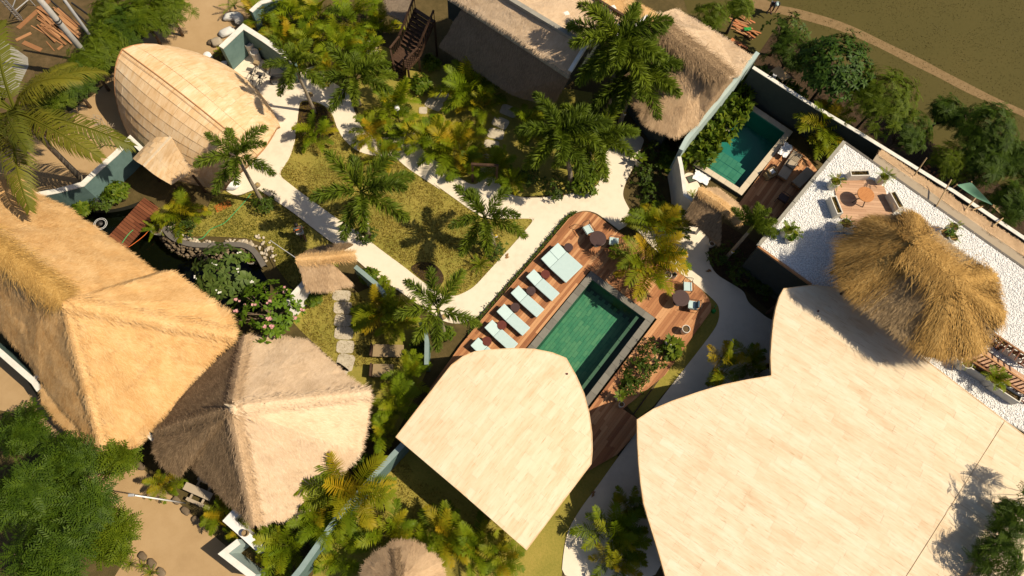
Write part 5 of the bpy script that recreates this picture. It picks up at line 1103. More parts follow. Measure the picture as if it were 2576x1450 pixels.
def tree(px, R, h, label, cat='tree', m='feather', tmpl=PIN, ntip=46, nper=12, size=.62, flat=.55, seed=0, name='leafy_tree', group=None, z0=0, trunk=.09, base=None, gaps=.3, lift=.25, stems=1, nlimb=16):
    r = np.random.default_rng(seed*11+int(px[0])+3); C = W(px, z0+h); Rm = R*mpp(px, h); B = W(base) if base else Vector((C.x, C.y, z0)); root = thing(name, label, cat, (B.x, B.y, z0), 0, group)
    c = np.array([C.x-B.x, C.y-B.y, h]); n = ntip; d = r.normal(0, 1, (n, 3)); d[:, 2] = np.abs(d[:, 2])*.9-.15; d /= np.linalg.norm(d, axis=1, keepdims=True); rad = r.uniform(.25, 1, n)**.5
    nz = np.array([noise.noise(Vector((a*1.3+seed, b*1.3, e*1.3))) for a, b, e in d]); rad *= (1-gaps*.5+gaps*nz*1.5)
    t = c+d*rad[:, None]*np.array([Rm, Rm, Rm*flat])-np.array([0, 0, Rm*flat*.35]); dirs = d*np.array([1, 1, .6])+np.array([0, 0, .75])
    v, f = leaf_cloud(t, dirs, tmpl, nper, size, lift=lift); v[:, 2] = np.maximum(v[:, 2], .04)
    crown = link('crown', fast_mesh('crown', v, f, m), root)
    fork = c*np.array([1, 1, 0])*.55+np.array([0, 0, max(.15, h*.45)]); mb = MB()
    if stems == 1: mb.tube([(0, 0, 0), tuple(fork*.5+np.array([.03, .02, 0])), tuple(fork)], [trunk*1.25, trunk, trunk*.85], 8); mb.build('trunk', 'bark', root, smooth=True)
    mb = MB(); o0 = fork if stems == 1 else np.zeros(3)
    for k in r.choice(n, min(n, nlimb), replace=False): mid = o0+(t[k]-o0)*.5+np.array([0, 0, .08*h])*r.uniform(-.5, 1); mb.tube([tuple(o0), tuple(mid), tuple(t[k])], [trunk*.5, trunk*.32, trunk*.12], 5, cap=False)
    mb.build('limbs', 'bark', root); return root, t+np.array(B), dirs
g = 'leafy trees at the lower left'
for i, (p, R, h, mm, lab) in enumerate([((55, 1085), 60, 3.0, 'feather', 'leafy tree beside the lane under the restaurant eaves'), ((150, 1165), 72, 3.4, 'feather', 'leafy tree reaching toward the sandy lane'), ((285, 1148), 38, 2.6, 'feather_bright', 'bright small tree against the restaurant thatch'),
      ((45, 1250), 92, 5.2, 'feather', 'large leafy tree at the left edge'), ((185, 1275), 84, 4.2, 'feather', 'large leafy tree overhanging the lane'), ((265, 1352), 66, 3.0, 'feather_bright', 'leafy tree nearest the spiky plants'), ((110, 1400), 104, 5.4, 'feather', 'largest leafy tree in the lower left corner')]):
    tree(p, R, h, lab, m=mm, seed=i, ntip=int(22+R*.55), nper=9, size=.92, group=g, gaps=.5)
g = 'living fence trees along the sandy lane'
for i, (p, R, lab) in enumerate([((415, 12), 52, 'fence tree nearest the top edge of the lane'), ((355, 35), 60, 'fence tree above the barrel roof arch'), ((300, 62), 60, 'fence tree right of the lumber pile'), ((255, 105), 58, 'fence tree beside the concrete pole'), ((215, 155), 52, 'fence tree at the foot of the concrete pole'), ((165, 200), 55, 'fence tree behind the coconut fronds'), ((120, 235), 48, 'lowest fence tree above the concrete slab'), ((270, 25), 42, 'yellowish fence tree beside the stacked poles')]):
    tree(p, R*1.15, 2.7, lab, m='feather' if i % 3 == 2 else 'feather_bright', seed=i+20, ntip=int(34+R*.8), nper=11, size=.62, group=g, name='fence_tree', gaps=.4)
tree((1795, 30), 42, 2.8, 'feathery young tree beside the lane behind the villa roof', m='feather_bright', seed=31, size=.5, base=d_('t3 1545 240')); tree((1865, 8), 40, 2.8, 'bright feathery tree at the top edge near the worker', m='feather_bright', seed=32, size=.5)
tree((1985, 60), 58, 3.0, 'thin round-leaved tree next to the worker', m='shrub', tmpl=LEAFW, seed=33, size=.28, ntip=60, nper=9, gaps=.5); tree((2000, 120), 72, 3.2, 'loose green tree behind the villa corner', m='feather', seed=34, size=.5, ntip=95)
tree((2118, 150), 104, 4.2, 'dense dark green mango tree beyond the boundary wall', m='mango', tmpl=LEAF, seed=35, size=.36, ntip=420, nper=9, flat=.75, gaps=.15)
tree((2235, 235), 98, 4.0, 'bright green feathery tree beside the mango tree', m='feather_bright', seed=36, ntip=150, size=.55); tree((2290, 320), 72, 3.2, 'dark feathery tree outside the terrace corner', m='feather', seed=37, ntip=90, size=.5)
tree((2392, 275), 54, 3.0, 'small feathery tree standing out into the field', m='feather', seed=38, size=.55, ntip=60); tree((2500, 315), 92, 3.8, 'feathery tree near the right end of the trail', m='feather', seed=39, ntip=125, size=.6); tree((2400, 400), 54, 2.6, 'rounded bright tree above the terracotta heap', m='feather_bright', seed=40, size=.45, ntip=80)
tree((2490, 395), 78, 3.2, 'feathery tree above the green tarpaulin', m='feather', seed=41, ntip=95); tree((2570, 400), 62, 3.0, 'feathery tree at the right edge beyond the wall', m='feather', seed=42, ntip=70); tree((2550, 500), 60, 2.8, 'dark tree over the bamboo lean-to', m='feather', seed=43, ntip=70)
tree((2560, 1310), 62, 5.6, 'dark feathery tree hanging over the heart roof edge', m='feather', seed=44, ntip=44, nper=10, gaps=.4, trunk=.05, nlimb=6, base=(2560, 1300)); tree((2530, 1400), 72, 5.6, 'dark feathery tree at the lower right corner', m='feather', seed=45, ntip=52, nper=10, gaps=.4, trunk=.05, nlimb=6); tree((2660, 1230), 60, 6.6, 'tall feathery tree just outside the right edge', m='feather', seed=46, ntip=26, nper=8, gaps=.7, trunk=.04, nlimb=3)
# frangipani
def flowers(root, t, dirs, k, m, size=.09, nm='flower_head', seed=1):
    r = np.random.default_rng(seed); idx = r.choice(len(t), k, replace=False); pet = (np.array([(0, 0, 0), (.6, -.35, .1), (1, 0, .2), (.6, .35, .1)]), np.array([(0, 1, 2), (0, 2, 3)]))
    for i in idx:
        n = 5*r.integers(3, 7); A = r.uniform(0, 6.283, n); o = r.normal(0, .07, (n//5, 3)); o[:, 2] = np.abs(o[:, 2])*.5; O = np.repeat(o, 5, 0); A = np.tile(np.arange(5)*1.2566, n//5); D = np.stack([np.cos(A), np.sin(A), np.full(n, .25)], 1)
        v, f = inst(pet[0], pet[1], frames(D, np.repeat([[0, 0, 1.0]], n, 0))*size, O); p = Vector(t[i])-root.location+Vector((0, 0, .12)); link(nm, fast_mesh(nm, v, f, m), root, p)['kind'] = 'stuff'
rt_, t_, q_ = tree(d_('y3 1120 1010'), 88, 2.6, 'dark green frangipani with a few white flowers over the pond', m='plumeria', tmpl=OVAL, seed=51, ntip=62, nper=13, size=.40, flat=.45, name='frangipani', lift=.12, gaps=.1, base=(600, 735)); flowers(rt_, t_, q_, 8, 'petal_white', .06)
rt_, t_, q_ = tree((672, 775), 98, 2.7, 'bright frangipani bush with pink flower heads', m='plumeria_bright', tmpl=OVAL, seed=52, ntip=85, nper=11, size=.30, flat=.5, name='frangipani', lift=.2, gaps=.15); flowers(rt_, t_, q_, 11, 'petal_pink', .085)
# bare frangipani by the annex
bf = thing('bare_frangipani', 'leafless frangipani branches behind the annex', 'tree', P1('t1 900 1110')); mb = MB(); rr_ = random.Random(3)
def branch(p, d, l, r_, n):
    e = p+d*l; mb.tube([p, p.lerp(e, .5)+Vector((0, 0, .03)), e], [r_, r_*.85, r_*.7], 6)
    if n:
        for k in range(3): a = rr_.uniform(0, 6.28); branch(e, (d+Vector((math.cos(a), math.sin(a), rr_.uniform(-.1, .3)))*.75).normalized(), l*.72, r_*.7, n-1)
branch(Vector((0, 0, 0)), Vector((-.1, 0, 1)), .9, .055, 4); mb.build('branches', 'weathered', bf)
# shrubs
def shrub(px, R, label, m='shrub', h=.5, tmpl=LEAF, size=.22, ntip=40, nper=9, name='shrub', flat=.5, group=None, lift=.35, z0=0): return tree(px, R, h, label, 'shrub', m, tmpl, ntip, nper, size, flat, int(px[0]), name, group, z0, .03, gaps=.25, lift=lift, stems=0)
SH = [((662, 505), 40, 'shrub', 'dark shrub ring round the palm base near the barrel roof'), ((920, 590), 34, 'shrub', 'spiky shrub round the palm base on the lawn edge'), ((1243, 622), 38, 'shrub', 'leafy shrub round the grey-trunked palm base'), ((1122, 838), 22, 'broad', 'small bright shrub at the sparse palm base'),
      ((455, 560), 42, 'shrub', 'dark shrub beside the pond cobbles'), ((1640, 895), 52, 'shrub', 'dark red-leaved bush on the deck corner'), ((1605, 935), 46, 'shrub', 'dark bush beside the pool coping'), ((1585, 970), 34, 'shrub', 'bush at the end of the pool deck'),
      ((1690, 880), 26, 'broad', 'bright potted shrub at the deck edge'), ((285, 480), 38, 'broad', 'bright green bush below the annex wall'), ((250, 510), 34, 'shrub', 'low creeper at the head of the pond'), ((200, 520), 26, 'broad', 'small bush at the foot of the pond wall'),
      ((1085, 155), 26, 'broad', 'variegated bush at the staircase foot'), ((1060, 210), 34, 'broad', 'flowering bush right of the staircase'), ((1010, 270), 28, 'shrub', 'shrub under the garden lamp'), ((990, 325), 30, 'shrub', 'dark shrub inside the path curve'),
      ((1330, 440), 38, 'shrub', 'low green cover at the left of the planting bed'), ((1400, 465), 44, 'shrub', 'low green cover at the front of the planting bed'), ((1470, 460), 40, 'broad', 'mixed ground cover under the bushy palms'), ((1500, 425), 34, 'broad', 'yellow-green ground cover at the path corner'),
      ((1630, 430), 50, 'shrub', 'dark shaded shrub bed left of the villa gate'), ((1660, 370), 40, 'shrub', 'dark shrub under the villa roof edge'), ((1640, 490), 40, 'shrub', 'shaded shrub in front of the villa gate'), ((1690, 400), 34, 'broad', 'broad leaves at the end of the pale villa wall'),
      ((1825, 640), 44, 'shrub', 'shaded shrub at the leaning palm trunk'), ((1880, 690), 50, 'shrub', 'shaded shrub along the dark terrace wall'), ((1930, 720), 36, 'shrub', 'shaded shrub beside the sign wall'), ((830, 645), 26, 'broad', 'small banana-leaved plant beside the left gate'), ((925, 690), 24, 'broad', 'bright leaves along the low teal wall'),
      ((785, 745), 26, 'broad', 'yellowish leaves beside the sunlit white wall'), ((1060, 870), 30, 'shrub', 'dark shrub behind the thin curved wall'), ((915, 1165), 24, 'broad', 'round bright leaves at the pyramid roof corner'), ((1000, 1380), 40, 'shrub', 'shrub under the palms near the round hut'), ((690, 1340), 26, 'broad', 'leafy plant behind the white street wall'),
      ((700, 810), 26, 'broad', 'low leaves under the pink frangipani'), ((2060, 345), 40, 'shrub', 'dark shrub behind the villa loungers'), ((1750, 370), 30, 'broad', 'spiky bright plant at the plunge pool corner'), ((1855, 270), 30, 'broad', 'broad-leaved plant over the plunge pool')]
for p, R, mm, lab in SH: shrub(p, R, lab, mm, .35+R*.008, size=.20 if mm == 'shrub' else .30, ntip=int(14+R*1.1), tmpl=LEAF if mm == 'shrub' else LEAFW)
# broad-leaved hedge plants inside the villa
i = 0
for a, b, n, w in (('t3 1400 1120', 't3 1790 640', 9, 30), ('z5 600 1130', 'z5 1250 1420', 6, 40), ('t3 1450 1180', 't3 1740 820', 6, 20)):
    A_, B_ = d_(a), d_(b); words = ['nearest the spiky plant', 'second from the low wall end', 'third along the pale wall', 'midway along the pale wall', 'beside the pool steps', 'above the pool steps', 'next to the deep end', 'near the far wall corner', 'in the far wall corner'] if n == 9 else (['under the boundary wall corner', 'second along the shaded boundary wall', 'beside the plywood sheet', 'behind the deep end of the plunge pool', 'right of the deep end', 'nearest the corner palm clump'] if w == 40 else ['hanging over the pool step corner', 'hanging over the upper pool step', 'hanging over the shallow water', 'hanging over the pool middle', 'hanging over the deep water', 'hanging over the far pool corner'])
    for k in range(n):
        p = (A_[0]+(B_[0]-A_[0])*k/(n-1), A_[1]+(B_[1]-A_[1])*k/(n-1)); shrub(p, w, 'broad green lily plant '+words[k], 'broad', .9, LEAFW, .55, 12, 6, 'lily_plant', .8, 'broad-leaved plants round the plunge pool', .9)
# small cycads and spiky plants
def spiky(px, R, label, z0=0.0, m=SHORT, n=16, name='cycad', lift=0, group=None):
    r = random.Random(int(px[0]*7)); C = W(px, z0+.25); Rm = R*mpp(px); root = thing(name, label, 'plant', (C.x, C.y, z0), 0, group)
    MB().tube([(0, 0, 0), (0, 0, .22)], [.09, .06], 8).build('stem', 'bark', root)
    for k in range(n): link('frond', m[min(2, int(k*3/n))], root, (0, 0, .2), (0, r.uniform(-.2, .1), k*2.4+r.uniform(-.2, .2)), (Rm, Rm, Rm))
    return root
for p, R, lab in ((d_('t9 960 1270'), 26, 'largest spiky plant beside the lane stones'), (d_('t9 985 1360'), 22, 'spiky plant between two lane stones'), (d_('t9 1075 1375'), 18, 'small spiky plant on the lane edge'), (d_('t9 1140 1425'), 22, 'spiky plant at the bottom edge of the lane'), (d_('t9 870 1310'), 18, 'spiky plant under the leafy tree'),
                  (d_('t1 1670 405'), 22, 'green cycad pot plant beside the entry wall end'), (d_('t6 1690 545'), 34, 'dark young palm at the lawn corner'), (d_('x3 430 140'), 34, 'radiating yellow-green plant at the plunge pool corner'), (d_('x3 560 980'), 18, 'spiky plant on the white villa wall bench')): spiky(p, R, lab)
# ================================================================== THINGS
def px_m(key): return ZO[key][2]/1933.0*K
# ---- sun loungers
def lounger(key, hx, hy, fx, fy, wpx, label, wide=1, z0=A_DECK):
    z = z0+.36; h, f_ = P1(f'{key} {hx} {hy}', z), P1(f'{key} {fx} {fy}', z); d = f_-h; d.z = 0; ln = d.length; a = math.atan2(d.y, d.x); w = wpx*px_m(key)*mpp(L(f'{key} {hx} {hy}')[0])
    c = (h+f_)/2; o = thing('sun_lounger', label, 'sun lounger', (c.x, c.y, z0), a, 'sun loungers beside the pool'); bl = ln*.36
    ft = MB().rbox((bl/2, 0, .32), (ln-bl-.01, w, .11), .03); ft.build('seat_cushion', 'cushion', o)
    n = wide; t = math.radians(14)
    for k in range(n):
        ww = w/n; yy = -w/2+ww*(k+.5); R = Matrix.Rotation(t, 3, 'Y'); cx = -ln/2+bl; b = MB(); b.rbox((0, 0, 0), (bl, ww-.012, .10), .03, m=R); b.build('backrest_cushion', 'cushion', o, (cx-bl/2*math.cos(t)-.01, yy, .32+bl/2*math.sin(t)))
    MB().box((0, 0, .24), (ln-.04, w-.04, .05)).build('frame', 'metal_dark', o)
    for sx in (-1, 1):
        for sy in (-1, 1): MB().box((sx*(ln/2-.15), sy*(w/2-.06), .11), (.05, .05, .22)).build('leg', 'metal_dark', o)
    MB().bar((-ln/2+bl*.5, 0, .22), (-ln/2+bl*.2, 0, .36), .03).build('prop', 'metal_dark', o); return o
lounger('y1', 870, 495, 1165, 760, 285, 'wide double sun lounger nearest the dining table', 2)
for hx, hy, lab in ((645, 750, 'single sun lounger next to the wide double one'), (468, 938, 'third sun lounger from the dining table'), (305, 1150, 'fourth sun lounger from the dining table'), (165, 1335, 'sun lounger half hidden by the leaf roof'), (5, 1540, 'sun lounger mostly under the leaf roof')):
    lounger('y1', hx, hy, hx+305, hy+272, 134, lab)
def round_table(c, r, h, label, m, z0, name='side_table', cat='table', grp=None):
    o = thing(name, label, cat, (c.x, c.y, z0), 0, grp); MB().lathe([(r*.96, h-.035), (r, h-.025), (r, h-.008), (r*.97, h)], n=32).build('table_top', m, o)
    if h < .6: MB().lathe([(r*.72, 0), (r*.78, .05), (r*.62, h*.5), (r*.80, h-.036)], n=20).build('base', m, o)
    else:
        MB().lathe([(r*.5, 0), (r*.5, .025), (.04, .05), (.04, h-.06), (r*.4, h-.036)], n=20).build('pedestal', 'metal_dark', o)
    return o
for x, y, m_, lab in ((1097, 443, 'table_dark', 'dark side table above the double lounger'), (830, 755, 'table_red', 'red side table between the double and single loungers'), (662, 947, 'table_dark', 'dark side table between the second and third loungers'), (480, 1138, 'table_dark', 'dark side table between the third and fourth loungers'), (325, 1343, 'table_red', 'red side table beside the fourth lounger'), (152, 1530, 'table_red', 'red side table close to the leaf roof')):
    c = P1(f'y1 {x} {y}', A_DECK+.45); round_table(c, 53*px_m('y1')*.0228, .45, lab, m_, A_DECK, grp='side tables between the loungers')
round_table(P1('y1 1437 343', A_DECK+.73), .49, .73, 'round dark dining table at the rounded deck end', 'table_dark', A_DECK, 'dining_table', grp='round dining tables on the deck')
round_table(P1('y2 787 708', A_DECK+.73), .49, .73, 'round dark dining table at the right deck corner', 'table_dark', A_DECK, 'dining_table', grp='round dining tables on the deck')
def chair(c, rz, label, z0=A_DECK, cush='cushion', pillow=False):
    """armchair facing local +x"""
    o = thing('armchair', label, 'chair', (c.x, c.y, z0), rz, 'metal armchairs at the dining tables' if z0 == A_DECK else None)
    for sy in (-1, 1):
        MB().tube([(.28, sy*.27, 0), (.28, sy*.27, .40), (.27, sy*.27, .62), (-.26, sy*.27, .62), (-.30, sy*.27, .42), (-.32, sy*.27, 0)], .016, 6).build('side_frame', 'metal_dark', o)
    MB().tube([(-.28, -.26, .42), (-.36, -.24, .80), (-.38, -.16, .84), (-.38, .16, .84), (-.36, .24, .80), (-.28, .26, .42)], .016, 6).build('back_frame', 'metal_dark', o)
    MB().box((0, 0, .385), (.54, .52, .03)).build('seat_frame', 'metal_dark', o)
    MB().rbox((.01, 0, .445), (.54, .50, .09), .03).build('seat_cushion', cush, o)
    for y in (-.14, -.05, .05, .14): MB().tube([(-.29, y, .42), (-.38, y, .83)], .007, 5).build('back_cord', 'wicker', o)
    if pillow: MB().rbox((-.22, 0, .62), (.12, .40, .30), .05, m=Matrix.Rotation(-.25, 3, 'Y')).build('pillow', 'pillow_blue', o)
chair(P1('y1 1322 238', A_DECK+.45), math.radians(-62), 'armchair with pale cushion left of the upper dining table'); chair(P1('y1 1622 378', A_DECK+.45), math.radians(172), 'armchair half hidden by the palm at the upper dining table')
chair(P1('y2 862 575', A_DECK+.45), math.radians(-95), 'armchair above the right dining table'); chair(P1('y2 925 792', A_DECK+.45), math.radians(170), 'armchair with a dark blue pillow at the right dining table', pillow=True)
# ---- pots
def pot(s, r, h, label, z0=0.0, m='pot_white', plant=None, soil=True, taper=.8, grp=None):
    c = P1(s, z0+h); o = thing('plant_pot', label, 'pot', (c.x, c.y, z0), 0, grp); t = min(.035, r*.16)
    MB().lathe([(r*taper*.9, 0), (r*taper, .03), (r*.98, h*.7), (r, h-.01), (r-.004, h), (r-t, h), (r-t, h-.07), (r-t*1.1, h-.16)], n=26).build('pot_body', m, o, smooth=False)
    if soil: MB().lathe([(0, h-.05), (r*.4, h-.045), (r-t*1.02, h-.075)], n=18).build('soil', 'pot_soil', o)
    if plant:
        kind, R, n = plant; rr = random.Random(int(c.x*99))
        if kind == 'frond':
            for k in range(n): link('frond', SHORT[min(2, int(k*3/n))], o, (0, 0, h-.05), (0, rr.uniform(-.2, .2), k*2.4+rr.uniform(-.3, .3)), (R, R, R))
        elif kind == 'areca':
            for k in range(n): link('frond', ARECA[min(7, 2+int(k*5/n))], o, (0, 0, h-.05), (0, 0, k*2.4), (R, R, R))
        else:
            a = np.arange(n)*2.4; T_ = np.stack([np.cos(a)*.05, np.sin(a)*.05, np.full(n, h+.1)+rng.uniform(-.1, .15, n)], 1); D = np.stack([np.cos(a), np.sin(a), rng.uniform(.2, .9, n)], 1); v, f = inst(LEAFW[0], LEAFW[1], frames(D, np.repeat([[0, 0, 1.0]], n, 0))*R, T_); link('leaves', fast_mesh('leaves', v, f, kind), o); MB().tube([(0, 0, h-.08), (0, 0, h+.15)], .02, 6).build('stalk', 'stem_green', o)
    return o
pot('y2 640 440', .215, .62, 'larger white pot beside the golden palm clump', A_DECK); pot('y2 712 438', .15, .45, 'smaller white pot behind the larger one', A_DECK); pot('y2 848 1065', .235, .55, 'white pot of bare soil standing alone on the deck', A_DECK)
pot('y2 655 1210', .22, .55, 'white pot at the deck edge above the bush', A_DECK, plant=('broad', .4, 10)); pot('y2 738 1252', .17, .42, 'small white pot with bright leaves at the deck edge', A_DECK, plant=('broad', .42, 14)); pot('y2 690 1350', .17, .35, 'low white pot under the bright leaves', A_DECK, plant=('broad', .38, 10))
pot('t11 805 95', .2, .5, 'white pot with fan leaves at the end of the deck', A_DECK, plant=('broad', .35, 12)); pot('t11 822 155', .15, .4, 'empty white pot at the end of the deck', A_DECK)
pot('t3 957 1205', .22, .6, 'white pot with a tall thin plant on the upper path', 0, plant=('broad', .5, 7)); pot('x1 305 630', .26, .75, 'white pot in the shade near the sign wall', 0); pot('t7 1505 388', .17, .4, 'white pot tucked under the villa gate roof', 0)
pot('z2 805 650', .28, 1.0, 'taller pale cylinder pot in the entry corner', 0, soil=False, taper=.95); pot('z2 890 780', .26, .8, 'shorter pale cylinder pot in the entry corner', 0, soil=False, taper=.95)
pot('y3 360 560', .33, .35, 'wide stone bowl planter beside the footbridge', 0, m='concrete', plant=('frond', .9, 10)); pot('y5 1345 1035', .16, .3, 'round tan vase standing on the street wall', 1.5, m='wicker', soil=False); pot('y3 1450 905', .3, .3, 'stone bowl with round leaves under the frangipani', -.3, m='concrete', plant=('plumeria_bright', .4, 9))
g = 'pots on the pebble terrace'
for s_, r, h, lab, pl in (('y4 215 435', .3, .65, 'terrace pot with spiky plant left of the top planter', ('frond', .6, 16)), ('y4 965 365', .28, .65, 'terrace pot with spiky plant right of the top planter', ('frond', .65, 16)), ('y4 378 1080', .32, .7, 'terrace pot at the lower corner of the pale deck', ('frond', .5, 10)), ('t8 155 285', .3, .6, 'terrace pot nearest the west edge', ('areca', .6, 9)), ('t8 205 315', .22, .4, 'small terrace pot of mixed leaves', ('areca', .5, 8)), ('t8 170 350', .22, .35, 'low terrace pot with reddish leaves', ('mango', .3, 9)),
                          ('z7 940 1108', .29, .75, 'rear pot of the cluster beside the shaggy pavilion', ('frond', .55, 9)), ('z7 840 1215', .36, .6, 'widest pot of the cluster beside the shaggy pavilion', ('mango', .3, 16)), ('z7 938 1268', .27, .7, 'front pot of the cluster beside the shaggy pavilion', ('frond', .5, 7)), ('z8 1080 850', .30, .7, 'round pot between two long planters', ('frond', .45, 9)), ('z8 1490 1090', .32, .7, 'round pot with a bushy palm among the long planters', ('areca', .8, 12)), ('d 2275 549', .25, .6, 'terrace pot behind the shaggy pavilion thatch', ('frond', .5, 12))):
    pot(s_, r, h, lab, TZ+.02, m='pot_terrace', plant=pl, grp=g)
def planter(s, l, w, h, rz, label, z0=TZ+.02, grass_=True, sx=0):
    c = P1(s, z0+h); o = thing('planter_box', label, 'planter', (c.x, c.y, z0), rz, 'white planter boxes on the terrace'); t = .05
    for (cx, cy, dx, dy) in ((0, w/2-t/2, l, t), (0, -w/2+t/2, l, t), (l/2-t/2, 0, t, w-2*t-.002), (-l/2+t/2, 0, t, w-2*t-.002)): MB().box((cx, cy, h/2), (dx, dy, h)).build('side_panel', 'pot_terrace', o)
    MB().box((0, 0, h-.14), (l-2*t-.004, w-2*t-.004, .06)).build('soil', 'pot_soil', o)
    n = 160; p = np.stack([rng.uniform(-l/2+.08, l/2-.08, n), rng.uniform(-w/2+.07, w/2-.07, n), np.full(n, h-.12)], 1); D = rng.normal(0, .5, (n, 3)); D[:, 2] = 1
    v, f = inst(LEAF[0], LEAF[1], frames(D, np.repeat([[1.0, 0, .1]], n, 0))*.10, p); x = link('sprouts', fast_mesh('sprouts', v, f, 'grass_blade'), o); x['kind'] = 'stuff'
planter('y4 590 305', 1.1, .36, .6, math.radians(2), 'white planter box above the pale deck'); planter('y4 228 795', 1.1, .36, .6, math.radians(-80), 'white planter box left of the pale deck'); planter('y4 1160 715', 1.05, .36, .6, math.radians(-74), 'white planter box right of the pale deck'); planter('y4 545 1230', .8, .36, .6, math.radians(-70), 'white planter box half under the pavilion thatch')
planter('z8 960 770', 1.3, .4, .6, math.radians(-38), 'long planter nearest the pavilion by the walkway'); planter('z8 1295 975', 1.3, .4, .6, math.radians(-38), 'middle long planter beside the walkway'); planter('z8 1690 1275', 1.45, .4, .6, math.radians(-38), 'long planter at the far end of the walkway')
for i, (x, y, lab) in enumerate(((1640, 560, 'planter inside the right trellis nearest the thatch'), (1790, 690, 'planter inside the right trellis at the frame edge'))): planter(f'z8 {x} {y}', 1.0, .35, .5, math.radians(-40), lab)
# teak table on the terrace
c = P1('y4 680 635', TZ+.85); tt = thing('teak_table', 'round orange teak table on the pale terrace deck', 'table', (c.x, c.y, TZ+.1), .3)
MB().lathe([(.45, .70), (.47, .71), (.47, .735), (.455, .745)], n=36).build('table_top', 'teak', tt)
for k in range(4): a = k*math.pi/2; MB().bar((.15*math.cos(a), .15*math.sin(a), .70), (.42*math.cos(a), .42*math.sin(a), 0), .04).build('leg', 'metal_dark', tt)
MB().lathe([(.2, .66), (.2, .70)], n=16).build('apron', 'metal_dark', tt)
# walkway with trellis rails at the right
ww = [P1(f'z8 {x} {y}', TZ+.06) for x, y in ((950, 700), (1280, 600), (2300, 1290), (1900, 1320))]
wk = thing('trellis_walkway', 'salmon timber walkway with railings beside the long planters', 'walkway', (ww[0].x, ww[0].y, TZ)); planks(wk, plan(ww), math.atan2((ww[3]-ww[0]).y, (ww[3]-ww[0]).x), .16, 'deck_pale', TZ+.06, lens=(1.5, 3), thick=.05)
def rail2(a, b, n, h, diag=True):
    A_, B_ = P1(a, TZ+h), P1(b, TZ+h); MB().bar(A_, B_, .09, .06).world('top_rail', 'lumber', wk); MB().bar(A_-Vector((0, 0, h-.15)), B_-Vector((0, 0, h-.15)), .06, .05).world('bottom_rail', 'bridge', wk)
    for i in range(n+1): p = A_.lerp(B_, i/n); MB().bar(p-Vector((0, 0, h)), p, .06).world('post', 'bridge', wk)
    if diag:
        for i in range(n): p, q = A_.lerp(B_, i/n), A_.lerp(B_, (i+1)/n); MB().bar(p-Vector((0, 0, h-.15)), q, .04).world('brace', 'bridge', wk)
rail2('z8 930 690', 'z8 2100 1420', 10, .8); rail2('z8 1240 660', 'z8 2100 1240', 14, .95, False); rail2('z8 1445 385', 'z8 2150 860', 8, 1.0)
for i in range(9): A_, B_ = P1('z8 1445 385', TZ+1.0).lerp(P1('z8 2150 860', TZ+1.0), i/8), P1('z8 1320 500', TZ+.8).lerp(P1('z8 2080 1000', TZ+.8), i/8); MB().bar(A_, B_, .06, .05).world('rafter', 'bridge', wk)
# ---- villa deck and furniture
vd = [P1(f'z6 {x} {y}', .28) for x, y in ((15, 1440), (300, 1050), (540, 720), (720, 480), (860, 520), (1080, 700), (1240, 900), (860, 1450), (480, 1700))]
vdk = thing('villa_deck', 'brown timber deck shaded beside the plunge pool', 'deck', (vd[0].x, vd[0].y, 0)); planks(vdk, plan(vd), math.atan2((vd[1]-vd[0]).y, (vd[1]-vd[0]).x), .15, 'deck', .28, lens=(1.8, 3.2)); n = len(vd)
mb = MB(); mb.add([(p.x, p.y, 0) for p in vd]+[(p.x, p.y, .275) for p in vd], [(i, (i+1) % n, (i+1) % n+n, i+n) for i in range(n)]); mb.world('deck_skirt', 'lumber', vdk)
def villa_lounger(h, f_, label):
    z = .6; H_, F_ = P1(h, z), P1(f_, z); d = F_-H_; ln = Vector((d.x, d.y)).length; c = (H_+F_)/2; o = thing('villa_lounger', label, 'sun lounger', (c.x, c.y, .28), math.atan2(d.y, d.x), 'loungers on the villa deck')
    MB().rbox((.3*ln/2, 0, .30), (ln*.68, .62, .09), .03).build('seat_cushion', 'weathered', o); MB().rbox((-ln*.34, 0, .40), (ln*.33, .62, .09), .03, m=Matrix.Rotation(.45, 3, 'Y')).build('backrest_cushion', 'weathered', o); MB().box((0, 0, .2), (ln, .66, .1)).build('frame', 'lumber', o)
    for sx in (-1, 1):
        for sy in (-1, 1): MB().box((sx*(ln/2-.08), sy*.28, .075), (.06, .06, .15)).build('leg', 'lumber', o)
villa_lounger('z6 920 650', 'z6 700 1000', 'villa lounger with the black chair frame across it'); villa_lounger('z6 1120 900', 'z6 910 1110', 'villa lounger nearest the terrace wall')
chair(P1('z6 850 800', .7), math.radians(-130), 'black metal chair between the villa loungers', .28, 'weathered'); chair(P1('z6 720 1310', .7), math.radians(140), 'dark chair in the shade of the villa deck', .28, 'table_dark')
c = P1('z6 555 905', .75); bk = thing('towel_basket', 'wicker tray of rolled towels on the villa deck', 'basket', (c.x, c.y, .28), .5)
MB().rbox((-.1, -.05, .2), (.6, .5, .38), .05).build('stool', 'wicker', bk)
for (x, y, dx, dy) in ((0, .2, .5, .04), (0, -.2, .5, .04), (.23, 0, .04, .36), (-.23, 0, .04, .36)): MB().box((x, y, .47), (dx, dy, .14)).build('tray_side', 'wicker', bk)
MB().box((0, 0, .405), (.42, .36, .02)).build('tray_base', 'wicker', bk)
for k in (-.1, 0, .1): MB().tube([(-.13, k, .46), (.13, k, .46)], .045, 10).build('rolled_towel', 'cloth_white', bk)
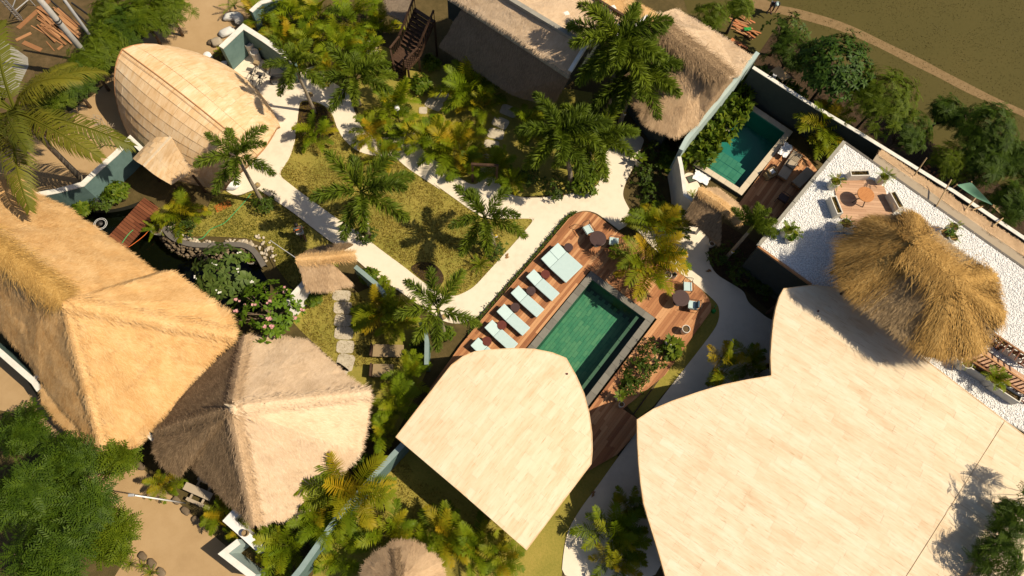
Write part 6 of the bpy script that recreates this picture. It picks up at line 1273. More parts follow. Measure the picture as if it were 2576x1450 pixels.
def cloth(s, w, d, z, rz, label, m='cloth_white', seed=1, name='towel', amp=.05):
    c = P1(s, z); n = 14; vs = []; fs = []
    for i in range(n+1):
        for j in range(n+1):
            x, y = (i/n-.5)*w, (j/n-.5)*d; e = 1+.18*noise.noise(Vector((i*.35+seed, j*.35, 1))); vs.append((x*e, y*e, abs(noise.noise(Vector((i*.4, j*.4, seed*3.3))))*amp*2+.01))
    for i in range(n):
        for j in range(n): fs.append((i*(n+1)+j, (i+1)*(n+1)+j, (i+1)*(n+1)+j+1, i*(n+1)+j+1))
    me = fast_mesh(name, vs+[(a, b, e-.012) for a, b, e in vs], fs+[tuple(k+len(vs) for k in reversed(f)) for f in fs], m, True); o = link(name, me, None, c, (0, 0, rz)); return tag(o, label, 'cloth' if m.startswith('cloth') else 'net')
cloth('z6 750 590', 1.0, .6, .62, .9, 'crumpled white towel on the villa lounger', seed=2, amp=.08); cloth('x3 760 570', 1.0, .7, .1, -.5, 'white sheet spread on the grass by the plunge pool', seed=3, amp=.06)
c = P1('y3 1130 290', .04); o = thing('orange_net', 'loose orange netting lying on the small lawn', 'net', c, .5); mb = MB()
for k in range(9): mb.tube([Vector((-.45+i*.15, -.22+k*.055+.09*noise.noise(Vector((i*.6, k*.7, 2))), .02+.05*abs(noise.noise(Vector((i, k, 5)))))) for i in range(7)], .006, 4)
for k in range(11): mb.tube([Vector((-.45+k*.09+.07*noise.noise(Vector((k*.7, i*.6, 9))), -.25+i*.1, .02+.05*abs(noise.noise(Vector((k, i, 7)))))) for i in range(6)], .006, 4)
mb.build('mesh', 'orange', o)
sheet('paved_slab', 'pale paved corner with a drain inside the villa wall', ['x3 330 470 560 440 640 600 740 800 730 900 640 1080 430 960'], .06, 'path', thick=.06, sm=1)
c = P1('x3 530 595', .07); dr = thing('shower_drain', 'dark square drain grate set in the pale villa slab', 'drain', (c.x, c.y, .062), .35); MB().box((0, 0, .01), (.62, .48, .02)).build('frame', 'table_dark', dr); MB().box((0, 0, .022), (.50, .36, .008)).build('glass', 'glass_dark', dr)
# ---- wicker daybeds
for s_, w, d, lab in (('t6 985 1195', 1.75, .70, 'wicker daybed in the garden below the palm clump'), ('t6 945 1345', 1.2, .72, 'darker wicker bench in the shade beside the stepping stones')):
    c = P1(s_, .4); o = thing('wicker_daybed', lab, 'daybed', (c.x, c.y, 0), -.03); MB().rbox((.06, 0, .36), (w-.1, d, .08), .02).build('mat', 'wicker', o); MB().rbox((-w/2+.02, 0, .45), (.1, d, .3), .02).build('headboard', 'dark_timber', o); MB().box((0, 0, .28), (w-.05, d-.04, .07)).build('frame', 'dark_timber', o)
    for sx in (-1, 1):
        for sy in (-1, 1): MB().box((sx*(w/2-.1), sy*(d/2-.06), .12), (.07, .07, .245)).build('leg', 'dark_timber', o)
# timber arch at the stepping stones
a_, b_ = P1('y6 470 775', 2.0), P1('y6 755 790', 2.0); ta = thing('timber_arch', 'small dark timber arch over the stepping stones', 'arch', (a_.x, a_.y, 0))
for p in (a_, b_): MB().bar(Vector((p.x, p.y, 0)), p, .14).world('post', 'dark_timber', ta)
MB().bar(a_.lerp(b_, -.06), a_.lerp(b_, 1.06), .14, .14).world('beam', 'dark_timber', ta)
# slatted bench by the palms
c = P1('t2 880 375', .4); sb = thing('slatted_bench', 'dark slatted garden bench left of the staircase', 'bench', (c.x, c.y, 0), 0)
for k in range(6): MB().box((0, -.6+k*.24, .42), (.75, .12, .03)).build('slat', 'weathered', sb)
for sx in (-1, 1): MB().box((sx*.3, 0, .37), (.06, 1.4, .06)).build('rail', 'dark_timber', sb); MB().box((sx*.3, .55, .17), (.06, .06, .34)).build('leg', 'dark_timber', sb); MB().box((sx*.3, -.55, .17), (.06, .06, .34)).build('leg', 'dark_timber', sb)
# picnic bench below the pyramid roof
c = P1('y5 535 310', .6); pbn = thing('plank_bench', 'weathered plank bench with side seats below the pyramid eaves', 'bench', (c.x, c.y, 0), math.radians(-23))
MB().rbox((0, 0, .60), (1.5, .38, .05), .01).build('table_top', 'weathered', pbn)
for sy in (-1, 1): MB().rbox((.2, sy*.52, .36), (1.3, .16, .04), .01).build('seat_board', 'weathered', pbn)
for sx in (-.3, .35): MB().box((sx, 0, .30), (.10, 1.25, .06)).build('cross_bar', 'weathered', pbn); MB().box((sx, .2, .14), (.08, .08, .27)).build('leg', 'weathered', pbn); MB().box((sx, -.2, .14), (.08, .08, .27)).build('leg', 'weathered', pbn)
# ---- lamps
def lantern(s, label, h=.35, z0=0, r=.16):
    c = P1(s, z0+h); o = thing('garden_lantern', label, 'lantern', (c.x, c.y, z0)); MB().lathe([(r*.7, 0), (r*.7, .03), (.02, .04), (.02, h-.2)], n=12).build('stand', 'metal_dark', o); MB().lathe([(r*.5, h-.2), (r, h-.1), (r*.9, h), (r*.5, h+.03), (r*.3, h+.03)], n=16).build('shade', 'wicker', o); MB().lathe([(0, h-.12), (r*.35, h-.08), (r*.3, h+.02), (0, h+.05)], n=10).build('bulb', 'petal_yellow', o)
lantern('t2 408 708', 'round rattan lantern beside the motorbike'); lantern('y3 1525 40', 'round rattan lantern at the foot of the barrel roof palm'); lantern('t6 1412 937', 'dark lantern at the sparse palm on the path bend', .25)
c = P1('t2 1060 820', 1.6); o = thing('globe_lamp', 'white globe lamp standing among the palms', 'lamp', (c.x, c.y, 0)); MB().tube([(0, 0, 0), (0, 0, 1.55)], .03, 8).build('post', 'metal_dark', o); MB().lathe([(.0, 1.45), (.12, 1.5), (.17, 1.62), (.12, 1.74), (0, 1.79)], n=16).build('globe', 'cloth_white', o, smooth=True)
def palm_lamp(s, z, label):
    c = P1(s, z); o = thing('tree_lamp', label, 'lamp', c, .4); MB().box((0, 0, 0), (.14, .12, .10)).build('housing', 'cloth_white', o); MB().lathe([(.05, .05), (.07, .09), (.0, .11)], n=10).build('lens', 'petal_yellow', o); MB().bar((0, 0, -.04), (.12, .10, -.06), .03).build('bracket', 'metal_dark', o)
palm_lamp('y1 258 315', 1.6, 'small lamp on the grey-trunked lawn palm'); palm_lamp('t6 838 232', 1.6, 'small lamp on the tall lawn palm'); palm_lamp('t7 1660 452', 1.4, 'yellow lamp strapped to the leaning palm trunk'); palm_lamp('t3 845 862', 1.6, 'small lamp on the bushy palm trunk near the villa')
# ---- vehicles in the court
def wheel(o, x, r, z, w=.04, nm='wheel', spokes=True):
    t = MB(); n = 28; t.tube([(x+r*math.cos(2*math.pi*k/n), 0, z+r*math.sin(2*math.pi*k/n)) for k in range(n+1)], w/2, 6, cap=False); wh = t.build(nm, 'rubber', o)
    s = MB(); s.tube([(x, -.05, z), (x, .05, z)], .03, 8)
    if spokes:
        for k in range(10): a = k*math.pi/5; s.bar((x, 0, z), (x+r*.96*math.cos(a), 0, z+r*.96*math.sin(a)), .006)
    else: s.lathe([(0, 0), (.01, 0)], n=4); s.tube([(x+r*.7*math.cos(2*math.pi*k/n), 0, z+r*.7*math.sin(2*math.pi*k/n)) for k in range(n+1)], .025, 5, cap=False)
    s.build('rim', 'metal_grey', wh)
def bicycle(s, rz, lean, label):
    c = P1(s); o = thing('bicycle', label, 'bicycle', (c.x, c.y, 0), rz, 'bicycles parked in the court'); o.rotation_euler = (lean, 0, rz)
    wheel(o, -.52, .33, .34); wheel(o, .52, .33, .34); f = MB()
    for a, b in (((-.52, 0, .34), (-.08, 0, .34)), ((-.08, 0, .34), (-.2, 0, .78)), ((-.52, 0, .34), (-.2, 0, .76)), ((-.2, 0, .74), (.34, 0, .76)), ((-.08, 0, .34), (.36, 0, .66)), ((.32, 0, .84), (.52, 0, .34))): f.tube([a, b], .018, 6)
    f.build('frame', 'metal_dark', o); MB().tube([(.30, -.28, .98), (.34, -.1, .96), (.32, 0, .92), (.34, .1, .96), (.30, .28, .98)], .014, 6).build('handlebar', 'metal_dark', o); MB().tube([(.33, 0, .84), (.32, 0, .94)], .016, 6).build('stem', 'metal_dark', o)
    MB().rbox((-.22, 0, .83), (.26, .15, .06), .025).build('saddle', 'rubber', o); MB().box((.55, 0, .84), (.26, .30, .22)).build('basket', 'wicker', o); MB().tube([(-.08, -.12, .30), (-.08, .12, .38)], .012, 5).build('pedals', 'metal_dark', o)
bicycle('z2 905 1180', math.radians(72), .12, 'bicycle nearest the cylinder pots'); bicycle('z2 1040 1240', math.radians(66), .12, 'second bicycle leaning next to the first')
c = P1('z2 1370 1270'); o = thing('motorbike', 'dark motor scooter parked beside the palm trunk', 'motorbike', (c.x, c.y, 0), math.radians(8)); o.rotation_euler = (-.12, 0, math.radians(8))
wheel(o, -.6, .27, .28, .11, spokes=False); wheel(o, .62, .27, .28, .10, spokes=False)
MB().rbox((-.35, 0, .55), (.9, .28, .26), .08).build('rear_body', 'metal_dark', o); MB().rbox((.02, 0, .36), (.55, .30, .10), .04).build('footboard', 'rubber', o); MB().rbox((-.3, 0, .73), (.75, .26, .10), .04).build('seat', 'rubber', o); MB().rbox((.44, 0, .62), (.12, .36, .55), .05, m=Matrix.Rotation(-.25, 3, 'Y')).build('front_shield', 'metal_grey', o)
MB().tube([(.62, 0, .28), (.48, 0, .85), (.42, 0, 1.0)], .03, 8).build('fork', 'metal_grey', o); MB().tube([(.30, -.34, 1.02), (.42, 0, 1.0), (.30, .34, 1.02)], .018, 6).build('handlebar', 'metal_dark', o); MB().rbox((.50, 0, .98), (.14, .2, .12), .03).build('headlight', 'metal_grey', o); MB().rbox((-.82, 0, .58), (.06, .16, .08), .02).build('tail_light', 'table_red', o)
for sy in (-1, 1): MB().tube([(.40, sy*.2, 1.02), (.38, sy*.32, 1.18)], .01, 5).build('mirror_arm', 'metal_dark', o); MB().rbox((.38, sy*.33, 1.2), (.03, .12, .08), .01).build('mirror', 'metal_grey', o)
# ---- sacks, rubble, white drum by the entry
def lump(s, d, label, m='sack', name='sack', cat='sack', z0=0.0, rz=0, seed=1):
    c = P1(s, z0+d[2]/2); bm = bmesh.new(); bmesh.ops.create_icosphere(bm, subdivisions=3, radius=.5)
    for v in bm.verts:
        e = max(abs(v.co.x), abs(v.co.y)); k = 1+.22*noise.noise(v.co*2.4+Vector((seed*5, 0, 0)))+.08*noise.noise(v.co*6+Vector((seed, 3, 0))); v.co = Vector((math.copysign(abs(v.co.x*2)**.7/2, v.co.x)*d[0]*k, math.copysign(abs(v.co.y*2)**.7/2, v.co.y)*d[1]*k, v.co.z*d[2]*k+d[2]/2)); v.co.z = max(v.co.z, 0)
    me = bpy.data.meshes.new(name); bm.to_mesh(me); bm.free(); me.materials.append(M_(m)); me.shade_smooth(); return tag(link(name, me, None, (c.x, c.y, z0), (0, 0, rz)), label, cat)
lump('z2 555 250', (1.1, .6, .35), 'flat white sack beside the entry wall corner', rz=.2, seed=1); lump('z2 660 290', (.6, .7, .55), 'upright white sack holding a young palm', rz=.5, seed=2); lump('z2 480 485', (1.0, .6, .4), 'white sack leaning on the outside of the entry wall', rz=.5, seed=3); lump('z2 330 640', (.7, .6, .4), 'pale rubble sack at the entry wall end', 'cobble', rz=.3, seed=4); lump('z2 250 640', (.5, .4, .25), 'brown rubble heap on the lane edge', 'river_stone', 'rubble', 'rubble', seed=5); lump('z2 440 960', (.4, .35, .25), 'small grey sack at the open end of the entry wall', seed=7); lump('y3 1230 40', (.9, .6, .5), 'white cloth-covered heap under the barrel roof end', 'cloth_white', 'covered_heap', 'heap', seed=8)
lump('t12 1850 930', (.9, .5, .3), 'white plastic bundle under the lower right trees', 'cloth_white', seed=9, z0=4.25)
spiky(d_('z2 590 90'), 40, 'young palm standing in the upright sack', .4, n=8); spiky(d_('z2 790 120'), 26, 'small palm seedling beside the upright sack', 0, n=7)
c = P1('z2 178 822', .5); o = thing('white_drum', 'white round drum beside the barrel roof', 'drum', (c.x, c.y, 0)); MB().lathe([(.20, 0), (.24, .06), (.25, .25), (.24, .42), (.20, .48)], n=20).build('body', 'cloth_white', o); MB().lathe([(.21, .481), (.22, .50), (.1, .54), (0, .55)], n=20).build('lid', 'white_wall', o)
for i, s_ in enumerate(('t9 985 575', 't9 1060 620', 't9 1330 880', 't9 1400 960', 't9 1480 1030', 't9 1075 1300', 't9 1145 1355', 't9 1215 1420')):
    wd = ('below the restaurant eave corner', 'next to the shaded wall foot', 'at the foot of the street pole', 'halfway along the yellow palm', 'beside the street wall palms', 'beside the largest spiky plant', 'between the small spiky plants', 'nearest the bottom of the lane')[i]
    lump(s_, (.5, .32, .2), 'grey edging stone '+wd, 'river_stone', 'edging_stone', 'stone', rz=-.7, seed=i+20)
# ---- building site
lp = thing('lumber_pile', 'stack of loose brown boards beside the concrete pole', 'lumber', P1('z1 900 380')); rr_ = random.Random(5)
for i in range(34):
    a = (rr_.uniform(560, 900), rr_.uniform(90, 420)); l = rr_.uniform(350, 480); an_ = math.radians(38+rr_.gauss(0, 5)); b_ = (a[0]+l*math.cos(an_), a[1]+l*math.sin(an_)); z = .03+.02*(i % 7)
    MB().bar(P1(f'z1 {a[0]} {a[1]}', z), P1(f'z1 {b_[0]} {b_[1]}', z), rr_.uniform(.08, .16), .03).world('board', 'lumber', lp)
for a, b_, w, lab in (('z1 270 430', 'z1 740 10', .3, 'wide plank lying across the end of the lumber pile'), ('z1 350 640', 'z1 620 760', .3, 'short wide board near the concrete slab'), ('z1 470 390', 'z1 940 670', .07, 'long thin pole lying below the lumber pile'), ('z1 240 610', 'z1 470 500', .2, 'dusty board near the site edge'), ('z1 700 630', 'z1 820 770', .06, 'short stick on the site ground'), ('z1 870 750', 'z1 945 690', .16, 'small timber offcut near the palm frond')):
    A_, B_ = P1(a, .03), P1(b_, .03); o = MB().bar(A_-A_, B_-A_, w, .035).build('board', 'lumber', None, A_); tag(o, lab, 'board', 'loose boards on the building site')
for a, b_, lab in (('z1 770 10', 'z1 1290 480', 'dark steel bar left of the grey post'), ('z1 960 20', 'z1 1390 420', 'long dark bar beside the fence trees'), ('z1 1080 40', 'z1 1330 220', 'short dark bar near the yellowish fence tree')):
    A_, B_ = P1(a, .05), P1(b_, .05); tag(MB().bar(A_-A_, B_-A_, .07, .07).build('steel_bar', 'metal_dark', None, A_), lab, 'bar')
lm = thing('lattice_mast', 'pale steel lattice mast at the upper left corner', 'mast', P1('z1 320 290'))
A_, B_ = P1('z1 320 290', .1), P1('z1 20 -40', 3.0)
for k in ((0, .12), (.12, -.1), (-.12, -.1)): MB().tube([A_+Vector((k[0], k[1], 0)), B_+Vector((k[0], k[1], 0))], .03, 6).world('chord', 'metal_grey', lm)
C_, D_ = P1('z1 220 170', .9), P1('z1 420 0', .3)
for p, q in ((C_, D_), (P1('z1 190 110', 1.2), P1('z1 230 0', .6)), (P1('z1 530 90', .0), P1('z1 440 -10', .6)), (P1('z1 440 -10', .6), C_)): MB().tube([p, q], .028, 6).world('brace', 'metal_grey', lm)
for i in range(9): p = A_.lerp(B_, i/9); q = A_.lerp(B_, (i+1)/9); MB().tube([p+Vector((.12, -.1, 0)), q+Vector((-.12, -.1, 0))], .014, 5).world('lattice_bar', 'metal_grey', lm)
def pole(base, top, h, r, label, m, name='utility_pole', bands=(), cat='pole'):
    B_ = W(base); T_ = W(top, over(base, top)); d = (T_-B_).normalized(); e = B_+d*(h/d.z); o = thing(name, label, cat, B_); MB().tube([Vector(), (e-B_)*.5, e-B_], [r*1.15, r, r*.85], 12).build('shaft', m, o, smooth=True)
    for k in bands: MB().lathe([(r*1.1, -.04), (r*1.18, -.03), (r*1.18, .03), (r*1.1, .04)], n=14).build('band', 'metal_dark', o, (e-B_)*k)
    return o, e
_, e1 = pole(d_('z1 1600 1190'), d_('z1 870 320'), 9.0, .17, 'thick white concrete utility pole rising past the lumber pile', 'pole_concrete', bands=(.12, .56, .58)); _, e2 = pole(d_('z1 1690 1000'), d_('z1 1200 320'), 7.0, .09, 'thin grey post next to the concrete pole', 'metal_grey')
o, e3 = pole((467, 1266), (335, 1246), 5.6, .035, 'thin white street lamp pole standing in the sandy lane', 'cloth_white', 'street_lamp', (.99,), 'street lamp'); MB().rbox((-.08, 0, 0), (.25, .12, .06), .02).build('lamp_head', 'metal_grey', o, e3-o.location)
# flag pole by the gate
a_, b_ = P1('t6 105 365', .9), P1('t6 300 498', 2.2); tag(MB().tube([Vector(), b_-a_], .02, 6).build('bamboo_pole', 'cloth_white', None, a_), 'thin white pole leaning from the left gate over the lawn', 'pole')
# ---- hoses
def hose(s, label, m='hose_green', z=.05, r=.02):
    p = smooth_poly(WL(s, z), 2, closed=False); o = thing('garden_hose', label, 'hose', p[0]); MB().tube([q-p[0] for q in p], r, 6).build('tube', m, o); MB().tube([(p[-1]-p[0])*.985+Vector((0, 0, .0)), p[-1]-p[0]], r*1.5, 8).build('nozzle', 'metal_dark', o)
hose('y3 1450 150 1380 240 1240 390 1160 480 1080 520 990 550 930 620 890 670 790 680 690 630 590 560 500 500 380 465', 'thin green hose winding across the small lawn'); hose('y3 90 565 40 610 0 660 -40 720', 'short green hose on the footbridge', z=.24); hose('y3 270 575 210 640 120 710 30 770', 'orange cord along the footbridge edge', 'orange', .24, .015)
c = P1('y2 1175 850', .3); o = thing('watering_can', 'bright green watering can in the grass strip by the deck', 'watering can', (c.x, c.y, .03), 1.2); MB().lathe([(.10, 0), (.12, .02), (.11, .2), (.05, .24)], n=14).build('body', 'green_plastic', o); MB().tube([(.09, 0, .06), (.28, 0, .24)], [.025, .015], 8).build('spout', 'green_plastic', o); MB().tube([(-.08, 0, .06), (-.2, 0, .16), (-.1, 0, .28), (.02, 0, .26)], .015, 6).build('handle', 'green_plastic', o); MB().lathe([(.015, 0), (.05, .02), (.0, .025)], n=10).build('rose', 'green_plastic', o, (.28, 0, .23))
# ---- outside the boundary wall
c = P1('z5 1020 1110', 2.4); A_ = [P1(f'z5 {x} {y}', z) for x, y, z in ((870, 1070, 2.2), (985, 985, 2.4), (1170, 1160, 2.4), (1050, 1225, 2.2))]; o = thing('plywood_sheet', 'pale plywood sheet propped above the boundary wall', 'plywood', (A_[0].x, A_[0].y, 0)); mb = MB(); mb.add([*A_, *[p-Vector((0, 0, .03)) for p in A_]], [(0, 1, 2, 3), (7, 6, 5, 4), (0, 4, 5, 1), (1, 5, 6, 2), (2, 6, 7, 3), (3, 7, 4, 0)]); mb.world('panel', 'plywood', o)
for p in A_: MB().tube([(p.x, p.y, 0), (p.x, p.y, p.z-.03)], .04, 6).world('post', 'bamboo', o)
lad = thing('ladder', 'small pale ladder leaning on the boundary wall', 'ladder', P1('z5 900 1190'))
for dx in (0, 38): MB().bar(P1(f'z5 {890+dx} {1180+dx*.5}', 1.6), P1(f'z5 {910+dx} {1120+dx*.5}', 2.9), .05).world('rail', 'cloth_white', lad)
for k in range(4): MB().bar(P1('z5 890 1180', 1.6).lerp(P1('z5 910 1120', 2.9), k/4+.1), P1('z5 928 1199', 1.6).lerp(P1('z5 948 1139', 2.9), k/4+.1), .04).world('rung', 'cloth_white', lad)
rr_ = random.Random(8); tc = thing('terracotta_heap', 'heap of broken terracotta tiles behind the boundary wall', 'tiles', P1('z7 620 300'))
for i in range(16): p = P1(f'z7 {rr_.uniform(480, 800)} {rr_.uniform(200, 400)}', .06+.02*(i % 3)); MB().rbox((0, 0, 0), (rr_.uniform(.2, .4), rr_.uniform(.12, .22), .06), .015).build('tile', 'terracotta', tc, p-tc.location, (rr_.uniform(-.3, .3), rr_.uniform(-.3, .3), rr_.uniform(0, 3)))
tc = thing('timber_heap', 'jumble of orange planks behind the villa roof', 'timber', P1('z5 450 420'))
for i in range(18): x, y = rr_.uniform(320, 560), rr_.uniform(240, 520); p = P1(f'z5 {x} {y}', .05+.03*(i % 4)); MB().rbox((0, 0, 0), (rr_.uniform(.8, 1.6), .12, .06), .01).build('plank', 'terracotta' if i % 3 == 0 else 'lumber', tc, p-tc.location, (0, rr_.uniform(-.1, .1), -.6+rr_.gauss(0, .2)))
for i in range(6): p = P1(f'z5 {280+i*40} {610+i*22}', .08); MB().rbox((0, 0, 0), (.3, .2, .14), .03).build('block', 'terracotta', tc, p-tc.location, (0, 0, rr_.uniform(0, 3)))
tag(cloth('z5 520 440', .5, .25, .35, .1, 'bright green rag on the plank jumble', 'green_plastic', 6, 'green_rag', .03), 'bright green rag on the plank jumble', 'rag')
T4 = [P1(f'z7 {x} {y}', z) for x, y, z in ((980, 480, 2.9), (1200, 440, 3.0), (1530, 790, 2.6), (1370, 815, 2.5), (1170, 540, 2.8))]; o = thing('tarpaulin', 'green tarpaulin stretched over poles outside the wall', 'tarpaulin', (T4[0].x, T4[0].y, 0)); mb = MB(); k = 8
G = [[T4[0].lerp(T4[1], i/k).lerp((T4[4].lerp(T4[3], .5)).lerp(T4[2], i/k), j/k)+Vector((0, 0, -.25*math.sin(math.pi*i/k)*math.sin(math.pi*j/k)+.05*noise.noise(Vector((i, j, 0))))) for j in range(k+1)] for i in range(k+1)]
mb.add([p for r_ in G for p in r_], [(i*(k+1)+j, (i+1)*(k+1)+j, (i+1)*(k+1)+j+1, i*(k+1)+j+1) for i in range(k) for j in range(k)]); mb.world('sheet', 'tarp_green', o, True)
for a in (T4[0], T4[1], T4[2]): MB().tube([(a.x, a.y, 0), (a.x, a.y, a.z+.05)], .04, 6).world('post', 'bamboo', o)
for a, b_, za, zb, lab in (('z7 675 805', 'z7 900 400', 3.7, 4.2, 'long bamboo pole leaning over the terrace edge'), ('z7 340 340', 'z7 530 70', 3.3, 4.2, 'weathered pole leaning on the boundary wall'), ('z7 1100 870', 'z7 1265 680', 3.2, 3.3, 'short bamboo pole beside the tarpaulin'), ('z7 1215 860', 'z7 1370 805', 3.0, 2.6, 'bamboo pole holding the tarpaulin corner'), ('z7 1520 1110', 'z7 1680 980', 3.1, 2.7, 'bamboo pole under the bamboo mat')):
    A_, B_ = P1(a, za), P1(b_, zb); tag(MB().tube([Vector(), (B_-A_)*.5, B_-A_], [.045, .04, .035], 8).build('bamboo_pole', 'bamboo', None, A_), lab, 'pole', 'bamboo poles along the boundary wall')
bm_ = thing('bamboo_mat', 'mat of split bamboo poles beside the tarpaulin', 'mat', P1('z7 1700 900')); A0_, A1_, B0_, B1_ = P1('z7 1520 800', 2.6), P1('z7 1760 1030', 2.4), P1('z7 1700 760', 2.6), P1('z7 1940 930', 2.4)
for i in range(13): MB().tube([A0_.lerp(B0_, i/12), A1_.lerp(B1_, i/12)], .035, 6).world('bamboo', 'bamboo', bm_)
for p in (A0_, A1_, B0_, B1_): MB().tube([(p.x, p.y, 0), p], .04, 6).world('post', 'bamboo', bm_)
for i, (x, y) in enumerate(((1620, 1270), (1560, 1390), (1600, 1420))): A_ = P1(f't12 {x} {y}', 4.4); B_ = P1(f't12 {x-130} {y+210}', 4.4); tag(MB().tube([Vector(), B_-A_], .07, 8).build('bamboo_pole', 'bamboo', None, A_), ('long bamboo pole lying on the heart roof under the trees', 'second bamboo pole on the heart roof', 'third bamboo pole on the heart roof at the bottom edge')[i], 'pole', 'bamboo poles on the heart roof')
# ---- sign letters on the terrace wall
so = thing('wall_sign', 'dark letters T O on the shaded tan wall below the terrace', 'sign', W((1990, 706), 2.4)); A_, B_ = W((1945, 668), 2.6), W((2040, 735), 2.6); xd = (B_-A_).normalized(); nd = Vector((xd.y, -xd.x, 0)); nd = nd if nd.y < 0 else -nd
def on(u, z): p = A_+xd*u+nd*.045; return Vector((p.x, p.y, z))
u0 = (P1('x1 820 640', 2.6)-A_).dot(xd); u1 = (P1('x1 940 745', 2.4)-A_).dot(xd)
mb = MB(); mb.bar(on(u0-.16, 2.85), on(u0+.16, 2.85), .05, .09); mb.bar(on(u0, 2.80), on(u0, 2.40), .05, .09); mb.world('letter_t', 'metal_dark', so)
mb = MB(); mb.tube([on(u1+.15*math.cos(k*.3927), 2.62+.22*math.sin(k*.3927)) for k in range(17)], .045, 6, cap=False); mb.world('letter_o', 'metal_dark', so)
# ---- low hedge between the deck and the path
hp = [W(p, .1) for p in L('y1 -60 1480 100 1230 400 890 640 625 830 405 1000 195 1090 105 1180 50')]; n = 900; t = rng.random(n)*(len(hp)-1); i = np.minimum(t.astype(int), len(hp)-2); P_ = np.array([tuple(hp[k].lerp(hp[k+1], e-k)) for k, e in zip(i, t)])+rng.normal(0, .06, (n, 3))*np.array([1, 1, 0]); P_[:, 2] = rng.uniform(.06, .24, n)
D = rng.normal(0, 1, (n, 3)); D[:, 2] = np.abs(D[:, 2])*.6; v, f = inst(LEAF[0], LEAF[1], frames(D, np.repeat([[.1, 0, 1.0]], n, 0))*.15, P_)
o = thing('low_hedge', 'narrow dark hedge between the pool deck and the path', 'hedge', (hp[0].x, hp[0].y, 0)); wpart('foliage', fast_mesh('foliage', v, f, 'shrub'), o)['kind'] = 'stuff'; mb = MB()
for a, b_ in zip(hp[:-1], hp[1:]): mb.bar(Vector((a.x, a.y, .08)), Vector((b_.x, b_.y, .08)), .2, .14)
mb.world('soil_strip', 'soil', o)
# ---- fallen leaves on the path
for i, (s_, lab) in enumerate((('y1 360 570', 'curled dry leaf on the path beside the lawn corner'), ('y6 1515 1150', 'dry leaf on the path below the planting bed'), ('t7 1500 605', 'dark fallen leaf on the shaded path'), ('t11 628 815', 'dark fallen leaf on the path beside the leaf roof'))):
    c = P1(s_, .07); v, f = inst(LEAFW[0], LEAFW[1], frames(np.array([[1, .3, .1], [.5, 1, .15]]), np.array([[0, 0, 1.0]]*2))*.3, np.array([[0, 0, .01], [.08, .05, .015]])); tag(link('fallen_leaf', fast_mesh('fallen_leaf', v, f, 'frond_dry'), None, c, (0, 0, i)), lab, 'leaf')
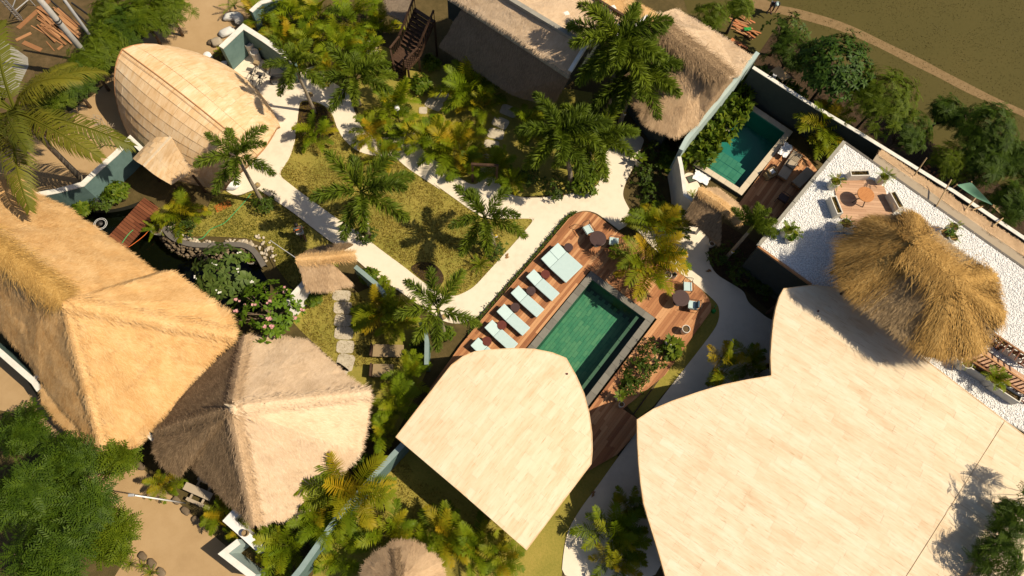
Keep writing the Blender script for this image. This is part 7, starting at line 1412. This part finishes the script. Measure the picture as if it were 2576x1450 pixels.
# ---- people
def person(feet, label, pose, shirt, short, hat=None, extra=None):
    B_ = W(feet); o = thing('person', label, 'person', B_, pose['rz'])
    def skin(name, m, pts, edges, root=0, sub=2):
        me = bpy.data.meshes.new(name); me.from_pydata([p[0] for p in pts], edges, []); me.materials.append(M_(m)); ob = link(name, me, o); md = ob.modifiers.new('skin', 'SKIN'); ob.modifiers.new('sub', 'SUBSURF').levels = sub; ob.modifiers['sub'].render_levels = sub
        for sv, p in zip(me.skin_vertices[0].data, pts): sv.radius = p[1] if isinstance(p[1], tuple) else (p[1], p[1])
        me.skin_vertices[0].data[root].use_root = True; return ob
    J = pose['J']; pts = []; ed = []; idx = {}
    R_ = {'pelvis': (.15, .11), 'chest': (.17, .11), 'neck0': (.075, .07), 'neck': .055, 'head': (.085, .095), 'crown': (.07, .08)}
    for k, p in J.items(): idx[k] = len(pts); pts.append((p, R_.get(k, {'sh': .07, 'el': .045, 'wr': .032, 'ha': .04, 'hi': .095, 'kn': .062, 'an': .042, 'to': .035}.get(k[:2], .06))))
    for a, b_ in (('pelvis', 'chest'), ('chest', 'neck0'), ('neck0', 'neck'), ('neck', 'head'), ('head', 'crown'), ('chest', 'shL'), ('shL', 'elL'), ('elL', 'wrL'), ('wrL', 'haL'), ('chest', 'shR'), ('shR', 'elR'), ('elR', 'wrR'), ('wrR', 'haR'), ('pelvis', 'hiL'), ('hiL', 'knL'), ('knL', 'anL'), ('anL', 'toL'), ('pelvis', 'hiR'), ('hiR', 'knR'), ('knR', 'anR'), ('anR', 'toR')): ed.append((idx[a], idx[b_]))
    skin('body', 'skin', pts, ed)
    V_ = lambda k: Vector(J[k])
    skin('shirt', shirt, [(J['pelvis'], (.175, .135)), (J['chest'], (.20, .14)), (tuple(V_('chest').lerp(V_('neck0'), .6)), (.13, .10)), (J['shL'], .095), (tuple(V_('shL').lerp(V_('elL'), .6)), .075), (J['shR'], .095), (tuple(V_('shR').lerp(V_('elR'), .6)), .075)], [(0, 1), (1, 2), (1, 3), (3, 4), (1, 5), (5, 6)])
    skin('shorts', short, [(tuple(V_('pelvis')+Vector((0, 0, .03))), (.17, .13)), (J['hiL'], .125), (tuple(V_('hiL').lerp(V_('knL'), .75)), .10), (J['hiR'], .125), (tuple(V_('hiR').lerp(V_('knR'), .75)), .10)], [(0, 1), (1, 2), (0, 3), (3, 4)])
    h = V_('head'); up = (V_('crown')-V_('neck')).normalized(); hd = MB(); hd.lathe([(.118, -.02), (.122, .04), (.10, .10), (.05, .135), (0, .145)], n=14); q = up.to_track_quat('Z', 'Y').to_euler(); hd.build('cap' if hat else 'hair', hat or 'hair', o, h-up*.0, q, smooth=True)
    fwd = Vector((0, 1, 0)); 
    if hat: MB().box((0, .14, .0), (.16, .12, .015)).build('cap_brim', hat, o, h, q)
    for sx in (-1, 1): MB().lathe([(0, -.012), (.012, 0), (0, .012)], n=8).build('eye', 'cloth_white', o, h+Vector((sx*.035, .088, -.01))); MB().rbox((0, 0, 0), (.02, .04, .06), .008).build('ear', 'skin', o, h+Vector((sx*.095, 0, -.02)))
    MB().rbox((0, 0, 0), (.025, .035, .045), .008).build('nose', 'skin', o, h+Vector((0, .10, -.04))); MB().box((0, 0, 0), (.05, .01, .012)).build('mouth', 'table_red', o, h+Vector((0, .088, -.085)))
    for sfx in ('L', 'R'):
        w_, ha = V_('wr'+sfx), V_('ha'+sfx); d = (ha-w_).normalized(); s_ = d.cross(Vector((0, 1, 0))).normalized(); fm = MB()
        for k, ln_ in ((-1.5, .062), (-.5, .074), (.5, .070), (1.5, .055)): b0 = ha+s_*k*.018; fm.tube([b0, b0+d*ln_*.55, b0+d*ln_*.9+Vector((0, .02, 0))], [.010, .009, .007], 6)
        fm.tube([ha-d*.05+Vector((0, .03, 0)), ha-d*.01+Vector((0, .055, 0)), ha+d*.02+Vector((0, .06, 0))], [.011, .010, .008], 6); fm.build('fingers', 'skin', o)
    for sfx in ('L', 'R'): p = V_('to'+sfx); MB().rbox((p.x, p.y-.07, .02), (.09, .25, .03), .01).build('sandal', 'rubber', o)
    if extra: extra(o, J)
walk = {'pelvis': (0, 0, .92), 'chest': (0, .02, 1.22), 'neck0': (0, .03, 1.42), 'neck': (0, .05, 1.50), 'head': (0, .07, 1.60), 'crown': (0, .07, 1.68), 'shL': (-.2, .01, 1.38), 'elL': (-.27, -.05, 1.12), 'wrL': (-.26, .06, .90), 'haL': (-.26, .09, .83), 'shR': (.2, .01, 1.38), 'elR': (.27, .04, 1.12), 'wrR': (.28, .16, .92), 'haR': (.28, .20, .86), 'hiL': (-.1, 0, .88), 'knL': (-.11, .12, .50), 'anL': (-.11, .06, .10), 'toL': (-.11, .18, .05), 'hiR': (.1, 0, .88), 'knR': (.11, -.02, .48), 'anR': (.11, -.2, .12), 'toR': (.11, -.1, .05)}
def pattern(o, J):
    MB().rbox((-.05, -.10, 1.36), (.20, .04, .09), .015).build('shirt_print', 'orange', o)
person((763, 600), 'person in a grey shirt and pale shorts walking on the small lawn', {'rz': math.radians(20), 'J': walk}, 'shirt', 'shorts', extra=pattern)
bend = {'pelvis': (0, 0, .88), 'chest': (0, .22, 1.12), 'neck0': (0, .38, 1.24), 'neck': (0, .44, 1.28), 'head': (0, .53, 1.31), 'crown': (0, .60, 1.34), 'shL': (-.2, .34, 1.22), 'elL': (-.24, .42, .94), 'wrL': (-.18, .52, .74), 'haL': (-.16, .55, .67), 'shR': (.2, .34, 1.22), 'elR': (.26, .40, .95), 'wrR': (.2, .55, .76), 'haR': (.18, .58, .69), 'hiL': (-.1, 0, .84), 'knL': (-.13, .08, .47), 'anL': (-.14, -.02, .10), 'toL': (-.14, .1, .05), 'hiR': (.1, 0, .84), 'knR': (.13, .10, .47), 'anR': (.14, .0, .10), 'toR': (.14, .12, .05)}
person((1935, 32), 'person in dark clothes and a pale cap bending over the plank heap', {'rz': math.radians(170), 'J': bend}, 'shirt_navy', 'cloth_grey', 'cushion')
